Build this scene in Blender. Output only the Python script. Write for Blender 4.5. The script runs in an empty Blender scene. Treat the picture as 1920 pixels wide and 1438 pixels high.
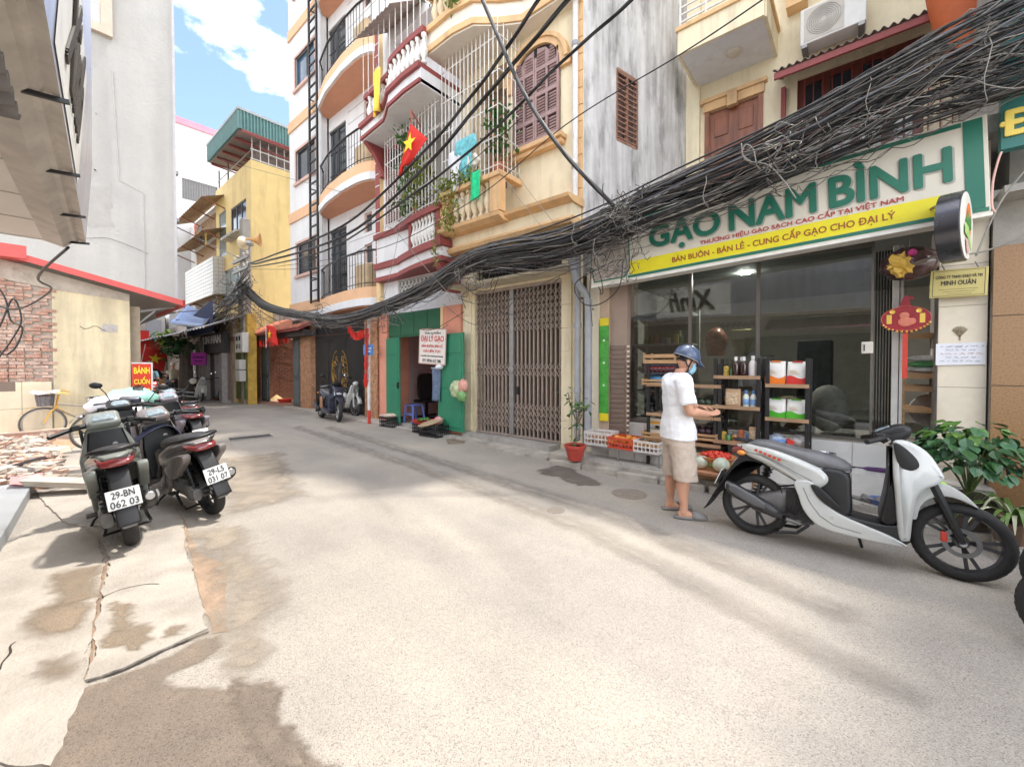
import bpy, bmesh, math, random
from mathutils import Vector, Matrix, noise as mnoise
from mathutils.geometry import tessellate_polygon, interpolate_bezier
DG = bpy.context.evaluated_depsgraph_get()
random.seed(7)
S = bpy.context.scene
COL = S.collection
R = math.radians
# -- camera, sky, sun
YAW, PIT, FOC, CX, CY, EYE = R(40.25), R(1.0), 770.0, 960.0, 699.0, 1.5
cam = bpy.data.cameras.new('camera'); camo = bpy.data.objects.new('camera', cam); COL.objects.link(camo)
cam.sensor_width = 36; cam.lens = 36*FOC/1920; cam.shift_y = -20/1920; cam.clip_end = 2000; cam.clip_start = .05
camo.location = (0, 0, EYE); camo.rotation_euler = (R(90)-PIT, 0, YAW)
S.camera = camo
SUN_EL, SUN_AZ = R(71), R(77)            # azimuth measured from the street axis (+X) towards the shop side (+Y)
wd = bpy.data.worlds.new('World'); S.world = wd; wd.use_nodes = True
nt = wd.node_tree; nt.nodes.clear()
def N(nt, t, **k):
 n = nt.nodes.new(t)
 for a, b in k.items():
  if a in ('op',): n.operation = b
  else: setattr(n, a, b)
 return n
sky = N(nt, 'ShaderNodeTexSky', sky_type='NISHITA', sun_disc=False, sun_elevation=SUN_EL, sun_rotation=R(90)-SUN_AZ, air_density=1.0, dust_density=.5, ozone_density=1.5)
tc = N(nt, 'ShaderNodeTexCoord'); mp = N(nt, 'ShaderNodeMapping'); mp.inputs['Scale'].default_value = (2.2, 2.2, 4.2)
mp.inputs['Location'].default_value = (2.1, 1.7, .5)
cn = N(nt, 'ShaderNodeTexNoise'); cn.inputs['Scale'].default_value = 1.25; cn.inputs['Detail'].default_value = 7; cn.inputs['Roughness'].default_value = .55
cr = N(nt, 'ShaderNodeValToRGB'); cr.color_ramp.elements[0].position = .45; cr.color_ramp.elements[1].position = .74; cr.color_ramp.elements[0].color = (.006, .006, .006, 1)
mx = N(nt, 'ShaderNodeMixRGB'); mx.inputs[2].default_value = (31, 30, 28.6, 1)
bg = N(nt, 'ShaderNodeBackground'); bg.inputs['Strength'].default_value = .05
wo = N(nt, 'ShaderNodeOutputWorld')
L = nt.links.new
L(tc.outputs['Generated'], mp.inputs['Vector']); L(mp.outputs[0], cn.inputs['Vector']); L(cn.outputs['Fac'], cr.inputs[0])
L(cr.outputs[0], mx.inputs[0]); L(sky.outputs[0], mx.inputs[1]); L(mx.outputs[0], bg.inputs['Color']); L(bg.outputs[0], wo.inputs[0])
sl = bpy.data.lights.new('sun', 'SUN'); sl.energy = .85; sl.angle = R(3); sl.color = (1, .95, .87)
so = bpy.data.objects.new('sun', sl); COL.objects.link(so); so.location = (10, 10, 40)
sd = Vector((math.cos(SUN_EL)*math.cos(SUN_AZ), math.cos(SUN_EL)*math.sin(SUN_AZ), math.sin(SUN_EL)))
so.rotation_euler = sd.to_track_quat('Z', 'Y').to_euler()
S.view_settings.view_transform = 'Standard'; S.view_settings.look = 'None'; S.view_settings.gamma = 1
S.view_settings.use_curve_mapping = False
S.view_settings.exposure = 2.7
S.render.engine = 'CYCLES'
S.cycles.max_bounces = 8; S.cycles.diffuse_bounces = 5; S.cycles.glossy_bounces = 4; S.cycles.transparent_max_bounces = 12
S.cycles.use_denoising = True
S.cycles.sample_clamp_indirect = 6
# -- from a photo pixel to a place in the street
_f = Vector((-math.sin(YAW)*math.cos(PIT), math.cos(YAW)*math.cos(PIT), -math.sin(PIT)))
_r = Vector((math.cos(YAW), math.sin(YAW), 0)); _u = _r.cross(_f)
def ray(px, py): return _f + _r*((px-CX)/FOC) - _u*((py-CY)/FOC)
def W(px, py, Y):                          # on the plane Y = const (parallel to the right-hand facades): X, Z
 d = ray(px, py); t = Y/d.y; return d.x*t, EYE+d.z*t
def V(px, py, X):                          # on the plane X = const: Y, Z
 d = ray(px, py); t = X/d.x; return d.y*t, EYE+d.z*t
def G(px, py, h=0.0):                      # on the ground (or a level h): X, Y
 d = ray(px, py); t = (h-EYE)/d.z; return d.x*t, d.y*t
# -- materials
MATS = {}
def _val(n, *a): return n
def mat(name, col, rough=.65, var=.12, scale=6.0, bump=.0, bscale=40.0, metal=0.0, coat=0.0, stain=None, stain_amt=.0, stain_scale=(2.5, 2.5, .5), local=False, spec=.5, grain=None, alpha=None, trans=0.0):
 if name in MATS: return MATS[name]
 m = bpy.data.materials.new(name); MATS[name] = m; m.use_nodes = True
 t = m.node_tree; b = t.nodes['Principled BSDF']; l = t.links.new
 b.inputs['Roughness'].default_value = rough; b.inputs['Metallic'].default_value = metal
 b.inputs['Coat Weight'].default_value = coat; b.inputs['Coat Roughness'].default_value = .08
 b.inputs['Specular IOR Level'].default_value = spec
 if trans: b.inputs['Transmission Weight'].default_value = trans
 if local:
  g = N(t, 'ShaderNodeTexCoord'); vec = g.outputs['Object']
 else:
  g = N(t, 'ShaderNodeNewGeometry'); vec = g.outputs['Position']
 c1 = Vector(col)
 n = N(t, 'ShaderNodeTexNoise'); n.inputs['Scale'].default_value = scale; n.inputs['Detail'].default_value = 5; n.inputs['Roughness'].default_value = .6
 l(vec, n.inputs['Vector'])
 r = N(t, 'ShaderNodeValToRGB'); e = r.color_ramp.elements
 e[0].position = .3; e[1].position = .7
 a = c1*(1-var); bb = c1*(1+var*.7)
 e[0].color = (*a, 1); e[1].color = (*[min(1, x) for x in bb], 1)
 l(n.outputs['Fac'], r.inputs[0]); out = r.outputs[0]
 if grain:                                # stretched grain (wood, brushed dirt): (sx, sy, sz, amount)
  mp = N(t, 'ShaderNodeMapping'); mp.inputs['Scale'].default_value = grain[:3]; l(vec, mp.inputs[0])
  gn = N(t, 'ShaderNodeTexNoise'); gn.inputs['Scale'].default_value = 1; gn.inputs['Detail'].default_value = 6; l(mp.outputs[0], gn.inputs['Vector'])
  mm = N(t, 'ShaderNodeMixRGB', blend_type='MULTIPLY'); mm.inputs[0].default_value = grain[3]
  rr = N(t, 'ShaderNodeValToRGB'); rr.color_ramp.elements[0].position = .35; rr.color_ramp.elements[1].position = .62
  rr.color_ramp.elements[0].color = (.25, .22, .2, 1)
  l(gn.outputs['Fac'], rr.inputs[0]); l(out, mm.inputs[1]); l(rr.outputs[0], mm.inputs[2]); out = mm.outputs[0]
 if stain:
  mp = N(t, 'ShaderNodeMapping'); mp.inputs['Scale'].default_value = stain_scale; l(vec, mp.inputs[0])
  s = N(t, 'ShaderNodeTexNoise'); s.inputs['Scale'].default_value = 1; s.inputs['Detail'].default_value = 8; s.inputs['Roughness'].default_value = .68
  l(mp.outputs[0], s.inputs['Vector'])
  sr = N(t, 'ShaderNodeValToRGB'); sr.color_ramp.elements[0].position = .5; sr.color_ramp.elements[1].position = .72
  sm = N(t, 'ShaderNodeMath', op='MULTIPLY'); sm.inputs[1].default_value = stain_amt
  l(s.outputs['Fac'], sr.inputs[0]); l(sr.outputs[0], sm.inputs[0])
  mx = N(t, 'ShaderNodeMixRGB'); mx.inputs[2].default_value = (*stain, 1)
  l(sm.outputs[0], mx.inputs[0]); l(out, mx.inputs[1]); out = mx.outputs[0]
 l(out, b.inputs['Base Color'])
 rn = N(t, 'ShaderNodeMapRange'); rn.inputs['To Min'].default_value = max(0.02, rough-.1); rn.inputs['To Max'].default_value = min(1, rough+.12)
 l(n.outputs['Fac'], rn.inputs['Value']); l(rn.outputs[0], b.inputs['Roughness'])
 if bump:
  bn = N(t, 'ShaderNodeTexNoise'); bn.inputs['Scale'].default_value = bscale; bn.inputs['Detail'].default_value = 4; l(vec, bn.inputs['Vector'])
  bp = N(t, 'ShaderNodeBump'); bp.inputs['Strength'].default_value = bump; bp.inputs['Distance'].default_value = .02
  l(bn.outputs['Fac'], bp.inputs['Height']); l(bp.outputs[0], b.inputs['Normal'])
 if alpha is not None: b.inputs['Alpha'].default_value = alpha
 return m
def emit(name, col, s):
 m = bpy.data.materials.new(name); m.use_nodes = True; b = m.node_tree.nodes['Principled BSDF']
 b.inputs['Base Color'].default_value = (*col, 1); b.inputs['Emission Color'].default_value = (*col, 1); b.inputs['Emission Strength'].default_value = s
 return m
def glass(name, tint=(.75, .8, .78), refl=.9, thru=.75):
 m = bpy.data.materials.new(name); m.use_nodes = True; t = m.node_tree; t.nodes.clear(); l = t.links.new
 o = N(t, 'ShaderNodeOutputMaterial'); g = N(t, 'ShaderNodeBsdfGlossy'); g.inputs['Roughness'].default_value = .015; g.inputs['Color'].default_value = (refl, refl, refl, 1)
 tr = N(t, 'ShaderNodeBsdfTransparent'); tr.inputs['Color'].default_value = (*[x*thru for x in tint], 1)
 fr = N(t, 'ShaderNodeFresnel'); fr.inputs['IOR'].default_value = 1.95
 mx = N(t, 'ShaderNodeMixShader'); l(fr.outputs[0], mx.inputs[0]); l(tr.outputs[0], mx.inputs[1]); l(g.outputs[0], mx.inputs[2]); l(mx.outputs[0], o.inputs[0])
 return m
# -- mesh helpers
ORG = {}
def catmull(p, n=6, closed=False):
 p = [Vector(a) for a in p]; out = []; m = len(p)
 for i in range(m if closed else m-1):
  a, b, c, d = (p[(i-1) % m], p[i], p[(i+1) % m], p[(i+2) % m]) if closed else (p[max(i-1, 0)], p[i], p[i+1], p[min(i+2, m-1)])
  for k in range(n):
   t = k/n
   out.append(.5*((2*b)+(c-a)*t+(2*a-5*b+4*c-d)*t*t+(3*b-a-3*c+d)*t**3))
 if not closed: out.append(p[-1])
 return out
class MB:
 def __init__(s): s.v = []; s.f = []
 def add(s, vs, fs):
  o = len(s.v); s.v += [Vector(a) for a in vs]; s.f += [tuple(i+o for i in f) for f in fs]; return s
 def quad(s, *p): return s.add(p, [tuple(range(len(p)))])
 def box(s, x0, x1, y0, y1, z0, z1):
  if x0 > x1: x0, x1 = x1, x0
  if y0 > y1: y0, y1 = y1, y0
  if z0 > z1: z0, z1 = z1, z0
  return s.add([(x0, y0, z0), (x1, y0, z0), (x1, y1, z0), (x0, y1, z0), (x0, y0, z1), (x1, y0, z1), (x1, y1, z1), (x0, y1, z1)],
                     [(0, 3, 2, 1), (4, 5, 6, 7), (0, 1, 5, 4), (1, 2, 6, 5), (2, 3, 7, 6), (3, 0, 4, 7)])
 def obox(s, c, size, rot=None):
  m = MB().box(-size[0]/2, size[0]/2, -size[1]/2, size[1]/2, -size[2]/2, size[2]/2)
  M = rot if rot is not None else Matrix.Identity(3)
  return s.add([M @ a + Vector(c) for a in m.v], m.f)
 def beam(s, a, b, w, h=None):              # square bar from a to b
  a, b = Vector(a), Vector(b); d = b-a
  q = d.to_track_quat('Z', 'Y' if abs(d.normalized().y) < .9 else 'X').to_matrix()
  return s.obox((a+b)/2, (w, h or w, d.length), q)
 def tube(s, pts, r, n=6, closed=False, cap=True):
  pts = [Vector(p) for p in pts]; m = len(pts); rs = r if isinstance(r, (list, tuple)) else [r]*m
  o = len(s.v); prev = None
  for i in range(m):
   a = pts[(i-1) % m] if closed or i else pts[i]; b = pts[(i+1) % m] if closed or i < m-1 else pts[i]
   d = (b-a); d = d.normalized() if d.length > 1e-9 else Vector((0, 0, 1))
   if prev is None:
    x = d.orthogonal().normalized()
   else:
    x = prev-d*prev.dot(d); x = x.normalized() if x.length > 1e-6 else d.orthogonal().normalized()
   prev = x; y = d.cross(x)
   for k in range(n):
    t = 2*math.pi*k/n; s.v.append(pts[i]+(x*math.cos(t)+y*math.sin(t))*rs[i])
  for i in range(m if closed else m-1):
   j = (i+1) % m
   for k in range(n):
    s.f.append((o+i*n+k, o+i*n+(k+1) % n, o+j*n+(k+1) % n, o+j*n+k))
  if cap and not closed:
   s.f.append(tuple(o+k for k in reversed(range(n)))); s.f.append(tuple(o+(m-1)*n+k for k in range(n)))
  return s
 def lathe(s, prof, c=(0, 0, 0), n=12, axis='Z', M=None):  # prof: (radius, height)
  o = len(s.v); c = Vector(c)
  for (r, h) in prof:
   for k in range(n):
    t = 2*math.pi*k/n; p = Vector((r*math.cos(t), r*math.sin(t), h))
    if axis == 'Y': p = Vector((p.x, p.z, -p.y))
    if axis == 'X': p = Vector((p.z, p.x, p.y))
    if M is not None: p = M @ p
    s.v.append(p+c)
  for i in range(len(prof)-1):
   for k in range(n):
    s.f.append((o+i*n+k, o+i*n+(k+1) % n, o+(i+1)*n+(k+1) % n, o+(i+1)*n+k))
  if (Vector(prof[0])-Vector(prof[-1])).length < 1e-6: return s
  if prof[0][0] > 1e-6: s.f.append(tuple(o+k for k in reversed(range(n))))
  if prof[-1][0] > 1e-6: s.f.append(tuple(o+(len(prof)-1)*n+k for k in range(n)))
  return s
 def prism(s, poly, a, b, axis='Z'):        # polygon extruded from a to b along axis; poly in the other two (XY, XZ or YZ)
  n = len(poly); o = len(s.v)
  for h in (a, b):
   for p in poly:
    s.v.append(Vector({'Z': (p[0], p[1], h), 'Y': (p[0], h, p[1]), 'X': (h, p[0], p[1])}[axis]))
  s.f.append(tuple(o+i for i in range(n))); s.f.append(tuple(o+n+i for i in reversed(range(n))))
  for i in range(n):
   j = (i+1) % n; s.f.append((o+i, o+n+i, o+n+j, o+j))
  return s
 def rings(s, rs, closed=False, cap=True):  # loft through rings of equal length
  o = len(s.v); n = len(rs[0])
  for r in rs: s.v += [Vector(p) for p in r]
  m = len(rs)
  for i in range(m if closed else m-1):
   j = (i+1) % m
   for k in range(n): s.f.append((o+i*n+k, o+i*n+(k+1) % n, o+j*n+(k+1) % n, o+j*n+k))
  if cap and not closed:
   s.f.append(tuple(o+k for k in reversed(range(n)))); s.f.append(tuple(o+(m-1)*n+k for k in range(n)))
  return s
 def sheet(s, fn, nu, nv):                  # fn(u,v) -> point, open grid
  o = len(s.v)
  for i in range(nu+1):
   for j in range(nv+1): s.v.append(Vector(fn(i/nu, j/nv)))
  for i in range(nu):
   for j in range(nv):
    a = o+i*(nv+1)+j; s.f.append((a, a+nv+1, a+nv+2, a+1))
  return s
 def ball(s, c, r, n=10, m=7, sq=(1, 1, 1), jit=0):
  o = len(s.v); c = Vector(c)
  for i in range(1, m):
   a = math.pi*i/m
   for k in range(n):
    t = 2*math.pi*k/n; q = 1+random.uniform(-jit, jit)
    s.v.append(c+Vector((math.sin(a)*math.cos(t)*r*sq[0], math.sin(a)*math.sin(t)*r*sq[1], math.cos(a)*r*sq[2]))*q)
  s.v.append(c+Vector((0, 0, r*sq[2]))); s.v.append(c-Vector((0, 0, r*sq[2]))); T = len(s.v)-2
  for i in range(m-2):
   for k in range(n): s.f.append((o+i*n+k, o+(i+1)*n+k, o+(i+1)*n+(k+1) % n, o+i*n+(k+1) % n))
  for k in range(n):
   s.f.append((T, o+k, o+(k+1) % n)); s.f.append((T+1, o+(m-2)*n+(k+1) % n, o+(m-2)*n+k))
  return s
 def mesh(s, name, m, smooth=False, shift=None):
  me = bpy.data.meshes.new(name); vs = s.v if shift is None else [a-shift for a in s.v]
  me.from_pydata([tuple(a) for a in vs], [], s.f); me.validate()
  bm = bmesh.new(); bm.from_mesh(me); bmesh.ops.recalc_face_normals(bm, faces=bm.faces[:]); bm.to_mesh(me); bm.free()
  if m is not None: me.materials.append(m)
  if smooth:
   me.shade_smooth() if smooth is True else me.set_sharp_from_angle(angle=R(smooth))
  return me
 def build(s, name, m, parent=None, smooth=False, bevel=0, kind=None, subsurf=0, solid=0, label=None):
  org = ORG.get(parent.name, Vector((0, 0, 0))) if parent is not None else None
  me = s.mesh(name, m, smooth, org if parent is not None and org.length > 0 else None)
  o = bpy.data.objects.new(name, me); COL.objects.link(o)
  if parent is not None:
   o.parent = parent; ORG[o.name] = org
  if solid:
   md = o.modifiers.new('solid', 'SOLIDIFY'); md.thickness = solid; md.offset = 0
  if bevel:
   md = o.modifiers.new('bevel', 'BEVEL'); md.width = bevel; md.segments = 2; md.limit_method = 'ANGLE'; md.angle_limit = R(40)
  if subsurf:
   md = o.modifiers.new('sub', 'SUBSURF'); md.levels = md.render_levels = subsurf
  if kind: o['kind'] = kind
  if label: o['label'] = label
  return o
def tag(o, label=None, cat=None, group=None, kind=None):
 if label: o['label'] = label
 if cat: o['category'] = cat
 if group: o['group'] = group
 if kind: o['kind'] = kind
 return o
def thing(name, label, cat, loc=(0, 0, 0), rz=0.0, group=None):
 o = bpy.data.objects.new(name, None); COL.objects.link(o); o.empty_display_size = .1
 o.location = loc; o.rotation_euler = (0, 0, rz); return tag(o, label, cat, group)
def wthing(name, label, cat, loc, group=None):     # parts of this thing are modelled in world coordinates
 o = thing(name, label, cat, loc, 0, group); ORG[o.name] = Vector(loc); return o
def inst(o, parent, loc, rot=None, scale=None, name=None):   # another piece that shares the mesh of a piece already built (in its parent's space)
 c = o.copy(); COL.objects.link(c); c.parent = parent; c.location = loc
 if rot is not None: c.rotation_euler = rot
 if scale is not None: c.scale = scale
 return c
def copy_tree(o, parent=None):
 c = o.copy(); COL.objects.link(c); c.parent = parent
 for ch in list(o.children): copy_tree(ch, c)
 return c
def pieces(name, mesh, parent, places):              # many alike pieces of one parent: places = (loc, rot, scale), all in world axes
 org = ORG.get(parent.name, Vector((0, 0, 0))); out = []
 for p in places:
  loc, rot, sc = (list(p)+[None, None])[:3] if isinstance(p, (list, tuple)) and isinstance(p[0], (list, tuple, Vector)) else (p, None, None)
  o = bpy.data.objects.new(name, mesh); COL.objects.link(o); o.parent = parent; o.location = Vector(loc)-org
  if rot is not None: o.rotation_euler = rot
  if sc is not None: o.scale = sc
  ORG[o.name] = org; out.append(o)
 return out
TXT = {}
def text(body, m, parent, loc, rot, width=None, height=None, depth=.004, bold=.0, name='lettering', spacing=1.0, shear=0.0, align='CENTER'):
 key = (body, bold, spacing, shear, align)
 c = bpy.data.curves.new(name, 'FONT'); c.body = body; c.size = 1; c.align_x = align; c.align_y = 'CENTER'; c.offset = 0; c.resolution_u = 4
 c.space_character = spacing; c.shear = shear; c.space_line = 1.15
 o = bpy.data.objects.new(name, c); polys = []
 for sp in o.to_curve(DG).splines:
  b = sp.bezier_points; q = []
  for i in range(len(b)): q += interpolate_bezier(b[i].co, b[i].handle_right, b[(i+1) % len(b)].handle_left, b[(i+1) % len(b)].co, 5)[:-1]
  q = [v for i, v in enumerate(q) if (v-q[i-1]).length > 1e-5]; polys.append((sum(q[i-1].x*q[i].y-q[i].x*q[i-1].y for i in range(len(q)))/2, q))
 def inside(p, q):
  r = False
  for i in range(len(q)):
   a, d = q[i-1], q[i]
   if (a.y > p.y) != (d.y > p.y) and p.x < (d.x-a.x)*(p.y-a.y)/(d.y-a.y)+a.x: r = not r
  return r
 mb = MB(); n_ = 0
 for a, q in polys:
  if any(s_*a < 0 and abs(s_) > abs(a) and inside(q[0], h) for s_, h in polys): continue
  hs = [h for s_, h in polys if s_*a < 0 and abs(s_) < abs(a) and inside(h[0], q)]; loops = [q]+hs; n_ += 1
  mb.add([(v.x, v.y, .0004*(n_ % 3)) for l_ in loops for v in l_], [t for t in tessellate_polygon(loops)])
 me = bpy.data.meshes.new(name); me.from_pydata([tuple(v) for v in mb.v], [], mb.f); me.validate()
 bpy.data.objects.remove(o)
 xs = [v.co.x for v in me.vertices]; ys = [v.co.y for v in me.vertices]
 w, h = max(xs)-min(xs), max(ys)-min(ys); cx, cy = (max(xs)+min(xs))/2, (max(ys)+min(ys))/2
 sx = width/w if width else None; sy = height/h if height else None
 sx = sx or sy; sy = sy or sx
 for v in me.vertices: v.co = Vector(((v.co.x-cx)*sx, (v.co.y-cy)*sy, v.co.z))
 if bold:
  bm = bmesh.new()
  for i, (a, b) in enumerate(((0, 0), (1, 0), (-1, 0), (0, 1), (0, -1), (.7, .7), (-.7, -.7), (.7, -.7), (-.7, .7))):
   k = len(bm.verts); bm.from_mesh(me); bm.verts.ensure_lookup_table()
   for v in bm.verts[k:]: v.co += Vector((a*bold*sx, b*bold*sy, i*.0002))
  bm.to_mesh(me); bm.free()
 if depth:
  bm = bmesh.new(); bm.from_mesh(me); r = bmesh.ops.extrude_face_region(bm, geom=bm.faces[:])
  for v in r['geom']:
   if isinstance(v, bmesh.types.BMVert): v.co.z += depth
  bmesh.ops.recalc_face_normals(bm, faces=bm.faces[:]); bm.to_mesh(me); bm.free()
 me.materials.clear(); me.materials.append(m)
 t = bpy.data.objects.new(name, me); COL.objects.link(t)
 org = ORG.get(parent.name, Vector((0, 0, 0))) if parent is not None else Vector((0, 0, 0))
 t.parent = parent; t.location = Vector(loc)-org; t.rotation_euler = rot; ORG[t.name] = org
 return t
FACE_S = (R(90), 0, 0)          # lettering that faces the road from the right-hand facades
FACE_E = (R(90), 0, R(90))      # lettering on walls that face up the street
def wall(mb, mp, u0, u1, z0, z1, holes=(), reveal=.15):   # face with openings and their reveals; mp(u, z, depth) -> point
 us = sorted({u0, u1, *[min(max(h[i], u0), u1) for h in holes for i in (0, 1)]}); zs = sorted({z0, z1, *[min(max(h[i], z0), z1) for h in holes for i in (2, 3)]})
 for a, b in zip(us, us[1:]):
  for c, d in zip(zs, zs[1:]):
   mu, mz = (a+b)/2, (c+d)/2
   if any(h[0] < mu < h[1] and h[2] < mz < h[3] for h in holes): continue
   mb.quad(mp(a, c, 0), mp(b, c, 0), mp(b, d, 0), mp(a, d, 0))
 for h in holes:
  a, b, c, d = h[:4]; k = h[4] if len(h) > 4 else reveal
  mb.quad(mp(a, c, 0), mp(a, d, 0), mp(a, d, k), mp(a, c, k)); mb.quad(mp(b, c, 0), mp(b, d, 0), mp(b, d, k), mp(b, c, k))
  mb.quad(mp(a, d, 0), mp(b, d, 0), mp(b, d, k), mp(a, d, k)); mb.quad(mp(a, c, 0), mp(b, c, 0), mp(b, c, k), mp(a, c, k))
 return mb
def mpS(Y): return lambda u, z, d: (u, Y+d, z)
def mpE(X): return lambda u, z, d: (X-d, u, z)
def window(parent, mp, u0, u1, z0, z1, d, frame, pane, bars=(1, 1), w=.05, name='window'):
 m = MB(); q = lambda a, b, c, e, k0, k1: m.box(*[x for p in zip(mp(a, c, k0), mp(b, e, k1)) for x in p])
 q(u0, u1, z0, z0+w, d, d+.05); q(u0, u1, z1-w, z1, d, d+.05); q(u0, u0+w, z0+w, z1-w, d, d+.05); q(u1-w, u1, z0+w, z1-w, d, d+.05)
 for i in range(1, bars[0]): c = u0+(u1-u0)*i/bars[0]; q(c-w/2, c+w/2, z0+w, z1-w, d+.003, d+.047)
 for i in range(1, bars[1]): c = z0+(z1-z0)*i/bars[1]; q(u0+w, u1-w, c-w/3, c+w/3, d+.006, d+.044)
 f = m.build(name, frame, parent)
 MB().quad(mp(u0+w, z0+w, d+.025), mp(u1-w, z0+w, d+.025), mp(u1-w, z1-w, d+.025), mp(u0+w, z1-w, d+.025)).build('pane', pane, f)
 return f
def ell(n=16, a=1.0, b=1.0, p=2.0):
 out = []
 for k in range(n):
  t = 2*math.pi*k/n; c, s = math.cos(t), math.sin(t)
  out.append((a*math.copysign(abs(c)**(2/p), c), b*math.copysign(abs(s)**(2/p), s)))
 return out
def loft(secs, n=16, steps=4, mb=None, flip=None):
 """body lofted along X: secs = (x, zbottom, ztop, halfwidth, exponent[, shift in x between bottom and top])"""
 S_ = [Vector((a[0], a[1], a[2], a[3])) for a in secs]
 P = [a[4] if len(a) > 4 else 2.5 for a in secs]; Q = [a[5] if len(a) > 5 else 0.0 for a in secs]
 rs = []; m = len(secs)
 for i in range(m-1):
  for k in range(steps):
   t = k/steps; a, b, c, d = S_[max(i-1, 0)], S_[i], S_[i+1], S_[min(i+2, m-1)]
   v = .5*((2*b)+(c-a)*t+(2*a-5*b+4*c-d)*t*t+(3*b-a-3*c+d)*t**3)
   rs.append((v, P[i]*(1-t)+P[i+1]*t, Q[i]*(1-t)+Q[i+1]*t))
 rs.append((S_[-1], P[-1], Q[-1]))
 rings = []
 for v, p, q in rs:
  x, zb, zt, hw = v; zc, hh = (zb+zt)/2, max((zt-zb)/2, .001); hw = max(hw, .001)
  rings.append([(x+q*(e[1]/hh)*.5, e[0], zc+e[1]) for e in ell(n, hw, hh, p)])
 mb = mb or MB(); return mb.rings(rings)
# == materials used all over
cream = mat('cream_paint', (.8, .7, .49), .75, .08, 3, .15, 60, stain=(.42, .34, .22), stain_amt=.5, stain_scale=(3.5, 3.5, .45))
orange = mat('ochre_trim', (.72, .46, .23), .7, .12, 4, .15, 60, stain=(.36, .24, .14), stain_amt=.55, stain_scale=(4, 4, .8))
white = mat('white_plaster', (.78, .77, .75), .75, .05, 3, .12, 50, stain=(.5, .48, .45), stain_amt=.22)
whitec = mat('clean_white_paint', (.72, .72, .73), .7, .05, 3, .05, 50, stain=(.42, .39, .36), stain_amt=.38, stain_scale=(3.5, 3.5, .4))
maroon = mat('maroon_paint', (.27, .06, .055), .6, .15, 5, .1, 60)
salmon = mat('salmon_paint', (.72, .3, .2), .7, .1, 4, .12, 50, stain=(.45, .25, .18), stain_amt=.3)
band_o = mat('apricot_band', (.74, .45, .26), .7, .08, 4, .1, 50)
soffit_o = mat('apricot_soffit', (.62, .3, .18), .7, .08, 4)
dgreen = mat('green_door_paint', (.03, .22, .12), .45, .12, 5, .08, 30, stain=(.02, .1, .06), stain_amt=.3)
steel = mat('grey_steel', (.3, .29, .28), .45, .15, 8, metal=.6)
blackm = mat('black_metal', (.013, .013, .015), .45, .2, 8)
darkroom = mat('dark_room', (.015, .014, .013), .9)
dglass = mat('dark_window_glass', (.03, .04, .05), .06, .2, 1.5, spec=.8)
bglass = mat('blue_window_glass', (.06, .13, .22), .06, .3, 2, spec=.8)
wframe = mat('dark_window_frame', (.045, .045, .05), .4)
conc = mat('grey_concrete', (.36, .34, .31), .9, .18, 5, .35, 60, stain=(.2, .18, .16), stain_amt=.5, stain_scale=(3, 3, 3))
rawconc = mat('weathered_plaster', (.66, .65, .64), .9, .12, 3, .3, 40, stain=(.13, .125, .12), stain_amt=.95, stain_scale=(2.6, 2.6, .7), grain=(7, 7, .6, .4))
wood = mat('varnished_wood', (.3, .1, .045), .4, .2, 4, .05, 30, grain=(14, 14, 1.2, .5))
pine = mat('pale_crate_wood', (.5, .3, .15), .65, .2, 5, .1, 40, grain=(3, 3, 30, .35))
greypipe = mat('grey_pipe', (.33, .34, .36), .5, .15, 6)
cable_m = mat('black_cable', (.024, .0235, .024), .42, .3, 8)
cable_g = mat('dusty_cable', (.105, .09, .08), .7, .35, 9)
cable_w = mat('pale_cable', (.26, .245, .22), .6, .2, 9)
barw = mat('white_bars', (.72, .7, .66), .5, .12, 9, stain=(.35, .2, .12), stain_amt=.3)
stoneb = mat('cream_baluster', (.7, .58, .4), .75, .12, 8, .2, 60)
whiteb = mat('white_baluster', (.74, .72, .68), .75, .1, 8, .2, 60)
leafm = mat('leaf_green', (.07, .17, .04), .45, .45, 9, spec=.4)
leafd = mat('leaf_dark', (.04, .12, .035), .3, .45, 6, local=True, spec=.5)
leafy = mat('leaf_yellowish', (.22, .27, .05), .5, .4, 7)
redm = mat('red_plastic', (.6, .05, .03), .4, .12, 8)
redc = mat('red_cloth', (.62, .03, .02), .8, .12, 8)
yelc = mat('yellow_star', (.85, .6, .03), .7, .05)
blackp = mat('black_plastic', (.012, .012, .013), .45, .25, 9, local=True)
tyre = mat('tyre_rubber', (.024, .023, .0225), .8, .3, 12, .2, 60, local=True)
chrome = mat('chrome', (.7, .7, .7), .18, .05, metal=1, local=True)
alu = mat('aluminium', (.55, .55, .56), .35, .1, metal=.9, local=True)
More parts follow.
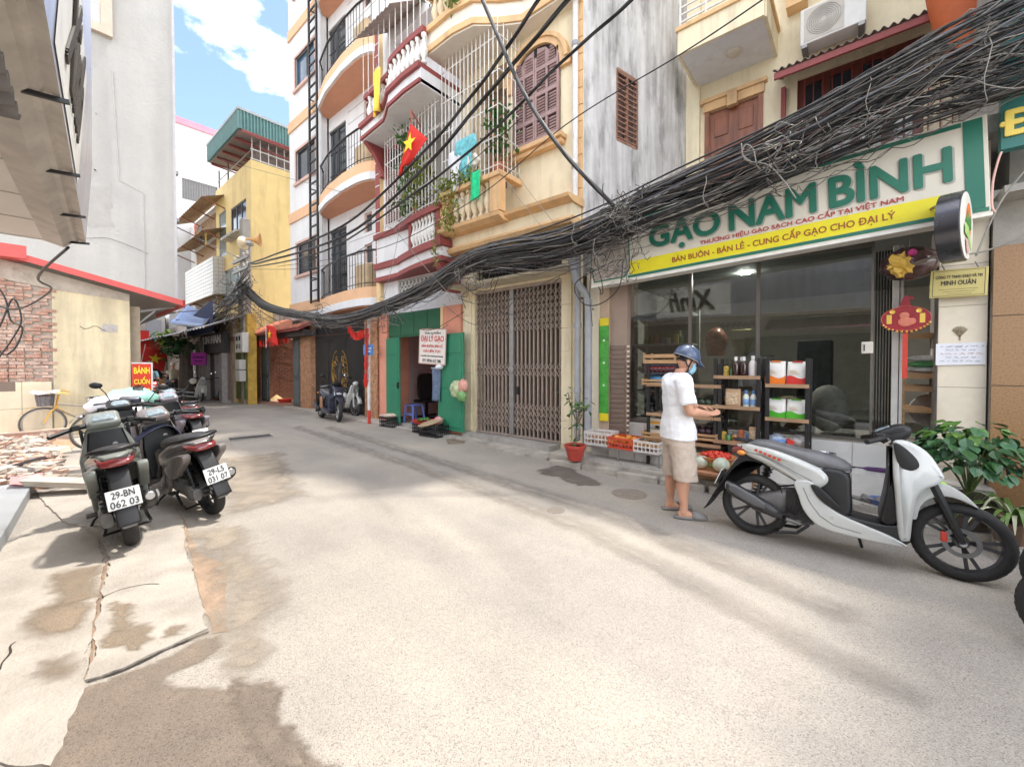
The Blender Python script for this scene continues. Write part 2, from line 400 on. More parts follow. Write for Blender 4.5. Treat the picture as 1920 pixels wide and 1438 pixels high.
# == ground
def asphalt(name='pale_asphalt', tint=(1, 1, 1), soft=False):
 m = bpy.data.materials.new(name); m.use_nodes = True; t = m.node_tree; b = t.nodes['Principled BSDF']; l = t.links.new
 g = N(t, 'ShaderNodeNewGeometry'); p = g.outputs['Position']
 v = N(t, 'ShaderNodeTexVoronoi'); v.inputs['Scale'].default_value = 240; l(p, v.inputs['Vector'])
 hs = N(t, 'ShaderNodeSeparateColor'); l(v.outputs['Color'], hs.inputs[0])
 r = N(t, 'ShaderNodeValToRGB'); e = r.color_ramp.elements
 e[0].position = 0; e[0].color = (.21, .195, .18, 1); e[1].position = 1; e[1].color = (.52, .49, .45, 1)
 for pos, c in ((.1, (.27, .25, .235, 1)), (.2, (.36, .34, .315, 1)), (.55, (.41, .385, .355, 1)), (.9, (.45, .42, .385, 1))):
  x = e.new(pos); x.color = c
 l(hs.outputs[0], r.inputs[0])
 n = N(t, 'ShaderNodeTexNoise'); n.inputs['Scale'].default_value = .7; n.inputs['Detail'].default_value = 8; n.inputs['Roughness'].default_value = .6; l(p, n.inputs['Vector'])
 r2 = N(t, 'ShaderNodeValToRGB'); r2.color_ramp.elements[0].position = .3; r2.color_ramp.elements[1].position = .68
 r2.color_ramp.elements[0].color = (.74, .72, .7, 1); r2.color_ramp.elements[1].color = (1.06, 1.02, .95, 1); l(n.outputs['Fac'], r2.inputs[0])
 mm = N(t, 'ShaderNodeMixRGB', blend_type='MULTIPLY'); mm.inputs[0].default_value = 1; l(r.outputs[0], mm.inputs[1]); l(r2.outputs[0], mm.inputs[2])
 mp = N(t, 'ShaderNodeMapping'); mp.inputs['Scale'].default_value = (.12, 1.1, 1); l(p, mp.inputs[0])
 n3 = N(t, 'ShaderNodeTexNoise'); n3.inputs['Scale'].default_value = 1; n3.inputs['Detail'].default_value = 6; l(mp.outputs[0], n3.inputs['Vector'])
 r3 = N(t, 'ShaderNodeValToRGB'); r3.color_ramp.elements[0].position = .35; r3.color_ramp.elements[1].position = .65
 r3.color_ramp.elements[0].color = (.84, .84, .85, 1); r3.color_ramp.elements[1].color = (1.04, 1.02, .98, 1); l(n3.outputs['Fac'], r3.inputs[0])
 m2 = N(t, 'ShaderNodeMixRGB', blend_type='MULTIPLY'); m2.inputs[0].default_value = 1; l(mm.outputs[0], m2.inputs[1]); l(r3.outputs[0], m2.inputs[2])
 m4 = N(t, 'ShaderNodeMixRGB', blend_type='MULTIPLY'); m4.inputs[0].default_value = 1; l(m2.outputs[0], m4.inputs[1]); m4.inputs[2].default_value = (*tint, 1)
 l(m4.outputs[0], b.inputs['Base Color']); b.inputs['Roughness'].default_value = .88
 if soft:
  at = N(t, 'ShaderNodeAttribute', attribute_name='edge'); l(at.outputs['Fac'], b.inputs['Alpha'])
 bp = N(t, 'ShaderNodeBump'); bp.inputs['Strength'].default_value = .4; bp.inputs['Distance'].default_value = .004; l(v.outputs['Distance'], bp.inputs['Height']); l(bp.outputs[0], b.inputs['Normal'])
 return m
road_m = asphalt()
apron_m = mat('worn_concrete', (.4, .36, .31), .9, .16, 3.5, .5, 55, stain=(.24, .2, .165), stain_amt=.55, stain_scale=(2.2, 2.2, 2.2))
damp_m = asphalt('damp_asphalt', (.66, .58, .52), True)
dirt_m = mat('brown_dirt', (.34, .24, .165), .95, .3, 6, .6, 40)
clay_m = mat('brick_dust', (.45, .25, .16), .95, .3, 5, .8, 30, stain=(.55, .48, .4), stain_amt=.6, stain_scale=(3, 3, 3))
crack_m = mat('crack_dirt', (.04, .03, .024), .95, .4, 20)
tag(MB().quad((-260, -260, -.06), (260, -260, -.06), (260, 260, -.06), (-260, 260, -.06)).build('ground', conc), kind='structure')
tag(MB().sheet(lambda u, v: (-70+90*u, -3+10*v, 0), 30, 4).build('road', road_m), kind='structure')
def irregular(pts, amt=.03, seg=.06, seed=0.0):
 out = []
 for i, a in enumerate(pts):
  a = Vector(a); b = Vector(pts[(i+1) % len(pts)]); n = max(2, int((b-a).length/seg))
  d = (b-a).normalized(); nn = Vector((-d.y, d.x))
  for k in range(n):
   p = a+(b-a)*k/n
   out.append(p+nn*amt*(mnoise.noise((p.x*3+seed, p.y*3, 0))*1.6+mnoise.noise((p.x*14, p.y*14+seed, 3))*.9))
 return out
def patch(name, px, m, z=.004, amt=.03, kind='structure', raw=False, thick=None):
 pts = [Vector(a) if raw else Vector(G(*a)) for a in px]
 q = irregular(pts, amt, .04)
 if thick: b = MB().prism(q, -.01, thick)
 else: b = MB().quad(*[(p.x, p.y, z) for p in q])
 o = b.build(name, m); me = o.data
 bm = bmesh.new(); bm.from_mesh(me); bmesh.ops.triangulate(bm, faces=[f for f in bm.faces if len(f.verts) > 4]); bm.to_mesh(me); bm.free()
 return tag(o, kind=kind)
ZP = [0]
def stain(name, px, m, z=.004, fuzz=.035, amt=.06):
 pts = [Vector(G(*a)) for a in px]; n = len(pts); pd = .06+fuzz+amt*1.5; x0, x1 = min(p.x for p in pts)-pd, max(p.x for p in pts)+pd; y0, y1 = min(p.y for p in pts)-pd, max(p.y for p in pts)+pd
 st = .022 if (x1-x0) < 4 else .035; nx, ny = int((x1-x0)/st)+1, int((y1-y0)/st)+1; ZP[0] += 1; z += .0004*ZP[0]; vs, ed = [], []
 for i in range(nx+1):
  for j in range(ny+1):
   x, y = x0+st*i, y0+st*j; ins = False; dm = 9
   for k in range(n):
    a, b = pts[k], pts[(k+1) % n]
    if (a.y > y) != (b.y > y) and x < (b.x-a.x)*(y-a.y)/(b.y-a.y)+a.x: ins = not ins
    d = b-a; t = max(0, min(1, ((x-a.x)*d.x+(y-a.y)*d.y)/d.length_squared)); dm = min(dm, math.hypot(a.x+d.x*t-x, a.y+d.y*t-y))
   q = Vector((x*4, y*4, ZP[0])); s = (dm if ins else -dm)+amt*(mnoise.noise(q)+.6*mnoise.noise(q*4)+.35*mnoise.noise(q*11)); e = max(0, min(1, s/fuzz+.5)); ed.append(e*(.82+.3*mnoise.noise(q*1.7))); vs.append((x, y, z))
 f = [(a, a+ny+1, a+ny+2, a+1) for i in range(nx) for j in range(ny) for a in (i*(ny+1)+j,) if max(ed[a], ed[a+1], ed[a+ny+1], ed[a+ny+2]) > 0]
 me = bpy.data.meshes.new(name); me.from_pydata(vs, [], f); at = me.attributes.new('edge', 'FLOAT', 'POINT'); at.data.foreach_set('value', [min(1, e) for e in ed]); me.materials.append(m)
 o = bpy.data.objects.new(name, me); COL.objects.link(o); return tag(o, kind='structure')
patch('pavement', [(66, 925), (300, 905), (338, 958), (358, 1060), (392, 1183), (300, 1222), (232, 1255), (165, 1278), (205, 1060), (190, 1000), (130, 985)], apron_m, thick=.016, amt=.02)
patch('pavement', [(60, 990), (120, 990), (180, 1005), (196, 1060), (156, 1275), (120, 1400), (95, 1438), (-420, 1438), (-250, 1200)], apron_m, thick=.009, amt=.02)
patch('dirt_strip', [(338, 960), (372, 1035), (432, 1060), (422, 1120), (428, 1185), (398, 1190), (372, 1110)], dirt_m, amt=.012)
stain('damp_patch', [(440, 1268), (528, 1298), (518, 1342), (560, 1390), (625, 1470), (40, 1500), (110, 1405), (150, 1300), (240, 1262), (385, 1205), (396, 1222), (316, 1272), (335, 1288), (425, 1290)], damp_m)
damp2 = asphalt('damp_brown_asphalt', (.62, .55, .5), True)
stain('damp_patch', [(448, 1285), (520, 1302), (512, 1340), (552, 1390), (600, 1450), (500, 1450), (470, 1380), (462, 1320)], damp2)
stain_m = asphalt('concrete_damp', (.7, .6, .5), True)
for px in ([(205, 1195), (270, 1180), (285, 1200), (255, 1225), (200, 1218)], [(215, 1135), (240, 1140), (232, 1180), (215, 1172)], [(310, 1185), (345, 1180), (335, 1195), (312, 1198)]):
 stain('damp_spot', px, stain_m, z=.017)
for px in ([(60, 1150), (150, 1120), (150, 1180), (70, 1200)], [(100, 1080), (185, 1065), (180, 1120), (110, 1140)], [(75, 1245), (130, 1235), (120, 1262), (80, 1268)]):
 stain('damp_spot', px, stain_m, z=.01, fuzz=.09)
stain('damp_spot', [(1010, 880), (1060, 872), (1085, 888), (1128, 908), (1085, 912), (1050, 895), (1018, 890)], asphalt('wet_road', (.45, .42, .4), True))
stain('damp_spot', [(838, 824), (872, 822), (870, 832), (840, 833)], stain_m, amt=.03)
for px in ([(350, 1000), (440, 990), (520, 1130), (470, 1240), (410, 1200), (432, 1080)], [(420, 860), (520, 850), (560, 930), (440, 960)]): stain('dust_patch', px, asphalt('road_dust', (1.0, .93, .84), True), fuzz=.25, amt=.15)
for px in ([(560, 800), (800, 878), (1100, 985), (1500, 1190), (1700, 1300), (1680, 1305), (1480, 1200), (1085, 994), (790, 884), (555, 803)], [(620, 800), (860, 872), (1160, 965), (1600, 1150), (1580, 1160), (1140, 973), (850, 878), (612, 803)]): stain('painted_cable_shadow', px, asphalt('cable_shadow_asphalt', (.95, .945, .94), True), fuzz=.2, amt=.05)  # thin darker bands painted on the road as the overhead cables' shadows
def ribbon(name, px, w, m, z, amt=.02):
 pts = catmull([Vector((*G(*a), 0)) for a in px], 8); L_, R_ = [], []
 for i, p in enumerate(pts):
  d = (pts[min(i+1, len(pts)-1)]-pts[max(i-1, 0)]).normalized(); n = Vector((-d.y, d.x, 0)); k = mnoise.noise(p*9)*amt; ww = w*(.5+.9*abs(mnoise.noise(p*5+Vector((9, 0, 0)))))
  L_.append(p+n*(k+ww/2)); R_.append(p+n*(k-ww/2))
 b = MB()
 for i in range(len(pts)-1): b.quad(*[(q.x, q.y, z) for q in (L_[i], L_[i+1], R_[i+1], R_[i])])
 return tag(b.build(name, m), kind='structure')
ribbon('crack', [(165, 1279), (232, 1257), (300, 1224), (350, 1203), (392, 1186)], .024, crack_m, .0065, .012)
ribbon('crack', [(203, 1030), (196, 1080), (178, 1180), (158, 1276)], .02, mat('crack_clay', (.27, .18, .12), .95, .3, 20), .0115, .03)
ribbon('crack', [(180, 1130), (240, 1105), (300, 1098)], .008, crack_m, .0185, .02)
ribbon('crack', [(0, 1260), (20, 1220), (35, 1205)], .012, crack_m, .0115, .02)
ribbon('crack', [(330, 955), (345, 985), (350, 1040)], .014, dirt_m, .0185, .02)
kerb_m = mat('kerb_concrete', (.42, .385, .335), .9, .25, 4, .5, 50, stain=(.15, .13, .12), stain_amt=.6, stain_scale=(3, 3, 3))
patch('pavement', [(-3.75, 5.32), (-3.2, 5.2), (-1.9, 5.24), (-.4, 5.28), (3.5, 5.5), (3.5, 9), (-3.75, 9)], kerb_m, raw=True, thick=.12, amt=.02)
for i in range(9):
 x = -3.6+i*.56; y = 5.165+.03*math.sin(i*2.1)
 tag(MB().obox((x+.27, y+.02*i/9, .035), (.52+.03*math.sin(i), .1, .1), Matrix.Rotation(R(random.uniform(-2, 2)), 3, 'Z') @ Matrix.Rotation(R(random.uniform(-3, 3)), 3, 'Y')).build('kerb', kerb_m, bevel=.015), kind='structure')
patch('pavement', [(-6.9, 5.62), (-5.0, 5.6), (-4.9, 5.3), (-3.75, 5.3), (-3.75, 6.5), (-6.9, 6.5)], kerb_m, raw=True, thick=.035, amt=.02)
patch('pavement', [(-5.3, 5.78), (-4.0, 5.7), (-3.9, 6.6), (-6.2, 6.6), (-6.3, 5.85)], conc, raw=True, thick=.13, amt=.02)
patch('pavement', [(-16, 6.0), (-9.6, 5.75), (-6.9, 5.75), (-6.9, 7), (-16, 7)], mat('pale_pavement', (.45, .41, .36), .9, .15, 4, .3, 50), raw=True, thick=.03, amt=.02)
patch('pavement', [(-23, 5.1), (-20.6, 5.35), (-19, 5.9), (-16, 6.1), (-16, 7), (-23, 7)], mat('red_paving', (.4, .22, .16), .9, .2, 5, .3, 50), raw=True, thick=.06, amt=.02)
g = wthing('drain_grate', 'black slotted drain grate set into the sunny road', 'drain', (-9.5, 2.94, 0))
m = MB(); a, b = G(433, 827), G(512, 819)
A, B = Vector((*a, .006)), Vector((*b, .006)); d = (B-A); nn = Vector((-d.y, d.x, 0)).normalized()*.3
m.beam(A, B, .04, .012); m.beam(A+nn, B+nn, .04, .012)
m.build('frame', steel, g); bars = [MB() for _ in range(1)]
for i in range(15):
 p = A+d*(i+.5)/15; MB().beam(p, p+nn, .035, .012).build('slat', blackm, g)
for px, lab in (((1180, 926), 'round manhole cover in the road near the man'), ((1042, 957), 'small round valve lid in the road')):
 x, y = G(*px); r = .2 if px[0] > 1100 else .09
 o = MB().lathe([(r, 0), (r, .006), (r*.9, .009), (r*.86, .006), (.001, .008)], (x, y, 0), 20).build('manhole_cover', mat('iron_cover', (.26, .22, .18), .7, .3, 20, .4, 80)); tag(o, lab, 'manhole')
# == rice shop building
SX0, SX1 = -3.15, .95
shop = wthing('shop_house', 'rice shop house with glass front and cream upper floor behind the cables', 'building', (-1, 8, 0))
tilew = mat('white_floor_tile', (.66, .65, .62), .25, .06, 3)
terr = mat('pebble_floor', (.42, .4, .36), .6, .5, 45)
MB().box(SX0, SX1, 5.32, 5.62, .1, .135).build('threshold', terr, shop)
st = MB().box(SX0, SX1, 5.62, 6.0, .1, .365).box(SX0, SX1, 5.99, 10.5, .1, .64).build('floor', mat('tile_grout', (.45, .43, .4), .8), shop)
x = -2.85
tl = MB().box(0, .392, 0, .008, 0, .225).mesh('tile', tilew); tl2 = MB().box(0, .392, 0, .008, 0, .262).mesh('tile', tilew); tl3 = MB().box(0, .392, 0, .36, 0, .006).mesh('tile', tilew)
for i in range(9):
 xx = -2.85+i*.4
 pieces('tile', tl, shop, [(xx, 5.612, .138)]); pieces('tile', tl2, shop, [(xx, 5.981, .372)]); pieces('tile', tl3, shop, [(xx, 5.618, .365)])
m = MB(); m.box(SX0, SX1, 10.4, 10.5, .6, 3.2); m.box(SX0-.1, SX0, 6.1, 10.5, 0, 3.2); m.box(SX1, SX1+.1, 6.1, 10.5, 0, 3.2)
m.build('back_wall', mat('shop_wall', (.52, .5, .45), .8, .1), shop)
MB().box(SX0, SX1, 5.75, 10.4, 2.92, 3.0).build('ceiling', mat('shop_ceiling', (.28, .29, .28), .7), shop)
dl = MB().lathe([(.07, 0), (.07, .02), (.001, .02)], (-1.35, 7.1, 2.9), 14).build('ceiling_light', emit('downlight', (1, .97, .9), 130), shop)
MB().box(SX0-.1, SX1+.1, 5.7, 9.1, 3.62, 3.78).build('roof', conc, shop)
pc = mat('cream_column', (.74, .66, .52), .6, .06, 4, stain=(.5, .42, .3), stain_amt=.25)
xl = [W(p, 650, 5.85)[0] for p in (1100, 1123, 1141, 1173)]
MB().box(xl[0], xl[1], 5.85, 6.3, .1, 3.0).build('column', pc, shop); MB().box(xl[1]+.001, xl[2], 5.87, 6.3, .1, 3.0).build('column', mat('tan_column', (.5, .38, .28), .7, .1), shop)
MB().box(xl[2]+.001, xl[3], 5.9, 6.3, .1, 3.0).build('column', mat('brown_column', (.34, .25, .2), .65, .1), shop)
sl_ = MB().box(0, xl[3]-xl[2]-.03, 0, .02, 0, .062).mesh('slat', mat('shutter_slat', (.2, .14, .11), .5, .15))
pieces('slat', sl_, shop, [(xl[2]+.01, 5.88, .4+i*.075) for i in range(19)])
tooth = MB().box(0, .03, 0, .03, 0, .03).mesh('rack_tooth', pc); pieces('rack_tooth', tooth, shop, [(xl[3]+.004, 5.89, .35+i*.075) for i in range(20)])
pr = [W(1757, 700, 5.9)[0], W(1850, 700, 5.9)[0]]
MB().box(pr[0], pr[1], 5.9, 6.5, .1, 3.7).build('column', conc, shop)
ct = mat('cream_wall_tile', (.74, .66, .53), .4, .06, 5, stain=(.45, .3, .2), stain_amt=.25, stain_scale=(4, 4, 4))
ctm = MB().box(0, pr[1]-pr[0]-.006, 0, .012, 0, .392).mesh('tile', ct)
pieces('tile', ctm, shop, [(pr[0]+.003, 5.89, .1+i*.397) for i in range(9)])
tree_m = mat('faded_print', (.3, .24, .14), .8)
m = MB(); cx_, cz_ = W(1800, 625, 5.885)
for i in range(11):
 a = R(20+14*i); m.beam((cx_, 5.884, cz_-.035), (cx_+.055*math.cos(a), 5.884, cz_+.02+.05*math.sin(a)), .006, .003)
m.beam((cx_, 5.884, cz_-.07), (cx_, 5.884, cz_-.02), .009, .003); m.build('tree_emblem', tree_m, shop)
sg = glass('shop_glass', (.78, .82, .8), .95, .82)
sfr = mat('bronze_frame', (.18, .16, .14), .35, .1, metal=.5)
zt, zb = 2.86, .655; cols = [-2.78, -1.82, W(1420, 700, 6.0)[0], .11]
for i in range(3):
 a, b = cols[i], cols[i+1]; w = .022
 m = MB().box(a, b, 6.0, 6.05, zb, zb+.035).box(a, b, 6.0, 6.05, zt-.05, zt).box(a, a+w, 6.003, 6.047, zb+.035, zt-.05).box(b-w, b, 6.003, 6.047, zb+.035, zt-.05)
 f = m.build('glass_panel', sfr, shop); MB().box(a+w, b-w, 6.02, 6.028, zb+.035, zt-.05).build('pane', sg, f)
lx, lz = W(1626, 652, 5.99); lk = MB().box(lx-.05, lx+.05, 5.965, 6.0, lz-.065, lz+.065).build('door_lock', mat('ivory_plastic', (.7, .66, .58), .4), shop, bevel=.008); MB().box(lx-.03, lx-.02, 5.958, 5.966, lz-.035, lz+.035).build('key_slot', blackm, lk)
UY = 9.0
m = MB(); dx0, dz1 = W(1330, 212, UY); dx1, _ = W(1422, 190, UY)
wx0, wz1 = W(1495, 150, UY); wx1 = W(1735, 60, UY)[0]
wall(m, mpS(UY), -3.3, 1.6, 3.6, 16, [(dx0, dx1, 4.3, dz1, .12), (wx0, wx1, 4.7, wz1, .15)])
m.box(-3.3, 1.6, UY+.2, 12, 3.6, 16); m.build('upper_wall', cream, shop)  # unseen upper storeys made taller so the house shades the road
d = MB().box(dx0, dx1, UY+.05, UY+.1, 4.3, dz1).build('door', wood, shop)
for i in range(2):
 for k in range(4):
  w_ = (dx1-dx0)/2; MB().box(dx0+i*w_+.09, dx0+(i+1)*w_-.09, UY+.03, UY+.05, dz1-.14-.55*k-.38, dz1-.14-.55*k).build('panel', wood, d, bevel=.012)
MB().box(dx0-.1, dx1+.1, UY-.06, UY+.02, dz1, dz1+.17).box(dx0-.15, dx1+.15, UY-.1, UY+.02, dz1+.17, dz1+.25).box((dx0+dx1)/2-.09, (dx0+dx1)/2+.09, UY-.12, UY, dz1-.06, dz1+.2).build('lintel', orange, shop, bevel=.01)
MB().box(dx0-.08, dx0, UY-.03, UY+.02, 4.3, dz1).box(dx1, dx1+.08, UY-.03, UY+.02, 4.3, dz1).build('door_frame', wood, shop)
wn = window(shop, mpS(UY), wx0, wx1, 4.7, wz1, .06, mat('brown_window', (.16, .045, .03), .4, .15), dglass, (4, 2), .12)
for i in range(18): MB().box(wx0+.1+i*.13, wx0+.115+i*.13, UY-.03, UY-.015, 4.75, wz1-.05).build('bar', maroon, shop)
p0, p1 = W(1462, 135, 8.25), W(1748, 20, 8.25)
aw_m = mat('dusty_tin', (.33, .27, .24), .6, .25, 5, stain=(.3, .14, .08), stain_amt=.5)
aw = MB().sheet(lambda u, v: (p0[0]-.1+u*(p1[0]-p0[0]+.2), 8.2+v*.85, p0[1]+.02+v*.42+.025*math.sin(u*2*math.pi*19)), 150, 4).build('tin_awning', aw_m, shop, solid=.006)
MB().beam((p0[0]-.08, 8.25, p0[1]-.06), (p1[0]+.08, 8.25, p0[1]-.06), .05, .1).beam((p0[0]-.05, 8.25, p0[1]-.06), (p0[0]-.05, 8.95, p0[1]+.28), .04).beam((p1[0]+.05, 8.25, p0[1]-.06), (p1[0]+.05, 8.95, p0[1]+.28), .04).build('awning_frame', maroon, shop)
MB().beam((p0[0]-.03, 8.95, 4.3), (p0[0]-.03, 8.95, p0[1]+.1), .07).build('post', maroon, shop)
q0, q1, q2 = W(1268, 122, 8.3), W(1478, 20, 8.3), W(1310, 165, UY)
bz = q2[1]; bx0, bx1 = q2[0], W(1452, 108, UY)[0]
MB().box(bx0, bx1, 7.85, UY, bz, bz+.1).build('balcony_slab', whitec, shop)
MB().box(bx0-.02, bx1+.02, 7.8, 7.85, bz-.02, bz+.42).box(bx1, bx1+.05, 7.85, UY, bz-.02, bz+.42).box(bx0-.05, bx0, 7.85, UY, bz-.02, bz+.42).build('parapet', cream, shop)
MB().box(bx0-.06, bx1+.09, 7.76, 7.82, bz+.4, bz+.47).box(bx1+.03, bx1+.09, 7.76, UY, bz+.4, bz+.47).build('parapet_cap', orange, shop)
m = MB()
for k in range(4): m.beam((bx0, 7.8, bz+.55+k*.13), (bx1, 7.8, bz+.55+k*.13), .025)
m.build('railing', barw, shop)
for i in range(4): MB().beam((bx0+.02+i*(bx1-bx0)/3, 7.8, bz+.45), (bx0+.02+i*(bx1-bx0)/3, 7.8, bz+1.1), .03).build('post', barw, shop)
lx, ly = W(1377, 118, 8.4); MB().lathe([(.13, 0), (.13, -.02), (.1, -.05), (.05, -.07), (.001, -.075)], (lx, 8.4, bz), 18).build('ceiling_lamp', mat('opal_lamp', (.6, .55, .45), .3, .1), shop)
MB().box(bx1+.2, bx1+.5, 8.75, UY, bz+.6, bz+2.2).build('pilaster', orange, shop)
ax, az = W(1500, 88, 8.6); ac_m = mat('ac_white', (.72, .7, .66), .45, .06)
def ac_unit(x, y, z, w, h, d, label, rz=0, group=None, grill=True):
 t = thing('air_conditioner', label, 'air conditioner', (x, y, z), rz, group)
 MB().box(0, w, 0, d, 0, h).build('casing', ac_m, t, bevel=.015)
 MB().box(w*.06, w*.68, -.008, .0, h*.06, h*.94).build('grille', mat('ac_grille', (.55, .5, .44), .6, .15), t)
 f = MB()
 for k in range(7):
  r = h*(.08+.05*k); f.tube([(w*.37+r*math.cos(a*.393), -.014, h*.5+r*math.sin(a*.393)) for a in range(16)], .004, 4, closed=True)
 f.build('fan_guard', mat('ac_wire', (.35, .33, .3), .5), t)
 MB().box(.02, .1, 0, d, -.05, 0).box(w-.1, w-.02, 0, d, -.05, 0).build('bracket', steel, t)
 return t
ac_unit(ax, 8.6, az, .86, .6, .32, 'white air conditioner on the tin awning beside the balcony')
px_, pz_ = W(1815, 90, 8.1)
o = MB().lathe([(.16, 0), (.24, .2), (.34, .5), (.4, .85), (.42, 1.0), (.36, 1.02), (.34, .9)], (px_, 8.1, pz_-.08), 20).build('clay_pot', mat('terracotta', (.55, .13, .04), .6, .1), smooth=40); tag(o, 'big terracotta pot on the roof edge above the sign', 'pot')
# == shop sign
sL, sR = Vector((-3.1, 5.52, 2.705)), Vector((.87, 5.52, 2.86)); ang = math.atan2(sR.z-sL.z, sR.x-sL.x); SL = (sR-sL).length; SH = .87
sign = thing('shop_sign', 'long cream rice shop sign with green raised letters and yellow band', 'sign', sL); sign.rotation_euler = (0, -ang, 0)
sgc = mat('sign_cream', (.72, .68, .58), .45, .05, 3, local=True); sgg = mat('sign_green', (.02, .17, .11), .4, .06, local=True); sgy = mat('sign_yellow', (.82, .72, .02), .4, .06, local=True); sgr = mat('sign_red', (.5, .05, .05), .5, local=True); sgw = mat('sign_white', (.8, .78, .72), .5, local=True)
MB().box(0, SL, 0, .2, 0, SH).build('board', sgc, sign, bevel=.006)
MB().box(-.01, SL+.01, -.006, .19, -.035, -.001).build('bottom_trim', sgw, sign)
MB().box(.62, SL-.15, -.004, -.001, .05, .235).build('yellow_band', sgy, sign)
MB().box(.58, SL-.01, -.005, -.001, .012, .046).box(SL-.15, SL-.03, -.006, -.001, .048, SH-.02).box(.62, SL-.16, -.005, -.001, SH-.06, SH-.02).build('green_border', sgg, sign)
bw = [(.07, .06), (.5, .06), (.585, .16), (.585, .62), (.02, .62), (.0, .3)]
MB().prism([(a, b) for a, b in [(.04, .03), (.54, .03), (.62, .14), (.62, .64), (-.0, .64), (-.0, .28)]], -.004, -.001, 'Y').build('picture_border', sgg, sign)
MB().prism([(a, b) for a, b in [(.06, .05), (.52, .05), (.6, .15), (.6, .62), (.02, .62), (.02, .28)]], -.008, -.004, 'Y').build('picture', mat('rice_picture', (.42, .36, .31), .5, .5, 14, local=True, stain=(.62, .6, .52), stain_amt=.9, stain_scale=(9, 9, 9)), sign)
def stext(body, x, z, w, h, m_, bold=.0, depth=.003, **k):
 return text(body, m_, sign, (x, -.004, z), FACE_S, width=w, height=h, depth=depth, bold=bold, **k)
xg = lambda px: (W(px, 400, 5.52)[0]-sL.x)/math.cos(ang)
for body, a, b, z in (('GẠO', 1222, 1352, .5), ('NAM', 1372, 1532, .53), ('BÌNH', 1560, 1786, .56)):
 hh = .30 if body != 'BÌNH' else .385
 zz = .505 if body == 'NAM' else (.47 if body == 'GẠO' else .545)
 if body == 'GẠO': hh = .37
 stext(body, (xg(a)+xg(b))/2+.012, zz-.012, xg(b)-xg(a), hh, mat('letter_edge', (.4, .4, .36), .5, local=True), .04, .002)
 stext(body, (xg(a)+xg(b))/2, zz, xg(b)-xg(a), hh, sgg, .03, .012)
stext('THƯƠNG HIỆU GẠO SẠCH CAO CẤP TẠI VIỆT NAM', (xg(1315)+xg(1697))/2, .287, xg(1697)-xg(1315), .088, sgr, .012)
stext('BÁN BUÔN - BÁN LẺ - CUNG CẤP GẠO CHO ĐẠI LÝ', (xg(1262)+xg(1680))/2, .148, xg(1680)-xg(1262), .125, mat('sign_brown', (.36, .1, .02), .5, local=True), .02)
MB().beam((.3, .1, SH), (.3, 3.4, SH+.3), .04).beam((SL-.4, .1, SH), (SL-.4, 3.4, SH+.3), .04).build('brace', steel, sign)
MB().box(.0, SL, .2, .26, 0.0, .1).build('rear_rail', steel, sign)
rx, rz_ = W(1788, 428, 5.3)
rs = thing('round_sign', 'round white sign with dark rim and orange green picture', 'sign', (rx, 5.3, rz_), R(75))
rim = mat('dark_metal_rim', (.1, .1, .11), .25, .2, metal=.7, local=True)
Mr = Matrix.Rotation(R(90), 3, 'X')
MB().lathe([(.29, -.075), (.3, -.07), (.3, .07), (.29, .075)], (0, 0, 0), 40, M=Mr).build('rim', rim, rs, smooth=40)
MB().lathe([(.001, .076), (.285, .076), (.285, .08), (.001, .081)], (0, 0, 0), 40, M=Mr).build('face', sgw, rs)
def disc_poly(parent, pts, y, m_, name): return MB().prism(pts, y, y-.003, 'Y').build(name, m_, parent)
disc_poly(rs, [(.04+.13*math.cos(t*.3)*.8, .03+.17*math.sin(t*.3)) for t in range(21)], -.082, mat('print_orange', (.75, .2, .05), .5), 'orange_print')
disc_poly(rs, [(-.1, .02), (-.03, .12), (.04, .06), (.12, .1), (.13, -.02), (.02, -.03)], -.086, mat('print_green', (.06, .25, .05), .5, .4, 20, local=True), 'leaf_print')
disc_poly(rs, [(-.15, .0), (-.02, -.02), (.12, -.16), (.1, -.21), (-.05, -.11), (-.16, -.09)], -.09, mat('print_lime', (.4, .62, .2), .5), 'ribbon_print')
disc_poly(rs, [(-.1, -.12), (-.02, -.13), (.06, -.2), (.0, -.25), (-.06, -.22)], -.088, mat('print_pink', (.7, .45, .42), .5), 'pink_print')
MB().beam((0, .02, .25), (.5, .45, .28), .02).beam((0, .02, -.2), (.5, .45, -.2), .02).build('bracket', steel, rs)
px0, pz0 = W(1743, 562, 5.8); px1, pz1 = W(1853, 500, 5.8)
pl = wthing('name_plate', 'brass company name plate tilted on the cream column', 'sign', ((px0+px1)/2, 5.8, 1.9))
zc = (W(1743, 537, 5.8)[1]+W(1853, 524, 5.8)[1])/2; hh = .17
pl.location.z = zc; ORG[pl.name] = Vector(pl.location); pl.rotation_euler = (0, R(1.5), 0)
brass = mat('brass_plate', (.5, .42, .16), .4, .08, metal=.3, local=True); ink = mat('dark_ink', (.05, .04, .03), .6)
MB().box(px0, px1, 5.79, 5.81, zc-.135, zc+.135).build('plate', brass, pl, bevel=.004)
w_ = px1-px0
m = MB()
for k in (1, -1): m.box(px0+.02, px1-.02, 5.7885, 5.79, zc+.12*k-.002, zc+.12*k+.002)
m.box(px0+.018, px0+.022, 5.7885, 5.79, zc-.12, zc+.12).box(px1-.022, px1-.018, 5.7885, 5.79, zc-.12, zc+.12).build('border_line', ink, pl)
text('CÔNG TY TNHH SX&D VÀ TM', ink, pl, ((px0+px1)/2, 5.789, zc+.065), FACE_S, width=w_*.8, height=.035, depth=.001, bold=.02)
text('MINH QUÂN', ink, pl, ((px0+px1)/2, 5.789, zc+.005), FACE_S, width=w_*.6, height=.062, depth=.001, bold=.025)
m = MB()
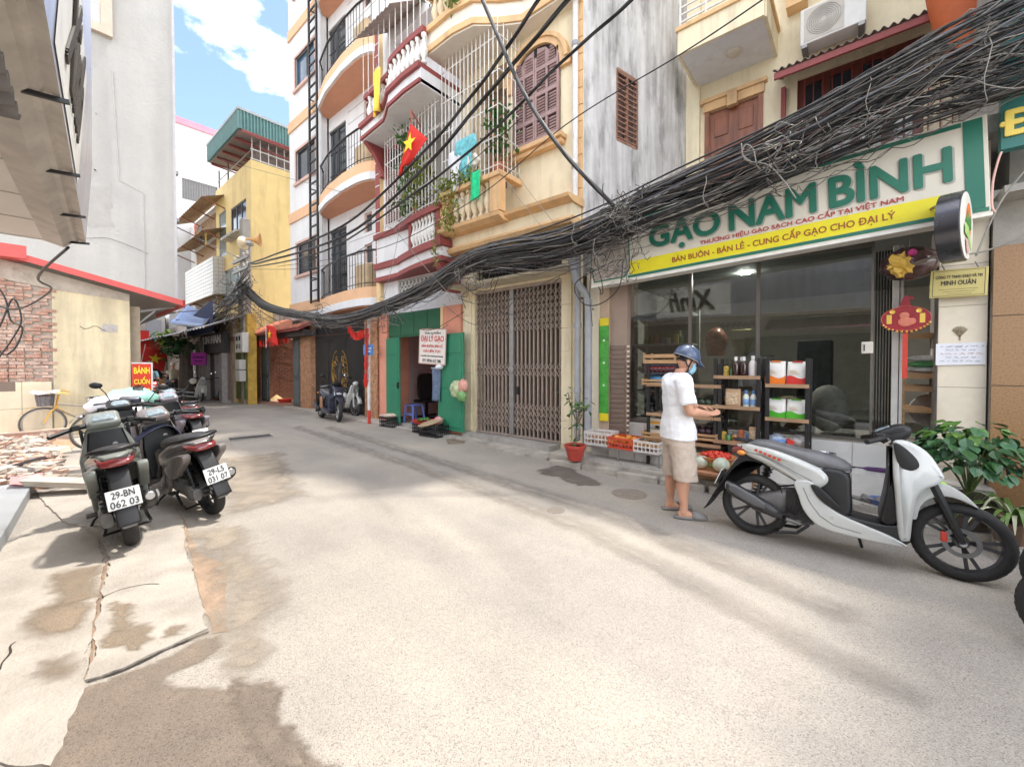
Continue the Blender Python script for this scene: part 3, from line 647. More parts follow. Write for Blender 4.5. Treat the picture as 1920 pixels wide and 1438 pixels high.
for k in range(3): m.box(px0+.06+.03*k, px1-.06-.02*k, 5.7885, 5.79, zc-.06-.022*k, zc-.057-.022*k)
m.build('fine_print', ink, pl)
MB().beam((px0+.1, 5.82, zc+.135), (px0+.08, 5.86, zc+.2), .006).beam((px1-.06, 5.82, zc+.135), (px1-.08, 5.86, zc+.2), .006).build('hanging_wire', steel, pl)
a = W(1755, 645, 5.87); b = W(1848, 685, 5.87)
nt_ = wthing('paper_notice', 'white handwritten paper notice taped to the cream column', 'notice', (a[0], 5.87, b[1]))
MB().sheet(lambda u, v: (a[0]+u*(b[0]-a[0]), 5.872+.006*math.sin(u*7)*v, b[1]+v*(a[1]-b[1])+.01*u), 10, 4).build('paper', mat('paper_white', (.78, .79, .84), .8, .03), nt_)
random.seed(3)
for k in range(5):
 m = MB(); z = a[1]-.03-k*.035; x = a[0]+.03+(.04 if k % 2 else 0); xe = b[0]-.03-(.05 if k % 2 else 0)
 pts = []
 while x < xe:
  for i in range(random.randint(4, 9)): pts.append((x, 5.866, z+random.uniform(-.007, .009))); x += .006
  if len(pts) > 1: m.tube(pts, .0016, 4)
  pts = []; x += .012
 m.build('handwriting', mat('ink_red', (.5, .08, .08), .7) if k == 2 else mat('ink_blue', (.1, .09, .3), .7), nt_)
a = W(1124, 597, 5.83); b = W(1140, 790, 5.83)
gp = wthing('green_poster', 'tall green poster with yellow ends on the shop column', 'poster', (a[0], 5.83, b[1]))
MB().box(a[0], b[0], 5.832, 5.845, b[1]+.12, a[1]-.12).build('board', mat('poster_green', (.06, .34, .04), .4, .35, 9), gp)
MB().box(a[0], b[0], 5.832, 5.845, a[1]-.12, a[1]).box(a[0], b[0], 5.832, 5.845, b[1], b[1]+.12).build('yellow_end', mat('poster_yellow', (.75, .6, .02), .4), gp)
for k in range(3): MB().lathe([(.001, 0), (.02, .001), (.02, .003)], ((a[0]+b[0])/2, 5.83, a[1]-.35-.35*k), 12, 'Y').build('figure_print', mat('poster_pale', (.55, .7, .45), .5), gp)
# == granite-clad neighbour at the right edge
gr_ = wthing('granite_building', 'brown granite clad building at the right edge with green sign above', 'building', (3, 6.2, 0))
MB().box(pr[1]+.012, 5, 5.83, 9, 0, 3.05).box(pr[1]+.15, 5, 6.1, 9, 3.05, 15).build('wall', conc, gr_)
gm = mat('brown_granite', (.34, .19, .085), .35, .45, 60, stain=(.16, .08, .03), stain_amt=.6, stain_scale=(60, 60, 60))
ys = [W(1860, p, 5.8)[1] for p in (592, 722)]; hh = ys[0]-ys[1]
pm = MB().box(0, 1.19, 0, .03, 0, hh-.008).mesh('panel', gm)
for i in range(3):
 for k in range(-2, 4): pieces('panel', pm, gr_, [(pr[1]+.014+i*1.2, 5.8, ys[1]+hh*k)]) if ys[1]+hh*k > -.4 and ys[1]+hh*(k+1) < 3.1 else None
MB().box(pr[1]+.02, 5, 5.5, 6.1, 3.0, 3.06).build('ledge', conc, gr_)
gsn = wthing('green_sign', 'green neighbour sign cut off by the right edge with yellow letter', 'sign', (1.1, 5.5, 3.2))
x0, z0 = W(1876, 282, 5.5); z1 = W(1876, 40, 5.5)[1]
MB().box(x0, x0+2.5, 5.5, 5.6, z0, z1+.4).build('board', mat('teal_sign', (.03, .17, .15), .45, .1), gsn, bevel=.004)
text('Đ', mat('sign_gold', (.85, .65, .12), .4), gsn, (W(1912, 227, 5.49)[0], 5.497, W(1912, 227, 5.49)[1]), FACE_S, width=.2, height=.2, depth=.02, bold=.04)
# == yellow house with the folding gate
yh = wthing('yellow_house', 'cream yellow house with folding steel gate, arched shutters and plant-hung balcony', 'building', (-5, 6.5, 0))
YX0, YX1 = -6.45, -3.53
gx0, gx1 = -6.09, -3.95
sx0, sx1 = W(966, 250, 6.0)[0], W(1051, 200, 6.0)[0]; sz0 = 5.5; sp = 6.72; sr = (sx1-sx0)/2
m = MB(); wall(m, mpS(6.0), YX0, YX1, 0, 10.3, [(gx0, gx1, .13, 3.02, .35), (gx0, gx1, 3.12, 3.66, .3), (sx0, sx1, sz0, sp, .2), (-6.2, -5.2, 4.9, 7.3, .5), (-6.2, -5.0, 8.2, 10.1, .3)])
m.box(YX0, YX1, 6.55, 12, 0, 10.3)
m.build('wall', cream, yh)
arch = MB(); n = 14; c_ = (sx0+sx1)/2
for r0, r1, y in ((sr+.02, sr+.13, 5.93), (sr+.13, sr+.2, 5.9)):
 ra = [(c_-r*math.cos(math.pi*k/n), sp+r*math.sin(math.pi*k/n)*.9) for r in (r0,) for k in range(n+1)]; rb = [(c_-r1*math.cos(math.pi*k/n), sp+r1*math.sin(math.pi*k/n)*.9) for k in range(n+1)]
 for k in range(n): arch.prism([ra[k], ra[k+1], rb[k+1], rb[k]], y, 6.0, 'Y')
arch.box(YX0+1.3, sx0-.02, 5.93, 6, sp-.13, sp).box(sx1+.02, YX1-.22, 5.93, 6, sp-.13, sp).build('arch_trim', orange, yh)
fan = [(c_-(sr+.015)*math.cos(math.pi*k/n), sp+(sr+.015)*math.sin(math.pi*k/n)*.9) for k in range(n+1)]
shut_m = mat('faded_shutter', (.36, .24, .23), .7, .15, 6, stain=(.2, .13, .12), stain_amt=.3); shut_d = mat('shutter_gap', (.03, .02, .02), .9)
MB().prism(fan, 5.985, 5.999, 'Y').build('arch_panel', shut_d, yh)
sl_in = MB().obox((0, 0, 0), (.158, .02, .05), Matrix.Rotation(R(-35), 3, 'X')).mesh('slat', shut_m)
lw = (sx1-sx0)/2
for i in range(2):
 x = sx0+i*lw; top = sp+.30 if True else sp
 f = MB().box(x+.004, x+.04, 5.93, 5.98, sz0, sp+.16*1.6).box(x+lw-.04, x+lw-.004, 5.93, 5.98, sz0, sp+.16*1.6)
 for z in (sz0, 5.87, 6.28, sp+.0): f.box(x+.041, x+lw-.041, 5.932, 5.978, z, z+.07)
 f.box(x+lw/2-.02, x+lw/2+.02, 5.933, 5.977, sz0+.07, sp)
 if i == 0: f.prism([(x+lw-.04, sp+.07), (x+lw-.04, sp+.42), (x+.28, sp+.37), (x+.04, sp+.07)], 5.955, 5.975, 'Y')
 else: f.prism([(x+.04, sp+.07), (x+lw-.04, sp+.07), (x+lw-.28, sp+.37), (x+.04, sp+.42)], 5.955, 5.975, 'Y')
 sh = f.build('shutter', shut_m, yh); MB().box(x+.01, x+lw-.01, 5.98, 5.985, sz0, sp).build('dark_backing', shut_d, sh)
 for z0_, z1_ in ((sz0+.07, 5.87), (5.94, 6.28), (6.35, sp)):
  k = int((z1_-z0_)/.052)
  for c in (0, 1):
   pieces('slat', sl_in, sh, [((x+.041+.02+.079+c*(lw/2-.0)-.005, 5.955, z0_+.03+j*.052)) for j in range(k)])
 k2 = 5
 for c in (0, 1): pieces('slat', sl_in, sh, [((x+.13+c*(lw/2-.02), 5.948, sp+.11+j*.052), None, (.95-.11*j if (c == 0) == (i == 0) else 1, 1, 1)) for j in range(k2)])
MB().box(sx0-.22, sx1+.13, 5.8, 6.0, 5.36, 5.44).box(sx0-.18, sx1+.1, 5.86, 6.0, 5.28, 5.36).build('window_sill', orange, yh, bevel=.01)
q = MB().box(0, .19, 0, .03, 0, .262).mesh('quoin', orange); pieces('quoin', q, yh, [(YX1-.2, 5.97, 3.9+.275*i) for i in range(22)])
q = MB().box(0, .2, 0, .03, 0, .392).mesh('quoin', cream); pieces('quoin', q, yh, [(gx1+.01, 5.972, .15+.4*i) for i in range(7)]+[(YX0+.08, 5.972, .15+.4*i) for i in range(7)])
def ledge(name, prof, x0, x1, m_, par, ends=True):      # moulding: profile (Y, Z) swept along X
 return MB().prism(prof, x0, x1, 'X').build(name, m_, par)
ledge('cornice', [(6.0, 3.72), (5.9, 3.72), (5.6, 3.78), (5.56, 3.84), (5.62, 3.9), (6.0, 3.9)], YX0-.05, YX1+.02, orange, yh)
MB().box(YX0, YX1-.02, 5.68, 6.0, 3.9, 4.14).build('cornice_band', cream, yh)
ledge('cornice', [(6.0, 4.12), (5.66, 4.12), (5.52, 4.17), (5.5, 4.22), (6.0, 4.25)], -4.86, YX1+.02, orange, yh)
ledge('cornice', [(6.0, 4.12), (5.5, 4.10), (5.38, 4.16), (5.36, 4.22), (6.0, 4.25)], YX0-.06, -4.86, orange, yh)
bal = [(.045, 0), (.06, .03), (.035, .06), (.03, .09), (.075, .2), (.08, .26), (.045, .38), (.03, .46), (.03, .5), (.055, .53), (.055, .58)]
bmesh_y = MB().lathe(bal, n=10).mesh('baluster', stoneb, True); bmesh_w = MB().lathe(bal, n=10).mesh('baluster', whiteb, True)
bx = [W(p, 370, 5.5)[0] for p in (845, 932)]
pieces('baluster', bmesh_y, yh, [(-6.05+i*.165, 5.48, 4.25) for i in range(6)])
for a in (YX0-.02, -5.1): MB().box(a, a+.24, 5.4, 5.56, 4.25, 4.84).build('balcony_post', orange, yh)
MB().box(YX0-.05, -4.82, 5.36, 5.62, 4.84, 4.93).box(-4.96, -4.82, 5.62, 6, 4.84, 4.93).build('balcony_rail', orange, yh, bevel=.012)
cage = wthing('balcony_cage', 'white wire cage over the yellow house balcony with laundry inside', 'cage', (-5.6, 5.5, 4.95))
bar = MB().tube([(0, 0, 0), (0, 0, 2.75)], .011, 5).mesh('bar', barw)
pieces('bar', bar, cage, [(-6.42+i*.107, 5.42, 4.94) for i in range(15)]+[(-4.88, 5.42+.11*i, 4.94) for i in range(1, 6)])
for z in (5.05, 5.55, 6.1, 6.7, 7.3): MB().beam((-6.44, 5.42, z), (-4.88, 5.42, z), .016).beam((-4.88, 5.42, z), (-4.88, 5.98, z), .016).build('rail', barw, cage)
plan = [(-6.5, 6.0), (-6.5, 5.12), (-5.75, 5.12), (-5.3, 5.2), (-4.95, 5.5), (-4.6, 5.72), (-3.53, 5.74), (-3.53, 6.0)]
grow = lambda p, k: [(x, y if abs(y-6) < .01 else y-k) for x, y in p]
MB().prism(plan, 7.52, 7.92, 'Z').build('balcony_slab', mat('pale_soffit', (.76, .7, .6), .8, .06), yh)
MB().prism(grow(plan, .07), 7.92, 8.02, 'Z').build('balcony_cornice', orange, yh); MB().prism(grow(plan, .04), 7.55, 7.66, 'Z').build('balcony_cornice', orange, yh)
pp = [(-6.3+.175*i, 5.16) for i in range(4)]+[(-5.55, 5.2), (-5.38, 5.27), (-5.22, 5.38), (-5.08, 5.5)]
pieces('baluster', bmesh_y, yh, [(x, y, 8.02) for x, y in pp])
MB().prism([(-6.5, 5.3), (-6.5, 5.08), (-5.7, 5.08), (-5.2, 5.2), (-4.8, 5.55), (-4.9, 5.7), (-5.3, 5.36), (-5.75, 5.28)], 8.6, 8.7, 'Z').build('balcony_rail', orange, yh)
MB().box(-6.3, -5.0, 6.5, 6.54, 4.85, 7.3).build('balcony_door', mat('teal_door', (.2, .14, .09), .6), yh)
for k in range(3): MB().box(-6.15+k*.36, -5.85+k*.36, 6.47, 6.5, 4.95, 7.1).build('door_leaf', mat('brown_door_leaf', (.28, .13, .07), .6, .2), yh)
gt = wthing('folding_gate', 'closed folding steel gate of the yellow house with lattice bands', 'gate', ((gx0+gx1)/2, 6.1, .15))
gate_m = mat('gate_brown_steel', (.4, .32, .27), .5, .18, 10, metal=.2); gate_d = mat('gate_plank_brown', (.11, .07, .05), .7, .25, 3, grain=(9, 9, .8, .4))  # bars in brown steel, rear board in brown planks
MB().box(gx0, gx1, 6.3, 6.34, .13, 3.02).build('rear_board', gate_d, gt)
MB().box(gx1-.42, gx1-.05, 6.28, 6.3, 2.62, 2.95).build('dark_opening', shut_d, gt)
MB().box(gx0, gx1, 6.03, 6.13, 2.96, 3.03).box(gx0, gx1, 6.04, 6.12, .13, .165).build('track', gate_m, gt)
npl = 22; dxg = (gx1-gx0)/npl; cxg = gx0+ (gx1-gx0)*.455
bar = MB().box(-.012, .012, -.018, .018, 0, 2.8).mesh('bar', gate_m)
pieces('bar', bar, gt, [(gx0+.02+i*dxg, 6.08, .165) for i in range(npl+1)])
MB().box(cxg-.045, cxg+.045, 6.03, 6.07, .165, 2.96).build('centre_stile', steel, gt)
MB().lathe([(.001, 0), (.07, .005), (.075, .03), (.001, .03)], (cxg, 6.0, 1.43), 16, 'Y').build('lock_plate', steel, gt); MB().box(cxg+.12, cxg+.16, 6.03, 6.06, .95, 1.1).build('lock_box', blackm, gt)
def lattice(z0, z1):
 m = MB(); h = (z1-z0)/2
 for i in range(npl):
  x = gx0+.02+i*dxg
  for k in range(2):
   za = z0+k*h
   m.beam((x, 6.055, za), (x+dxg, 6.055, za+h), .017, .008).beam((x, 6.045, za+h), (x+dxg, 6.045, za), .017, .008)
 m.build('lattice', gate_m, gt)
for z in (.3, .55, 1.3, 2.15, 2.4, 2.65): lattice(z, z+.24)
m = MB()
for i in range(24): m.beam((gx0+.05+i*.09, 6.1, 3.12), (gx0+.05+i*.09, 6.1, 3.66), .016)
for z in (3.2, 3.4, 3.6): m.beam((gx0, 6.1, z), (gx1, 6.1, z), .016)
m.build('vent_grille', blackm, yh); MB().box(gx0, gx1, 6.25, 6.29, 3.1, 3.68).build('vent_backing', darkroom, yh)
MB().box(-6.42, -3.6, 5.55, 6.0, 3.06, 3.11).build('gate_canopy', mat('pale_canopy', (.6, .54, .4), .8, .2, 5, .2), yh)
C0, C1 = Vector((YX1, 6.0, 0)), Vector((W(1291, 250, 9.0)[0], 9.0, 0)); dv = (C1-C0)
mpD = lambda u, z, d: (C0.x+dv.x*u-d*.9, C0.y+dv.y*u+d*.2, z)
def DU(px, py):                               # pixel -> (u, z) on the slanting side wall
 r = ray(px, py); nrm = Vector((dv.y, -dv.x, 0)); t = nrm.dot(C0)/nrm.dot(r); p = r*t; return (p-C0).dot(dv)/dv.length_squared, EYE+p.z
a, b, c, e = DU(1157, 130), DU(1195, 152), DU(1156, 255), DU(1194, 285)
m = MB(); wall(m, mpD, 0, 1, 3.0, 10.3, [(a[0], b[0], (c[1]+e[1])/2, (a[1]+b[1])/2, .14)]); m.build('side_wall', rawconc, yh)
z0, z1 = (c[1]+e[1])/2, (a[1]+b[1])/2
fr = MB(); rust = mat('rusty_bars', (.3, .16, .11), .8, .3, 12)
for z in (z0, z1): fr.beam(mpD(a[0], z, .02), mpD(b[0], z, .02), .05)
for u in (a[0], (a[0]+b[0])/2, b[0]): fr.beam(mpD(u, z0, .02), mpD(u, z1, .02), .05)
wn = fr.build('window', rust, yh)
MB().quad(mpD(a[0], z0, .1), mpD(b[0], z0, .1), mpD(b[0], z1, .1), mpD(a[0], z1, .1)).build('pane', mat('dusty_pane', (.14, .09, .08), .5, .3), wn)
for i in range(13): z = z0+(z1-z0)*(i+.5)/13; MB().beam(mpD(a[0], z, .0), mpD(b[0], z, .0), .022).build('bar', rust, wn)
MB().box(C1.x-.02, C1.x+.24, 8.9, 9.0, 3.6, 12).build('corner_strip', cream, yh)
for px, y, top, bot in ((1078, 5.92, 9.0, 4.0), (1083, 5.75, 3.4, .3), (1103, 5.7, 3.2, .3)):
 x = W(px, 400 if top > 5 else 650, y)[0]
 p = wthing('drain_pipe', {1078: 'pale drain pipe on the upper yellow house wall', 1083: 'grey drain pipe beside the folding gate, behind the red pot', 1103: 'thick grey pipe bending under the shop sign corner'}[px], 'pipe', (x, y, bot), 'pipes between the yellow house and the shop')
 pts = [(x, y, bot), (x, y, top-.5), (x, y, top)] if px != 1103 else [(x, y, bot), (x, y, 2.4), (x-.03, y, 2.6), (x-.22, y-.02, 2.85), (x-.3, y-.02, 3.2)]
 if px == 1078: pts += [(x-.2, y-.05, top+.4)]
 MB().tube(pts, .05 if px != 1103 else .06, 12).build('pipe', barw if px == 1078 else greypipe, p, smooth=40)
 for z in (bot+.8, (bot+top)/2+.3, top-.7): MB().lathe([(.058, -.04), (.062, -.03), (.062, .03), (.058, .04)], (x, y, z), 12).build('collar', greypipe, p)
 MB().beam((x, y+.05, top-.8), (x, 6.02, top-.8), .03).build('bracket', steel, p)
# == pink and maroon house
ph = wthing('pink_house', 'white and maroon house with salmon pillars and open green doors', 'building', (-8, 6.5, 0))
PX0, PX1 = -9.56, -6.46
do0, do1 = -9.2, -7.1
m = MB(); wall(m, mpS(6.0), PX0, PX1, 2.8, 10.3, [(-8.8, -7.06, 3.25, 3.6, .15), (-9.22, -8.4, 5.1, 6.45, .2), (-8.0, -6.8, 4.8, 6.8, .4), (-9.0, -7.2, 7.6, 9.6, .3)])
m.box(PX0, PX1, 6.45, 12, 2.95, 10.3); m.build('wall', whitec, ph)
m = MB(); m.box(PX0, do0, 5.94, 6.6, 0, 2.8).box(do1, PX1, 5.94, 6.6, 0, 2.8).build('pillar', salmon, ph)
MB().box(do1-.0, do1+.09, 5.93, 5.938, .1, 2.8).box(PX0-.05, PX0+.14, 5.9, 6.1, 2.8, 10.3).build('edge_strip', mat('cream_strip', (.75, .55, .3), .7), ph)
MB().box(PX0-.06, PX0+.13, 5.89, 5.899, 4.0, 10.3).build('corner_band', maroon, ph)
mk = MB().box(0, .205, 0, .004, 0, .02).mesh('joint', whitec); pieces('joint', mk, ph, [(PX0-.065, 5.884, 4.3+.3*i) for i in range(19)])
pr_ = mat('pink_room', (.62, .45, .44), .8, .08)
m = MB(); m.box(do0-.3, do1+.3, 8.4, 8.5, 0, 2.9).box(do0-.4, do0-.3, 6.6, 8.4, 0, 2.9).box(do1+.3, do1+.4, 6.6, 8.4, 0, 2.9).box(do0-.4, do1+.4, 6.6, 8.5, 2.8, 2.9); m.build('room_wall', pr_, ph)
MB().box(do0-.3, do1+.3, 5.9, 8.4, .02, .1).build('room_floor', conc, ph)
tr = MB().box(do0, do1, 6.0, 6.03, 2.2, 2.8).build('transom', mat('dark_green', (.02, .12, .06), .5, .1), ph)
for i in range(4): MB().box(do0+.02+i*.525, do0+.515+i*.525, 5.985, 6.0, 2.24, 2.77).build('panel', mat('dark_green', (0, 0, 0)), tr, bevel=.01)
def door_leaf(hx, hy, ang_, w, label=None):
 M = Matrix.Rotation(ang_, 3, 'Z'); pt = lambda x, y, z: M @ Vector((x, y, 0))+Vector((hx, hy, z))
 b = MB().box(0, w, -.02, .02, .12, 2.18); d = MB().add([pt(*v) for v in b.v], b.f).build('door_leaf', dgreen, ph, bevel=.006)
 for z0_, z1_ in ((.2, .95), (1.02, 1.7), (1.77, 2.1)):
  b = MB().box(.06, w-.06, -.032, -.02, z0_, z1_); MB().add([pt(*v) for v in b.v], b.f).build('panel', dgreen, d, bevel=.008)
 b = MB().box(w-.05, w-.02, -.06, -.02, .95, 1.1) if ang_ < 1 else MB().box(.03, .07, .02, .06, .95, 1.1); MB().add([pt(*v) for v in b.v], b.f).build('handle', blackm, d)
 return d
door_leaf(do0, 5.93, R(-8), .72); door_leaf(do1+.02, 5.86, R(-5), .9)
lv = MB().box(-8.8, -7.06, 6.1, 6.13, 3.25, 3.6).build('vent_backing', mat('vent_grey', (.3, .3, .29), .8), ph)
for r_ in range(2):
 for i in range(12):
  x = -8.73+i*.145; z = 3.335+r_*.175; MB().tube([(x+.066*math.cos(a), 6.02, z+.075*math.sin(a)) for a in (0, .785, 1.57, 2.356, 3.14, 3.927, 4.71, 5.5)], .013, 5, closed=True).build('lattice_ring', whiteb, lv)
def bowed(x0, x1, ya, yb, split, z0, z1, m_, name, grow_=0.0):
 k = grow_; plan = [(x0, 6.0), (x0, ya-k), (split-.15, ya-k), (split, ya-.06-k)]
 n = 6
 for i in range(n+1):
  t = i/n; plan.append((split+(x1-split)*t, yb-k+(ya-yb-.06)*(1-math.sin(t*math.pi/2))*1.0 if i else ya-.06-k))
 plan.append((x1, 6.0)); return MB().prism(plan, z0, z1, 'Z').build(name, m_, ph)
bowed(PX0+.1, PX1+.03, 5.78, 5.42, -8.3, 3.62, 3.72, maroon, 'moulding', .03); bowed(PX0+.1, PX1, 5.8, 5.46, -8.3, 3.72, 3.92, whitec, 'balcony_slab'); bowed(PX0+.1, PX1+.05, 5.78, 5.4, -8.3, 3.92, 4.06, maroon, 'moulding', .05)
pieces('baluster', bmesh_w, ph, [(-7.55+i*.135, 5.57-.018*i, 4.06) for i in range(7)])
MB().box(-9.3, -7.72, 5.72, 5.8, 4.06, 4.64).build('balcony_panel', whitec, ph)
MB().box(-7.72, -7.62, 5.54, 5.76, 4.06, 4.64).build('balcony_post', maroon, ph); MB().box(-6.62, -6.46, 5.4, 5.6, 4.06, 4.64).build('balcony_post', maroon, ph)
bowed(PX0+.2, PX1+.05, 5.7, 5.38, -8.3, 4.64, 4.76, maroon, 'moulding', .04)
brk = MB().prism([(5.4, 3.62), (5.55, 3.3), (5.62, 3.05), (6.0, 3.05), (6.0, 3.62)], -6.66, -6.5, 'X').build('console_bracket', maroon, ph)
c_ = -8.83; sr2 = .42; ra = [(c_-sr2*math.cos(math.pi*k/n_), 6.42+sr2*math.sin(math.pi*k/n_)) for n_ in (10,) for k in range(11)]; rb = [(c_-(sr2+.14)*math.cos(math.pi*k/10), 6.42+(sr2+.14)*math.sin(math.pi*k/10)) for k in range(11)]
m = MB()
for k in range(10): m.prism([ra[k], ra[k+1], rb[k+1], rb[k]], 5.9, 6.0, 'Y')
m.box(c_-.62, c_-.42, 5.88, 6.0, 6.3, 6.42).build('arch_trim', maroon, ph)
MB().prism([(a, b) for a, b in ra], 5.97, 5.99, 'Y').build('arch_panel', shut_d, ph)
sh = MB().box(-9.21, -8.62, 5.96, 5.98, 5.1, 6.42).build('shutter', shut_d, ph)
MB().box(-9.22, -9.17, 5.93, 5.99, 5.08, 6.44).box(-8.66, -8.61, 5.93, 5.99, 5.08, 6.44).build('frame', shut_m, sh)
sl2 = MB().obox((0, 0, 0), (.5, .02, .05), Matrix.Rotation(R(-35), 3, 'X')).mesh('slat', shut_m); pieces('slat', sl2, sh, [(-8.915, 5.95, 5.14+j*.056) for j in range(23)])
MB().box(-8.0, -6.8, 6.38, 6.42, 4.8, 6.8).build('door', mat('white_door', (.5, .48, .45), .6), ph)
plan = [(PX0+.35, 6.0), (PX0+.35, 5.3), (-8.15, 5.22), (-7.9, 5.12), (-7.65, 5.0), (-7.0, 4.94), (PX1, 4.94), (PX1, 6.0)]
gp_ = lambda k: [(x-(k if i in (0, 1) else 0), y if y > 5.9 else y-k) for i, (x, y) in enumerate(plan)]
MB().prism(gp_(.0), 6.9, 7.2, 'Z').build('balcony_slab', whitec, ph); MB().prism(gp_(.045), 6.92, 6.99, 'Z').build('moulding', maroon, ph); MB().prism(gp_(.07), 7.2, 7.3, 'Z').build('moulding', maroon, ph)
path = catmull([(p[0]+.03, p[1]+.08, 0) for p in plan[1:7]], 8); acc = 0; pos = []
for a, b in zip(path, path[1:]):
 acc += (b-a).length
 if acc > .15: acc = 0; pos.append((b.x, b.y, 7.3))
pieces('baluster', bmesh_w, ph, pos)
m = MB()
for a, b in zip(path, path[1:]): m.beam((a.x, a.y, 7.94), (b.x, b.y, 7.94), .13, .11)
m.build('balcony_rail', maroon, ph); MB().prism([(5.3, 6.92), (5.55, 6.7), (5.9, 6.2), (6.0, 6.2), (6.0, 6.92)], PX0+.33, PX0+.45, 'X').build('console_bracket', maroon, ph)
MB().sheet(lambda u, v: (-9.2+1.5*u, 5.1+v*.9+.0, 9.2+.02*math.sin(u*60)+v*.7), 60, 2).build('tin_awning', aw_m, ph, solid=.006)
m = MB()
for i in range(12): m.beam((-9.15+i*.22, 5.3, 7.95), (-9.15+i*.22, 5.3, 9.3), .014)
m.build('upper_bars', barw, ph)
pcg = wthing('balcony_cage', 'white wire cage on the maroon balcony, filled with climbing plants', 'cage', (-7.7, 5.4, 4.8))
bar = MB().tube([(0, 0, 0), (0, 0, 2.15)], .011, 5).mesh('bar', barw)
pieces('bar', bar, pcg, [(-8.75+i*.125, 5.62-.012*i, 4.77) for i in range(18)])
for z in (4.85, 5.3, 5.75, 6.3, 6.8): MB().beam((-8.75, 5.62, z), (-6.5, 5.4, z), .016).beam((-8.75, 5.62, z), (-8.75, 5.98, z), .016).build('rail', barw, pcg)
for i in range(7): MB().beam((-8.2+i*.16, 5.56-.01*i, 5.0), (-8.7+i*.2, 5.6-.015*i, 5.75), .01).build('diagonal_bar', barw, pcg)
def foliage(name, pts, n, size, m_, parent=None, spread=.12, kind='stuff', label=None, cat=None, up=.3):
 m = MB()
 for _ in range(n):
  i = random.random()*(len(pts)-1); a = Vector(pts[int(i)]); b = Vector(pts[min(int(i)+1, len(pts)-1)]); p = a+(b-a)*(i % 1)+Vector([random.gauss(0, spread) for _ in range(3)])
  s = size*random.uniform(.6, 1.4); q = Matrix.Rotation(random.uniform(0, 6.28), 3, 'Z') @ Matrix.Rotation(random.uniform(-1.1, 1.1), 3, 'X') @ Matrix.Rotation(random.uniform(-.7, .7), 3, 'Y')
  m.add([q @ Vector(v)*s+p for v in ((0, -.5, 0), (.28, -.1, .06), (0, .55, -.06), (-.28, -.1, .06))], [(0, 1, 2), (0, 2, 3)])
 o = m.build(name, m_, parent); tag(o, label, cat, None, kind); return o
fpl = wthing('climbing_plant', 'green climbing plant growing inside the maroon balcony cage', 'plant', (-7.6, 5.7, 4.8))
foliage('leaves', [(-7.9, 5.66, 4.9), (-7.75, 5.6, 5.6), (-7.7, 5.62, 6.3), (-7.85, 5.6, 6.75)], 520, .13, leafm, fpl, .13)
foliage('leaves', [(-7.5, 5.6, 4.95), (-7.2, 5.55, 5.4), (-7.35, 5.55, 5.9)], 420, .12, leafy, fpl, .14)
MB().tube([(-7.7, 5.7, 4.8), (-7.75, 5.66, 5.6), (-7.8, 5.64, 6.6)], .02, 5).tube([(-7.4, 5.65, 4.8), (-7.3, 5.6, 5.5)], .016, 5).build('stem', wood, fpl)
MB().lathe([(.1, 0), (.15, .2), (.16, .22), (.001, .2)], (-7.55, 5.72, 4.76), 12).build('pot', mat('clay_pot_red', (.4, .14, .07), .8), fpl)
vpl = wthing('trailing_plant', 'yellow-green trailing plant hanging from the yellow balcony rail', 'plant', (-6.1, 5.4, 4.9))
foliage('leaves', [(-6.4, 5.4, 5.0), (-5.9, 5.4, 5.02), (-5.5, 5.42, 5.02)], 320, .1, leafy, vpl, .09)
foliage('leaves', [(-6.3, 5.33, 4.95), (-6.25, 5.32, 4.4), (-6.15, 5.33, 4.2), (-5.9, 5.33, 4.7)], 260, .08, leafy, vpl, .1)
foliage('leaves', [(-6.5, 5.3, 4.2), (-6.5, 5.3, 3.5)], 70, .07, leafy, vpl, .05)
MB().tube([(-6.4, 5.38, 4.95), (-6.3, 5.32, 4.5), (-6.5, 5.3, 4.1), (-6.5, 5.3, 3.5)], .008, 5).build('stem', wood, vpl)
bpl = wthing('balcony_plant', 'small potted plant by the right end of the yellow house cage', 'plant', (-5.05, 5.6, 4.95))
foliage('leaves', [(-5.05, 5.6, 5.2), (-5.1, 5.6, 5.8), (-5.0, 5.6, 6.1)], 240, .12, leafm, bpl, .12); MB().tube([(-5.05, 5.6, 4.95), (-5.06, 5.6, 5.8)], .015, 5).build('stem', wood, bpl); MB().lathe([(.1, 0), (.14, .22), (.001, .2)], (-5.05, 5.6, 4.93), 12).build('pot', mat('clay_pot_red', (0, 0, 0)), bpl)
tpl = wthing('roof_plant', 'tangled greenery hanging over the upper yellow balcony', 'plant', (-6.3, 5.2, 8.7))
foliage('leaves', [(-6.7, 5.2, 9.0), (-6.2, 5.15, 8.7), (-5.6, 5.15, 8.7), (-5.5, 5.12, 8.2)], 420, .1, leafm, tpl, .14); foliage('leaves', [(-5.7, 5.1, 8.7), (-5.6, 5.08, 8.0), (-5.9, 5.08, 8.3)], 160, .09, leafy, tpl, .08)
MB().tube([(-6.6, 5.2, 8.7), (-6.1, 5.15, 8.9), (-5.6, 5.1, 8.5)], .012, 5).build('stem', wood, tpl)
def cloth(name, label, cat, m_, px, Y, w, h, shape=None, fold=.03, group=None):
 x, z = W(*px, Y)
 o = thing(name, label, cat, (x, Y, z))
 shape = shape or (lambda u, v: ((u-.5)*w, (v-1)*h))
 MB().sheet(lambda u, v: (shape(u, v)[0], fold*math.sin(u*11+v*2)*(1.1-v), shape(u, v)[1]), 14, 10).build('fabric', m_, o, smooth=True, solid=.004)
 MB().tube([(0, 0, h*.06+.04), (0, 0, 0)], .006, 4).build('hook', steel, o); return o
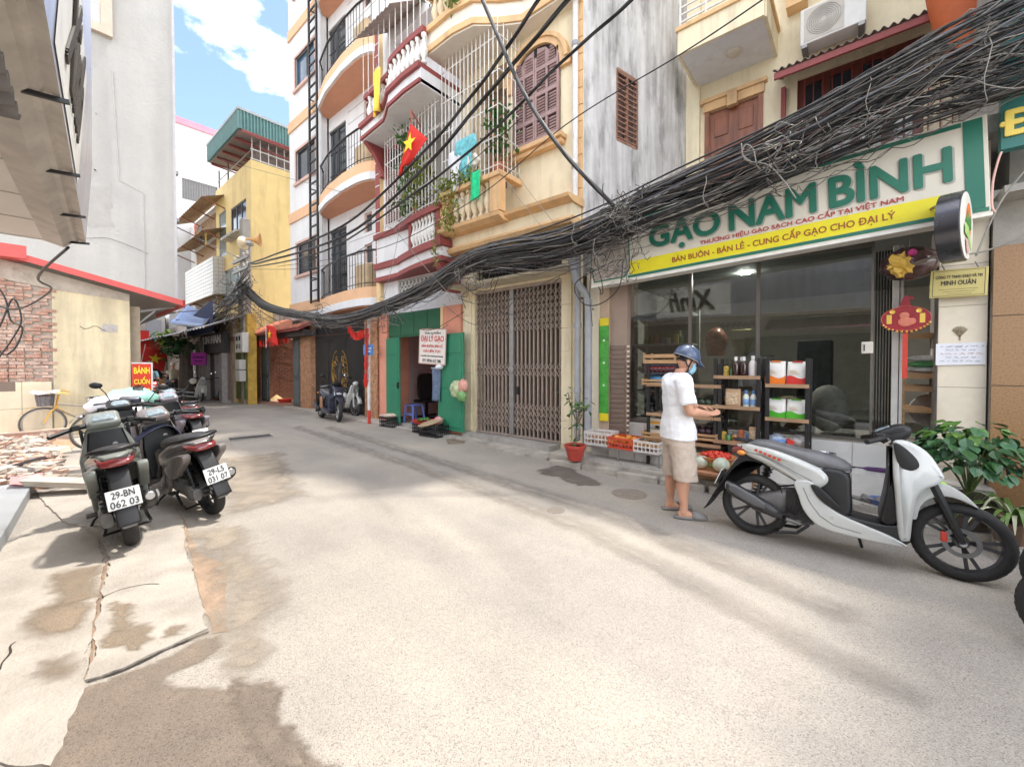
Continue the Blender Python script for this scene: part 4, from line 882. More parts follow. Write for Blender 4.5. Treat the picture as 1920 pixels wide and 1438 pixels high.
def shirt_shape(w, h):
 def f(u, v):
  ww = w*(1.0 if v > .62 else .62)*(1-.25*max(0, v-.85)/.15); return ((u-.5)*ww, (v-1)*h)
 return f
cloth('teal_shirt', 'teal patterned shirt drying in the yellow balcony cage', 'shirt', mat('teal_cloth', (.16, .5, .55), .8, .4, 14), (872, 258), 5.35, .62, .75, shirt_shape(.62, .75))
cloth('white_shirt', 'white shirt drying behind the balcony bars', 'shirt', mat('white_cloth', (.75, .76, .8), .8, .05), (853, 283), 5.36, .42, .78, shirt_shape(.42, .78))
cloth('sun_hat', 'pale cloth hat hung on the cage bars', 'hat', mat('cream_cloth', (.75, .72, .62), .8), (884, 290), 5.36, .5, .2, lambda u, v: ((u-.5)*.5*(1.1-v*.7), (v-1)*.2))
cloth('green_cloth', 'bright green cloth hung over the yellow balcony rail', 'cloth', mat('vivid_green', (.02, .62, .26), .8, .25, 12), (891, 322), 5.32, .26, .5)
cloth('yellow_banner', 'yellow cloth banner hanging at the maroon balcony end', 'banner', mat('yellow_cloth', (.85, .58, .08), .8, .06), (706, 128), 5.1, .3, .95, lambda u, v: ((u-.5)*.3, (v-1)*.95-.12*abs(u-.6)), .05)
STAR = [(math.sin(2*math.pi*k/10)*(1 if k % 2 == 0 else .39), math.cos(2*math.pi*k/10)*(1 if k % 2 == 0 else .39)) for k in range(10)]
def flag(label, loc, w, h, rz, tilt, pole=1.0, droop=.15, group='national flags along the street'):
 o = thing('flag', label, 'flag', loc, rz, group); M = Matrix.Rotation(tilt, 3, 'Y')
 fn = lambda u, v: M @ Vector((u*w, .035*math.sin(u*8+v*3), (v-1)*h-droop*u*u))
 MB().sheet(fn, 14, 8).build('fabric', redc, o, smooth=True, solid=.003)
 c = fn(.5, .5); s = h*.3
 for sgn in (1, -1):
  st_ = [M @ Vector((a*s, 0, b*s))+c for a, b in STAR]; m = MB(); off = Vector((0, .045*sgn, 0))
  for k in range(10): m.quad(c+off, st_[k]+off, st_[(k+1) % 10]+off)
  m.build('star', yelc, o)
 MB().tube([M @ Vector((-.01, 0, .12)), M @ Vector((-.01, 0, -h-pole))], .012, 6).build('pole', barw, o); return o
fx_, fz_ = W(766, 228, 5.0)
fl = thing('flag', 'big national flag drooping from the maroon house balcony', 'flag', (fx_, 5.05, fz_), R(10), 'national flags along the street')
def flg(u, v):
 a = Vector((-.0+.52*u*(1-.0*v), 0, -.02-.5*u)); b = Vector((-.42+.4*u, 0, -1.15+.25*u)); p = a*v+b*(1-v); p.y = .05*math.sin(u*9)*(1.2-v); return p
fl.scale = (.85, 1, .85); MB().sheet(flg, 14, 10).build('fabric', redc, fl, smooth=True, solid=.003)
c = flg(.42, .62)
for sgn in (1, -1):
 m = MB()
 for k in range(10): m.quad(c+Vector((0, .07*sgn, 0)), *[c+Vector((a*.21+b*.05, .07*sgn, b*.24)) for a, b in (STAR[k], STAR[(k+1) % 10])])
 m.build('star', yelc, fl)
MB().tube([(-.35, .7, .3), (-.12, .2, .33), (0.02, 0, .28), (.03, 0, -.02)], .014, 6).build('pole', redm, fl)
# == white apartment house with round-ended balconies
wa = wthing('apartment_house', 'tall white apartment house with apricot bands and curved iron balconies', 'building', (-12, 7, 0))
AY = 6.5; AX0 = W(543, 300, AY)[0]; AXS = W(603, 300, AY)[0]; AX1 = -9.6; RY = 6.75
lev = [W(545, p, AY)[1] for p in (59, 228, 400, 572)]; per = (lev[0]-lev[3])/3; l0 = lev[3]
wlo, whi = W(556, 338, AY)[0], W(592, 300, AY)[0]
m = MB(); holes = [(wlo, whi, l0+per*k+1.0, l0+per*k+2.15, .12) for k in range(4)]
wall(m, mpS(AY), AX0, AXS, 3.2, 15.6, holes); m.box(AX0, AXS, AY+.2, 13, 3.2, 15.6)
d0, d1 = W(615, 340, RY)[0], W(649, 320, RY)[0]
w0, w1 = W(683, 375, RY)[0], W(697, 370, RY)[0]
h2 = [(d0, d1, l0+per*k+.02, l0+per*k+2.25, .12) for k in range(4)]+[(w0, w1, l0+per*k+1.75, l0+per*k+2.35, .12) for k in range(4)]+[(w0, w1, l0+per*k+.8, l0+per*k+1.4, .12) for k in range(4)]
wall(m, mpS(RY), AXS, AX1, 3.2, 15.6, h2); m.quad((AXS, AY, 3.2), (AXS, RY, 3.2), (AXS, RY, 15.6), (AXS, AY, 15.6)); m.box(AXS, AX1, RY+.15, 13, 3.2, 15.6)
m.build('wall', whitec, wa)
pink_tr = mat('pink_frame_trim', (.6, .4, .34), .7)
for k in range(4):
 z = l0+per*k
 MB().box(AX0-.02, AXS+.02, AY-.05, AY, z-.02, z+.36-.36*1 if False else z).box(AX0-.02, AXS+.02, AY-.05, AY, z-.36, z-.021).build('band', band_o, wa)
 window(wa, mpS(AY), wlo, whi, z+1.0, z+2.15, .05, wframe, bglass if k > 1 else dglass, (2, 1), .05)
 MB().box(wlo-.08, wlo, AY-.03, AY+.03, z+.92, z+2.23).box(whi, whi+.08, AY-.03, AY+.03, z+.92, z+2.23).box(wlo, whi, AY-.03, AY+.03, z+2.15, z+2.23).box(wlo-.1, whi+.1, AY-.08, AY+.03, z+.9, z+1.0).build('window_trim', pink_tr, wa)
 dl_ = window(wa, mpS(RY), d0, d1, z+.02, z+2.25, .05, wframe, dglass, (2, 3), .07, 'balcony_door')
 for a, b in ((1.75, 2.35), (.8, 1.4)):
  window(wa, mpS(RY), w0, w1, z+a, z+b, .05, pink_tr, dglass, (1, 1), .04)
 g_ = MB()
 for i in range(6): g_.box(d1+.15, w0-.15 if i < 3 else AX1, RY-.004, RY, z+.5+i*.38, z+.52+i*.38)
 g_.build('groove', mat('groove_grey', (.35, .33, .33), .8), wa)
 bxs = AXS+.05; by = 5.92; nose = -10.3
 cur = [(bxs, RY), (bxs, AY-.02), (bxs+.3, by+.33), (-12.6, by+.12), (-11.4, by)]+[(nose-.35+.75*math.sin(t), by+.42-.42*math.cos(t)) for t in (0, .4, .8, 1.2, 1.57)]+[(nose+.42, RY)]
 zt_ = l0+per*k-.16
 MB().prism(cur, zt_-.3, zt_, 'Z').build('balcony_slab', band_o, wa)
 c2 = [(x+.04*(1 if x > nose else 0), y-.03 if y < RY-.01 else y) for x, y in cur]
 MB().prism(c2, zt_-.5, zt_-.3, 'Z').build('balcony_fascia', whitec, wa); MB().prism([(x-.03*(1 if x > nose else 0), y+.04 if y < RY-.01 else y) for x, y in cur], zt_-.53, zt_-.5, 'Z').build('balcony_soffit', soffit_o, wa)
 edge = [Vector((x, y+.05, 0)) for x, y in cur[1:-1]]; dense = []
 for a, b in zip(edge, edge[1:]):
  n = max(1, int((b-a).length/.14)); dense += [a+(b-a)*i/n for i in range(n)]
 dense.append(edge[-1]); hgt = 1.0
 rl = MB().tube([(p.x, p.y, zt_+hgt) for p in dense], .028, 6).tube([(p.x, p.y, zt_+.12) for p in dense], .012, 5).build('railing', blackm, wa)
 bar = MB().tube([(0, 0, .02), (0, 0, hgt)], .009, 4).mesh('bar', blackm)
 if k < 4: pieces('bar', bar, rl, [(p.x, p.y, zt_) for p in dense])
 if 0 < k < 4 or k == 0:
  t = wthing('storage_box', 'cream appliance covered on the white house balcony, floor %s' % ['nearest the ground', 'above the lowest', 'third one up', 'top one'][k], 'box', (-10.8, 6.3, zt_), 'covered appliances on balconies')
  MB().box(-11.15, -10.5, 6.15, 6.6, zt_, zt_+.75).build('cover', mat('tan_cover', (.5, .38, .24), .8, .2, 5), t, bevel=.06)
lad = wthing('ladder', 'tall dark iron ladder fixed on the white apartment front', 'ladder', (-14.6, 6.3, 3))
lx0 = W(581, 300, 6.3)[0]; lx1 = W(595, 300, 6.3)[0]; lz0 = W(588, 568, 6.3)[1]
for x in (lx0, lx1): MB().beam((x, 6.3, lz0), (x, 6.3, 15.6), .06).build('rail', blackm, lad)
rg = MB().beam((lx0, 6.3, 0), (lx1, 6.3, 0), .045).mesh('rung', blackm); pieces('rung', rg, lad, [(0, 0, lz0+.05+.36*i) for i in range(34)])
for z in (4.5, 7.5, 10.5, 13.5): MB().beam((lx0, 6.3, z), (lx0, 6.5, z), .03).build('bracket', blackm, lad)
brick_m = mat('orange_brick', (.5, .25, .13), .85, .35, 9, .3, 40, stain=(.6, .45, .33), stain_amt=.5, stain_scale=(9, 9, 9)); mortar = mat('mortar', (.42, .36, .3), .9, .15)
def brick_pillar(par, x0, x1, y, z0, z1, bw=.2, bh=.075, d=.35):
 p = MB().box(x0+.01, x1-.01, y+.012, y+d, z0, z1).build('pillar', mortar, par); m = MB(); r = 0; z = z0
 while z < z1-bh:
  x = x0-(bw/2 if r % 2 else 0)
  while x < x1:
   a, b = max(x, x0), min(x+bw-.012, x1)
   if b-a > .03: k = random.uniform(0, .01); m.box(a, b, y-k, y+.1, z, z+bh-.012)
   x += bw
  m.box(x1-.02, x1+.004, y+.1, y+d, z, z+bh-.012)
  z += bh; r += 1
 m.build('bricks', brick_m, p, kind='stuff'); return p
GY = 6.35
gX = [W(p, 700, GY)[0] for p in (565, 588, 690, 714)]
brick_pillar(wa, gX[0], gX[1], GY-.1, 0, 3.25); brick_pillar(wa, gX[2], gX[3], GY-.1, 0, 3.0, .4, .2)
MB().box(gX[0], gX[3]+.3, GY, 6.8, 2.85, 3.3).build('lintel', mat('dark_lintel', (.1, .09, .085), .8, .2), wa)
gt2 = wthing('black_gate', 'tall black metal double gate with gold filigree discs', 'gate', ((gX[1]+gX[2])/2, GY, 0))
gm2 = mat('black_gate_paint', (.026, .025, .0245), .45, .4, 3, stain=(.07, .065, .06), stain_amt=.5)
gate_w = gX[2]-gX[1]; gold = mat('gold_filigree', (.45, .27, .08), .4, .15, metal=.6)
for i, (a, b) in enumerate(((0, .3), (.3, .62), (.62, 1))):
 x0, x1 = gX[1]+gate_w*a, gX[1]+gate_w*b
 MB().box(x0+.01, x1-.01, GY+.06, GY+.11, .04, 2.5).build('leaf', gm2, gt2, bevel=.008)
 for z0_, z1_ in ((.15, 2.35),): MB().box(x0+.08, x1-.08, GY+.045, GY+.06, z0_, z1_).build('panel', gm2, gt2, bevel=.01)
MB().box(gX[1], gX[2], GY+.07, GY+.12, 2.52, 2.84).build('top_panel', gm2, gt2)
cxm = gX[1]+gate_w*.5
for s in (-1, 1):
 m = MB()
 for k in range(16):
  a = random.uniform(-1.3, 1.3); r = random.uniform(.16, .38); p = Vector((cxm+s*(.12+r*math.cos(a)*.9), GY+.035, 1.3+r*math.sin(a)*1.7)); rr = random.uniform(.05, .1)
  m.tube([(p.x+rr*math.cos(t*.7), p.y, p.z+rr*math.sin(t*.7)) for t in range(8)], .013, 4)
 m.tube([(cxm+s*(.1+.4*math.cos(t)), GY+.035, 1.3+.68*math.sin(t)) for t in [R(-80+16*i) for i in range(11)]], .016, 4)
 m.build('filigree', gold, gt2)
MB().box(cxm-.04, cxm+.01, GY+.02, GY+.06, 1.0, 1.6).build('handle', chrome, gt2)
# == brick gatehouse with a tiled roof
gh = wthing('brick_gatehouse', 'low brick gatehouse with red tiled roof and open dark doors', 'building', (-17, 6.4, 0))
HX = [W(p, 700, 6.2)[0] for p in (479, 489, 503, 548, 561)]
brick_pillar(gh, HX[0], HX[1], 6.2, 0, 2.7)
red_int = mat('red_brick_interior', (.34, .15, .1), .9, .3, 6)
m = MB();
b_ = MB().box(HX[0], HX[4], 8.6, 8.7, 0, 2.8).build('rear_wall', mortar, gh); b_ = MB().box(HX[0]-.02, HX[0]+.06, 6.4, 8.6, 0, 2.8).build('brick_wall', mortar, gh)
r = 0; z = .05; bm_ = MB().box(0, .03, 0, .21, 0, .075).mesh('brick', red_int); pl_ = []
while z < 2.62:
 y = 6.42-(.11 if r % 2 else 0)
 while y < 8.5:
  if y > 6.4: pl_.append((HX[0]+.05+random.uniform(0, .012), y, z))
  y += .225
 z += .088; r += 1
pieces('brick', bm_, b_, pl_[:298])
MB().box(HX[0]-.1, HX[0], 6.3, 8.6, 0, 2.8).box(HX[4]+.02, HX[4]+.12, 6.45, 8.6, 0, 2.8).build('side_wall', mat('red_wall', (.3, .13, .09), .9, .3), gh)
dkd = mat('dark_door_paint', (.1, .11, .105), .5, .3)
for a, b in ((HX[1], HX[2]), (HX[3], HX[4])):
 d_ = MB().box(a+.02, b-.02, 6.22, 6.27, .05, 2.5).build('door_leaf', dkd, gh); MB().box(a+.1, b-.1, 6.2, 6.22, .15, 1.0).build('panel', mat('dark_door_panel', (.12, .14, .14), .5), d_); MB().box(a+.1, b-.1, 6.2, 6.22, 1.15, 2.4).build('panel', mat('dark_door_panel', (0, 0, 0)), d_)
tile_m = mat('red_roof_tile', (.5, .17, .1), .75, .35, 9, stain=(.2, .1, .07), stain_amt=.5)
r0, r1 = W(462, 640, 5.75)[0], W(560, 620, 5.75)[0]
MB().add([(r0, 5.75, 2.72), (r1, 5.75, 2.72), (r1, 6.9, 3.3), (r0, 6.9, 3.3), (r0, 5.75, 2.66), (r1, 5.75, 2.66), (r1, 6.9, 3.24), (r0, 6.9, 3.24)], [(0, 1, 2, 3), (7, 6, 5, 4), (0, 4, 5, 1), (1, 5, 6, 2), (0, 3, 7, 4)]).build('roof', maroon, gh)
tm = MB(); tm.add([(.135*math.cos(math.pi*k/5), y, .06*math.sin(math.pi*k/5)+(0 if y == 0 else -.0)) for y in (0, .34) for k in range(6)], [(k, k+1, k+7, k+6) for k in range(4)]); tme = tm.mesh('roof_tile', tile_m); slope = math.atan2(.58, 1.15)
pieces('roof_tile', tme, gh, [((r0+.15+i*.28, 5.72+j*.29, 2.735+j*.29*math.tan(slope)), (slope, 0, 0)) for i in range(int((r1-r0)/.28)) for j in range(4)])
MB().box(r0, r1, 5.9, 6.3, 2.5, 2.7).build('eaves_board', mat('dark_eaves', (.06, .05, .045), .8), gh)
MB().box(HX[4]-.03, HX[4]+.45, 6.0, 6.5, 2.55, 3.05).build('corner_block', mat('dark_eaves', (0, 0, 0)), gh)
MB().box(HX[0]-.6, AX0+.3, 7.0, 7.4, 3.1, 3.75).build('parapet', rawconc, gh)
# == ochre house with the teal roof
oh = wthing('ochre_house', 'tall ochre house with teal corrugated roof and barred loft', 'building', (-18, 7, 0))
OY = 6.2; OX1, OT = W(470, 299, OY); OX0 = W(405, 400, OY)[0]
oc = mat('ochre_wall', (.84, .64, .29), .8, .07, 2, .15, 40, stain=(.34, .2, .08), stain_amt=.4, stain_scale=(2.5, 2.5, .35))
ow = [W(p, 420, OY)[0] for p in (433, 462)]; ow2 = [W(p, 430, OY)[0] for p in (411, 424)]
zA = [W(447, p, OY)[1] for p in (440, 382)]
zB = [W(440, p, OY)[1] for p in (572, 500)]
m = MB(); wall(m, mpS(OY), OX0, OX1, 0, OT, [(ow[0], ow[1], zA[0], zA[1], .15), (ow2[0], ow2[1], zA[0]-.6, zA[1]+.2, .1), (ow2[0]+.3, ow[1]-.2, zB[0], zB[1], .15)])
m.quad((OX1, OY, 0), (OX1, 13, 0), (OX1, 13, OT), (OX1, OY, OT)).quad((OX0, OY, OT), (OX1, OY, OT), (OX1, 13, OT), (OX0, 13, OT)).quad((OX0, OY, 0), (OX0, 13, 0), (OX0, 13, OT), (OX0, OY, OT)); m.build('wall', oc, oh)
window(oh, mpS(OY), ow[0], ow[1], zA[0], zA[1], .03, wframe, dglass, (3, 1), .07); window(oh, mpS(OY), ow2[0], ow2[1], zA[0]-.6, zA[1]+.2, .02, steel, mat('pale_glass', (.35, .42, .42), .1), (1, 2), .07)
window(oh, mpS(OY), ow2[0]+.3, ow[1]-.2, zB[0], zB[1], .03, steel, mat('pale_glass', (0, 0, 0)), (3, 2), .08)
MB().box(ow[0]-.1, ow[1], OY-.4, OY, zA[0]-.15, zA[0]-.05).build('window_ledge', rawconc, oh)
teal = mat('teal_tin', (.15, .29, .28), .5, .15, 3)
RY_, RT = V(447, 205, OX1+.35); RXL = W(389, 285, RY_)[0]
def corr_band(pa, pb, z0, z1, n):
 d = (Vector(pb)-Vector(pa)); nn = Vector((-d.y, d.x, 0)).normalized()
 return MB().sheet(lambda u, v: Vector(pa)+d*u+nn*.035*(1 if (u*n) % 1 < .5 else -1)+Vector((0, 0, z0+(z1-z0)*v)), n*4, 1)
corr_band((OX1+.35, RY_, 0), (OX1+.35, 13, 0), RT-.75, RT, 60).build('roof_skirt', teal, oh, solid=.01)
corr_band((RXL, RY_, 0), (OX1+.35, RY_, 0), RT-.75, RT, 34).build('roof_skirt', teal, oh, solid=.01)
MB().box(RXL, OX1+.4, RY_-.05, 13, RT, RT+.1).build('roof', mat('roof_grey', (.4, .42, .42), .5), oh)
MB().box(RXL+.1, OX1+.3, RY_+.05, 12.9, RT-.78, RT-.7).build('roof_soffit', mat('loft_soffit_brown', (.24, .2, .19), .8, .2), oh)  # soffit in one grey-brown tone
m = MB()
for i in range(6): m.beam((RXL+.2+i*.85, RY_+.1, RT-.8), (RXL+.2+i*.85, 9, RT-.8), .06); m.beam((RXL+.2+i*.85, RY_+.1, RT-.85), (RXL+1.0+i*.85, RY_+1.9, RT-1.3), .05)
m.build('truss', maroon, oh)
m = MB();
for i in range(14): MB().beam((OX1, OY+.05+i*.32, OT), (OX1, OY+.05+i*.32, RT-.7), .03).build('loft_bar', barw, oh)
for z in (OT+.05, OT+.45): MB().beam((OX1, OY, z), (OX1, 11, z), .04).build('loft_rail', barw, oh)
MB().box(OX1-.5, OX1-.3, OY+.2, 11, OT, RT-.7).build('loft_slats', mat('loft_brown', (.24, .19, .18), .8, .3, 6), oh)
m = MB(); m.beam((OX0+.2, OY+.1, OT), (OX0+.2, OY+.1, RT-.7), .06).beam((OX0+1.6, OY+.1, OT), (OX0+1.6, OY+.1, RT-.7), .06).beam((OX0, OY+.1, OT+.5), (OX1, OY+.1, OT+.5), .04); m.build('loft_frame', steel, oh)
for (px, py, rz_, lab) in ((478, 450, 60, 'brown horn loudspeaker facing up the street'), (462, 455, 200, 'cream horn loudspeaker facing down the street')):
 x, z = W(px, py, 5.4); t = thing('horn_loudspeaker', lab, 'loudspeaker', (x, 5.4, z), R(rz_), 'horn loudspeakers on the pole')
 MB().lathe([(.03, -.3), (.05, -.28), (.05, -.15), (.06, -.1), (.13, .05), (.24, .16), (.25, .17), (.23, .16), (.12, .04), (.04, -.05), (.001, -.06)], (0, 0, 0), 16, 'X').build('horn', mat('horn_tan', (.62, .33, .12), .5) if px > 470 else mat('horn_cream', (.7, .58, .38), .5), t, smooth=40)
 MB().box(-.3, -.12, -.06, .06, -.15, -.05).build('driver', steel, t); MB().tube([(-.2, 0, -.1), (-.2, 0, -.4)], .02, 6).build('bracket', steel, t)
# == tile-clad old house and white far building
old = wthing('old_balcony_house', 'old white tiled house with ramshackle awnings and balconies', 'building', (-25, 6, 0))
OLX = [W(p, 450, 6.1)[0] for p in (333, 405)]
wt = mat('small_white_tiles', (.72, .7, .66), .5, .05)
MB().box(OLX[0]-1.5, OLX[1]-.05, 6.3, 10, 0, 9.6).build('wall', wt, old)
bx0, bx1 = W(348, 500, 5.8)[0], W(402, 500, 5.8)[0]; bz0 = W(380, 560, 5.8)[1]; bz1 = W(380, 492, 5.8)[1]; bz2 = W(380, 440, 5.8)[1]; bz3 = W(380, 385, 5.8)[1]
MB().box(bx0, bx1, 5.8, 6.3, bz0, bz1).build('balcony', mortar, old)
tmh = MB().box(0, .31, 0, .02, 0, .16).mesh('tile', wt); tms = MB().box(0, .02, 0, .15, 0, .16).mesh('tile', wt)
pieces('tile', tmh, old, [(bx0+i*.33, 5.778, bz0+.02+j*.18) for i in range(int((bx1-bx0)/.33)) for j in range(int((bz1-bz0)/.18))])
pieces('tile', tms, old, [(bx1, 5.8+i*.165, bz0+.02+j*.18) for i in range(3) for j in range(int((bz1-bz0)/.18))])
tmw = MB().box(0, .3, 0, .02, 0, .2).mesh('tile', wt)
pieces('tile', tmw, old, [(OLX[0]-.2+i*.32+(.16 if j % 2 else 0), 6.278, 3.4+j*.22) for i in range(5) for j in range(18)])
rustin = mat('rusty_tin', (.36, .25, .15), .8, .35, 4, stain=(.5, .42, .3), stain_amt=.5)
for z in (bz3, bz2-.1, bz0-.05):
 MB().sheet(lambda u, v: (bx0-.4+(bx1-bx0+.5)*u, 5.3+v*1.0, z-.25+v*.4+.02*math.sin(u*90)), 90, 2).build('tin_awning', rustin, old, solid=.01)
 for i in range(4): MB().beam((bx0-.4+i*(bx1-bx0+.6)/3, 5.33, z-.25), (bx0-.4+i*(bx1-bx0+.6)/3, 6.3, z-.6), .05).build('strut', wood, old)
MB().box(bx0+.2, bx1-.2, 6.26, 6.3, bz1, bz2-.2).box(bx0+.2, bx1-.2, 6.26, 6.3, bz2+.2, bz3-.3).build('doorway', mat('doorway_tan', (.35, .22, .12), .8, .3, 4), old)  # doorway panels in mottled tan
for i, (c, l) in enumerate((((.55, .1, .07), 'rust red garment drying on the old house balcony'), ((.15, .15, .18), 'dark garment drying on the old house balcony'), ((.8, .6, .2), 'mustard garment drying on the old house balcony'))):
 cloth('garment', l, 'garment', mat('garment_%s' % ['red', 'dark', 'mustard'][i], c, .8, .2, 9), (366+i*10, 420+6*i), 5.6, .5, .7, shirt_shape(.5, .7))
far = wthing('far_white_block', 'plain white block with pink roof edge behind the ochre house', 'building', (-26, 6, 0))
FX = -30
ya, yb = V(328, 300, FX)[0], V(412, 300, FX)[0]; za = V(335, 232, FX)[1]
wy0, wz1_ = V(341, 333, FX); wy1 = V(408, 350, FX)[0]; wz0 = V(341, 372, FX)[1]
m = MB(); wall(m, mpE(FX), ya-.3, yb+3, 0, za, [(wy0, wy1, wz0, wz1_, .2)]); m.box(FX-6, FX-.3, ya-.3, yb+3, 0, za); m.build('wall', whitec, far)
MB().box(FX-6, FX+.1, ya-.3, yb+3, za, za+.35).build('roof_edge', mat('pink_edge', (.75, .3, .38), .6), far)
window(far, mpE(FX), wy0, wy1, wz0, wz1_, .1, steel, mat('grey_pane', (.25, .25, .25), .3), (2, 1), .08)
for i in range(14): MB().beam((FX, wy0+.1+i*(wy1-wy0)/14, wz0), (FX, wy0+.1+i*(wy1-wy0)/14, wz1_), .03).build('bar', steel, far)
# == shops at the far end of the right side
jh = wthing('dark_shopfront', 'dark shopfront with white lettered sign at the far end', 'building', (-21, 5.4, 0))
JX = [W(p, 660, 5.2)[0] for p in (381, 391, 424, 429)]; jz1, jz0 = W(405, 625, 5.2)[1], W(405, 662, 5.2)[1]
MB().box(JX[0]-.3, JX[3], 5.35, 6.1, 0, 3.6).build('wall', mat('tan_plaster', (.45, .35, .24), .85, .2), jh)
sb = MB().box(JX[0], JX[2], 5.1, 5.3, jz0, jz1).build('sign_board', mat('sign_charcoal', (.05, .045, .05), .5), jh)
text('JUN HAN', mat('white_letter', (.8, .78, .75), .5), jh, ((JX[0]+JX[2])/2, 5.1, (jz0+jz1)/2+.1), FACE_S, width=(JX[2]-JX[0])*.8, height=.42, depth=.02, bold=.02)
a = W(402, 664, 5.2)[0]; b = W(417, 664, 5.2)[0]
MB().box(JX[1], JX[2], 5.24, 5.34, .1, jz0-.02).build('door_frame', mat('brown_frame', (.2, .15, .13), .6), jh)
MB().box(a, b, 5.2, 5.238, .15, jz0-.1).build('door', mat('pale_blue_door', (.42, .45, .52), .3), jh)
for x in (JX[0]+.1, JX[1]-.1, JX[2]-.2): MB().box(x-.18, x+.18, 5.05, 5.35, .0, jz0-.03).build('pillar', mat('grey_pillar', (.38, .35, .33), .8, .2), jh)
ys_ = wthing('yellow_stall', 'narrow yellow stall front with mossy green panel by the pole', 'building', (-19, 5.6, 0))
YX = [W(p, 700, 5.4)[0] for p in (428, 436, 458)]
MB().box(YX[0], YX[2]+.1, 5.5, 5.8, 0, 3.5).build('wall', mat('gold_wall', (.62, .4, .08), .8, .25, 4), ys_); MB().box(YX[1], YX[2], 5.44, 5.5, .2, 2.5).build('panel', mat('moss_panel', (.12, .15, .04), .8, .4, 6), ys_); MB().box(YX[0], YX[2]+.2, 5.3, 5.5, 2.5, 2.62).build('ledge', wood, ys_)
tf = wthing('tan_shop', 'low tan shop with purple sign and grey pillars', 'building', (-24, 5, 0))
TX = [W(p, 680, 4.9)[0] for p in (335, 381)]
MB().box(TX[0]-8, TX[1]-.2, 5.25, 6.0, 0, 3.6).build('wall', mat('tan_shop_wall', (.42, .35, .3), .85, .25, 3), tf)
for p in (345, 357, 370): x = W(p, 700, 4.9)[0]; MB().box(x-.25, x+.25, 5.05, 5.3, 0, 2.6).build('pillar', mat('pale_pillar', (.4, .36, .33), .8, .2), tf)
MB().box(W(362, 700, 5.2)[0], W(372, 700, 5.2)[0], 5.22, 5.24, .1, 2.4).build('doorway', darkroom, tf)
MB().sheet(lambda u, v: (TX[0]-4+(TX[1]-TX[0]+4)*u, 3.6+1.6*v, 2.7+.55*v+.03*math.sin(u*80)), 80, 2).build('tin_awning', mat('grey_tin', (.3, .29, .3), .6, .3), tf, solid=.01)
MB().sheet(lambda u, v: (JX[0]-.5+(JX[3]-JX[0]+1.5)*u, 4.2+1.3*v, 2.9+.55*v+.03*math.sin(u*70)), 70, 2).build('tin_awning', mat('grey_tin', (0, 0, 0)), jh, solid=.01)
psx, psz = W(373, 673, 4.7); ps = thing('purple_sign', 'small purple projecting sign at the far right side', 'sign', (psx, 4.7, psz), R(55))
MB().box(-.27, .27, -.05, .05, -.26, .26).build('board', mat('purple_sign_paint', (.4, .04, .34), .5), ps); MB().box(-.2, .2, -.056, -.05, .03, .1).box(-.15, .15, -.056, -.05, -.12, -.06).build('print', mat('purple_dark', (.12, .01, .12), .5), ps); MB().beam((.2, 0, .2), (.4, .5, .2), .03).build('bracket', steel, ps)
tz = [W(318, 605, 4.3), W(352, 570, 4.3), W(398, 590, 4.3), W(378, 612, 4.3)]
tp = wthing('blue_tarpaulin', 'blue tarpaulin stretched over the far lane', 'tarpaulin', (tz[1][0], 4.3, 3.5))
A = [Vector((W(p, q, Y)[0], Y, W(p, q, Y)[1])) for p, q, Y in ((318, 606, 4.5), (352, 572, 5.0), (399, 590, 5.0), (378, 614, 4.6))]
MB().sheet(lambda u, v: A[0]*(1-u)*(1-v)+A[3]*u*(1-v)+A[2]*u*v+A[1]*(1-u)*v+Vector((0, 0, -.06*math.sin(u*3.14)+.03*math.sin(v*15))), 12, 12).build('sheet', mat('tarpaulin_blue', (.09, .17, .42), .5, .25, 4), tp, smooth=True, solid=.006)
MB().beam(A[0], A[3], .05).beam(A[3], A[2], .05).build('pole', steel, tp)
ba = wthing('blue_awning', 'dark blue ribbed awning end above the far shopfront', 'awning', (-21.5, 4.9, 3))
a0, a1 = W(352, 600, 4.9), W(400, 575, 4.9)
MB().sheet(lambda u, v: (a0[0]+(a1[0]-a0[0])*u, 4.85+.03*(1 if (u*26) % 1 < .5 else 0), 2.85+v*(.75+.55*u)), 104, 1).build('sheet', mat('awning_navy', (.06, .08, .2), .6, .2), ba, solid=.01)
MB().beam((a0[0], 4.9, 2.85), (a1[0], 4.9, 2.85), .06).build('frame', steel, ba)
ft = wthing('street_tree', 'dark street tree with thin crown by the far shops', 'tree', (W(350, 740, 4.5)[0], 4.5, 0)); tx = ft.location.x
MB().tube([(tx, 4.5, 0), (tx+.05, 4.48, .9), (tx-.05, 4.5, 1.8), (tx-.3, 4.4, 2.5)], [.3, .26, .22, .15], 8).tube([(tx-.05, 4.5, 1.7), (tx+.4, 4.5, 2.4)], [.15, .08], 6).build('trunk', mat('bark', (.13, .1, .08), .95, .4, 12, .5, 30), ft)
foliage('crown', [(tx-1.0, 4.2, 2.3), (tx-.4, 4.3, 2.4), (tx+.1, 4.4, 2.2)], 260, .24, leafd, ft, .26); foliage('crown', [(tx-2.0, 4.1, 2.7), (tx-1.6, 4.1, 2.6)], 120, .25, mat('leaf_lime', (.3, .45, .08), .6, .3), ft, .2)
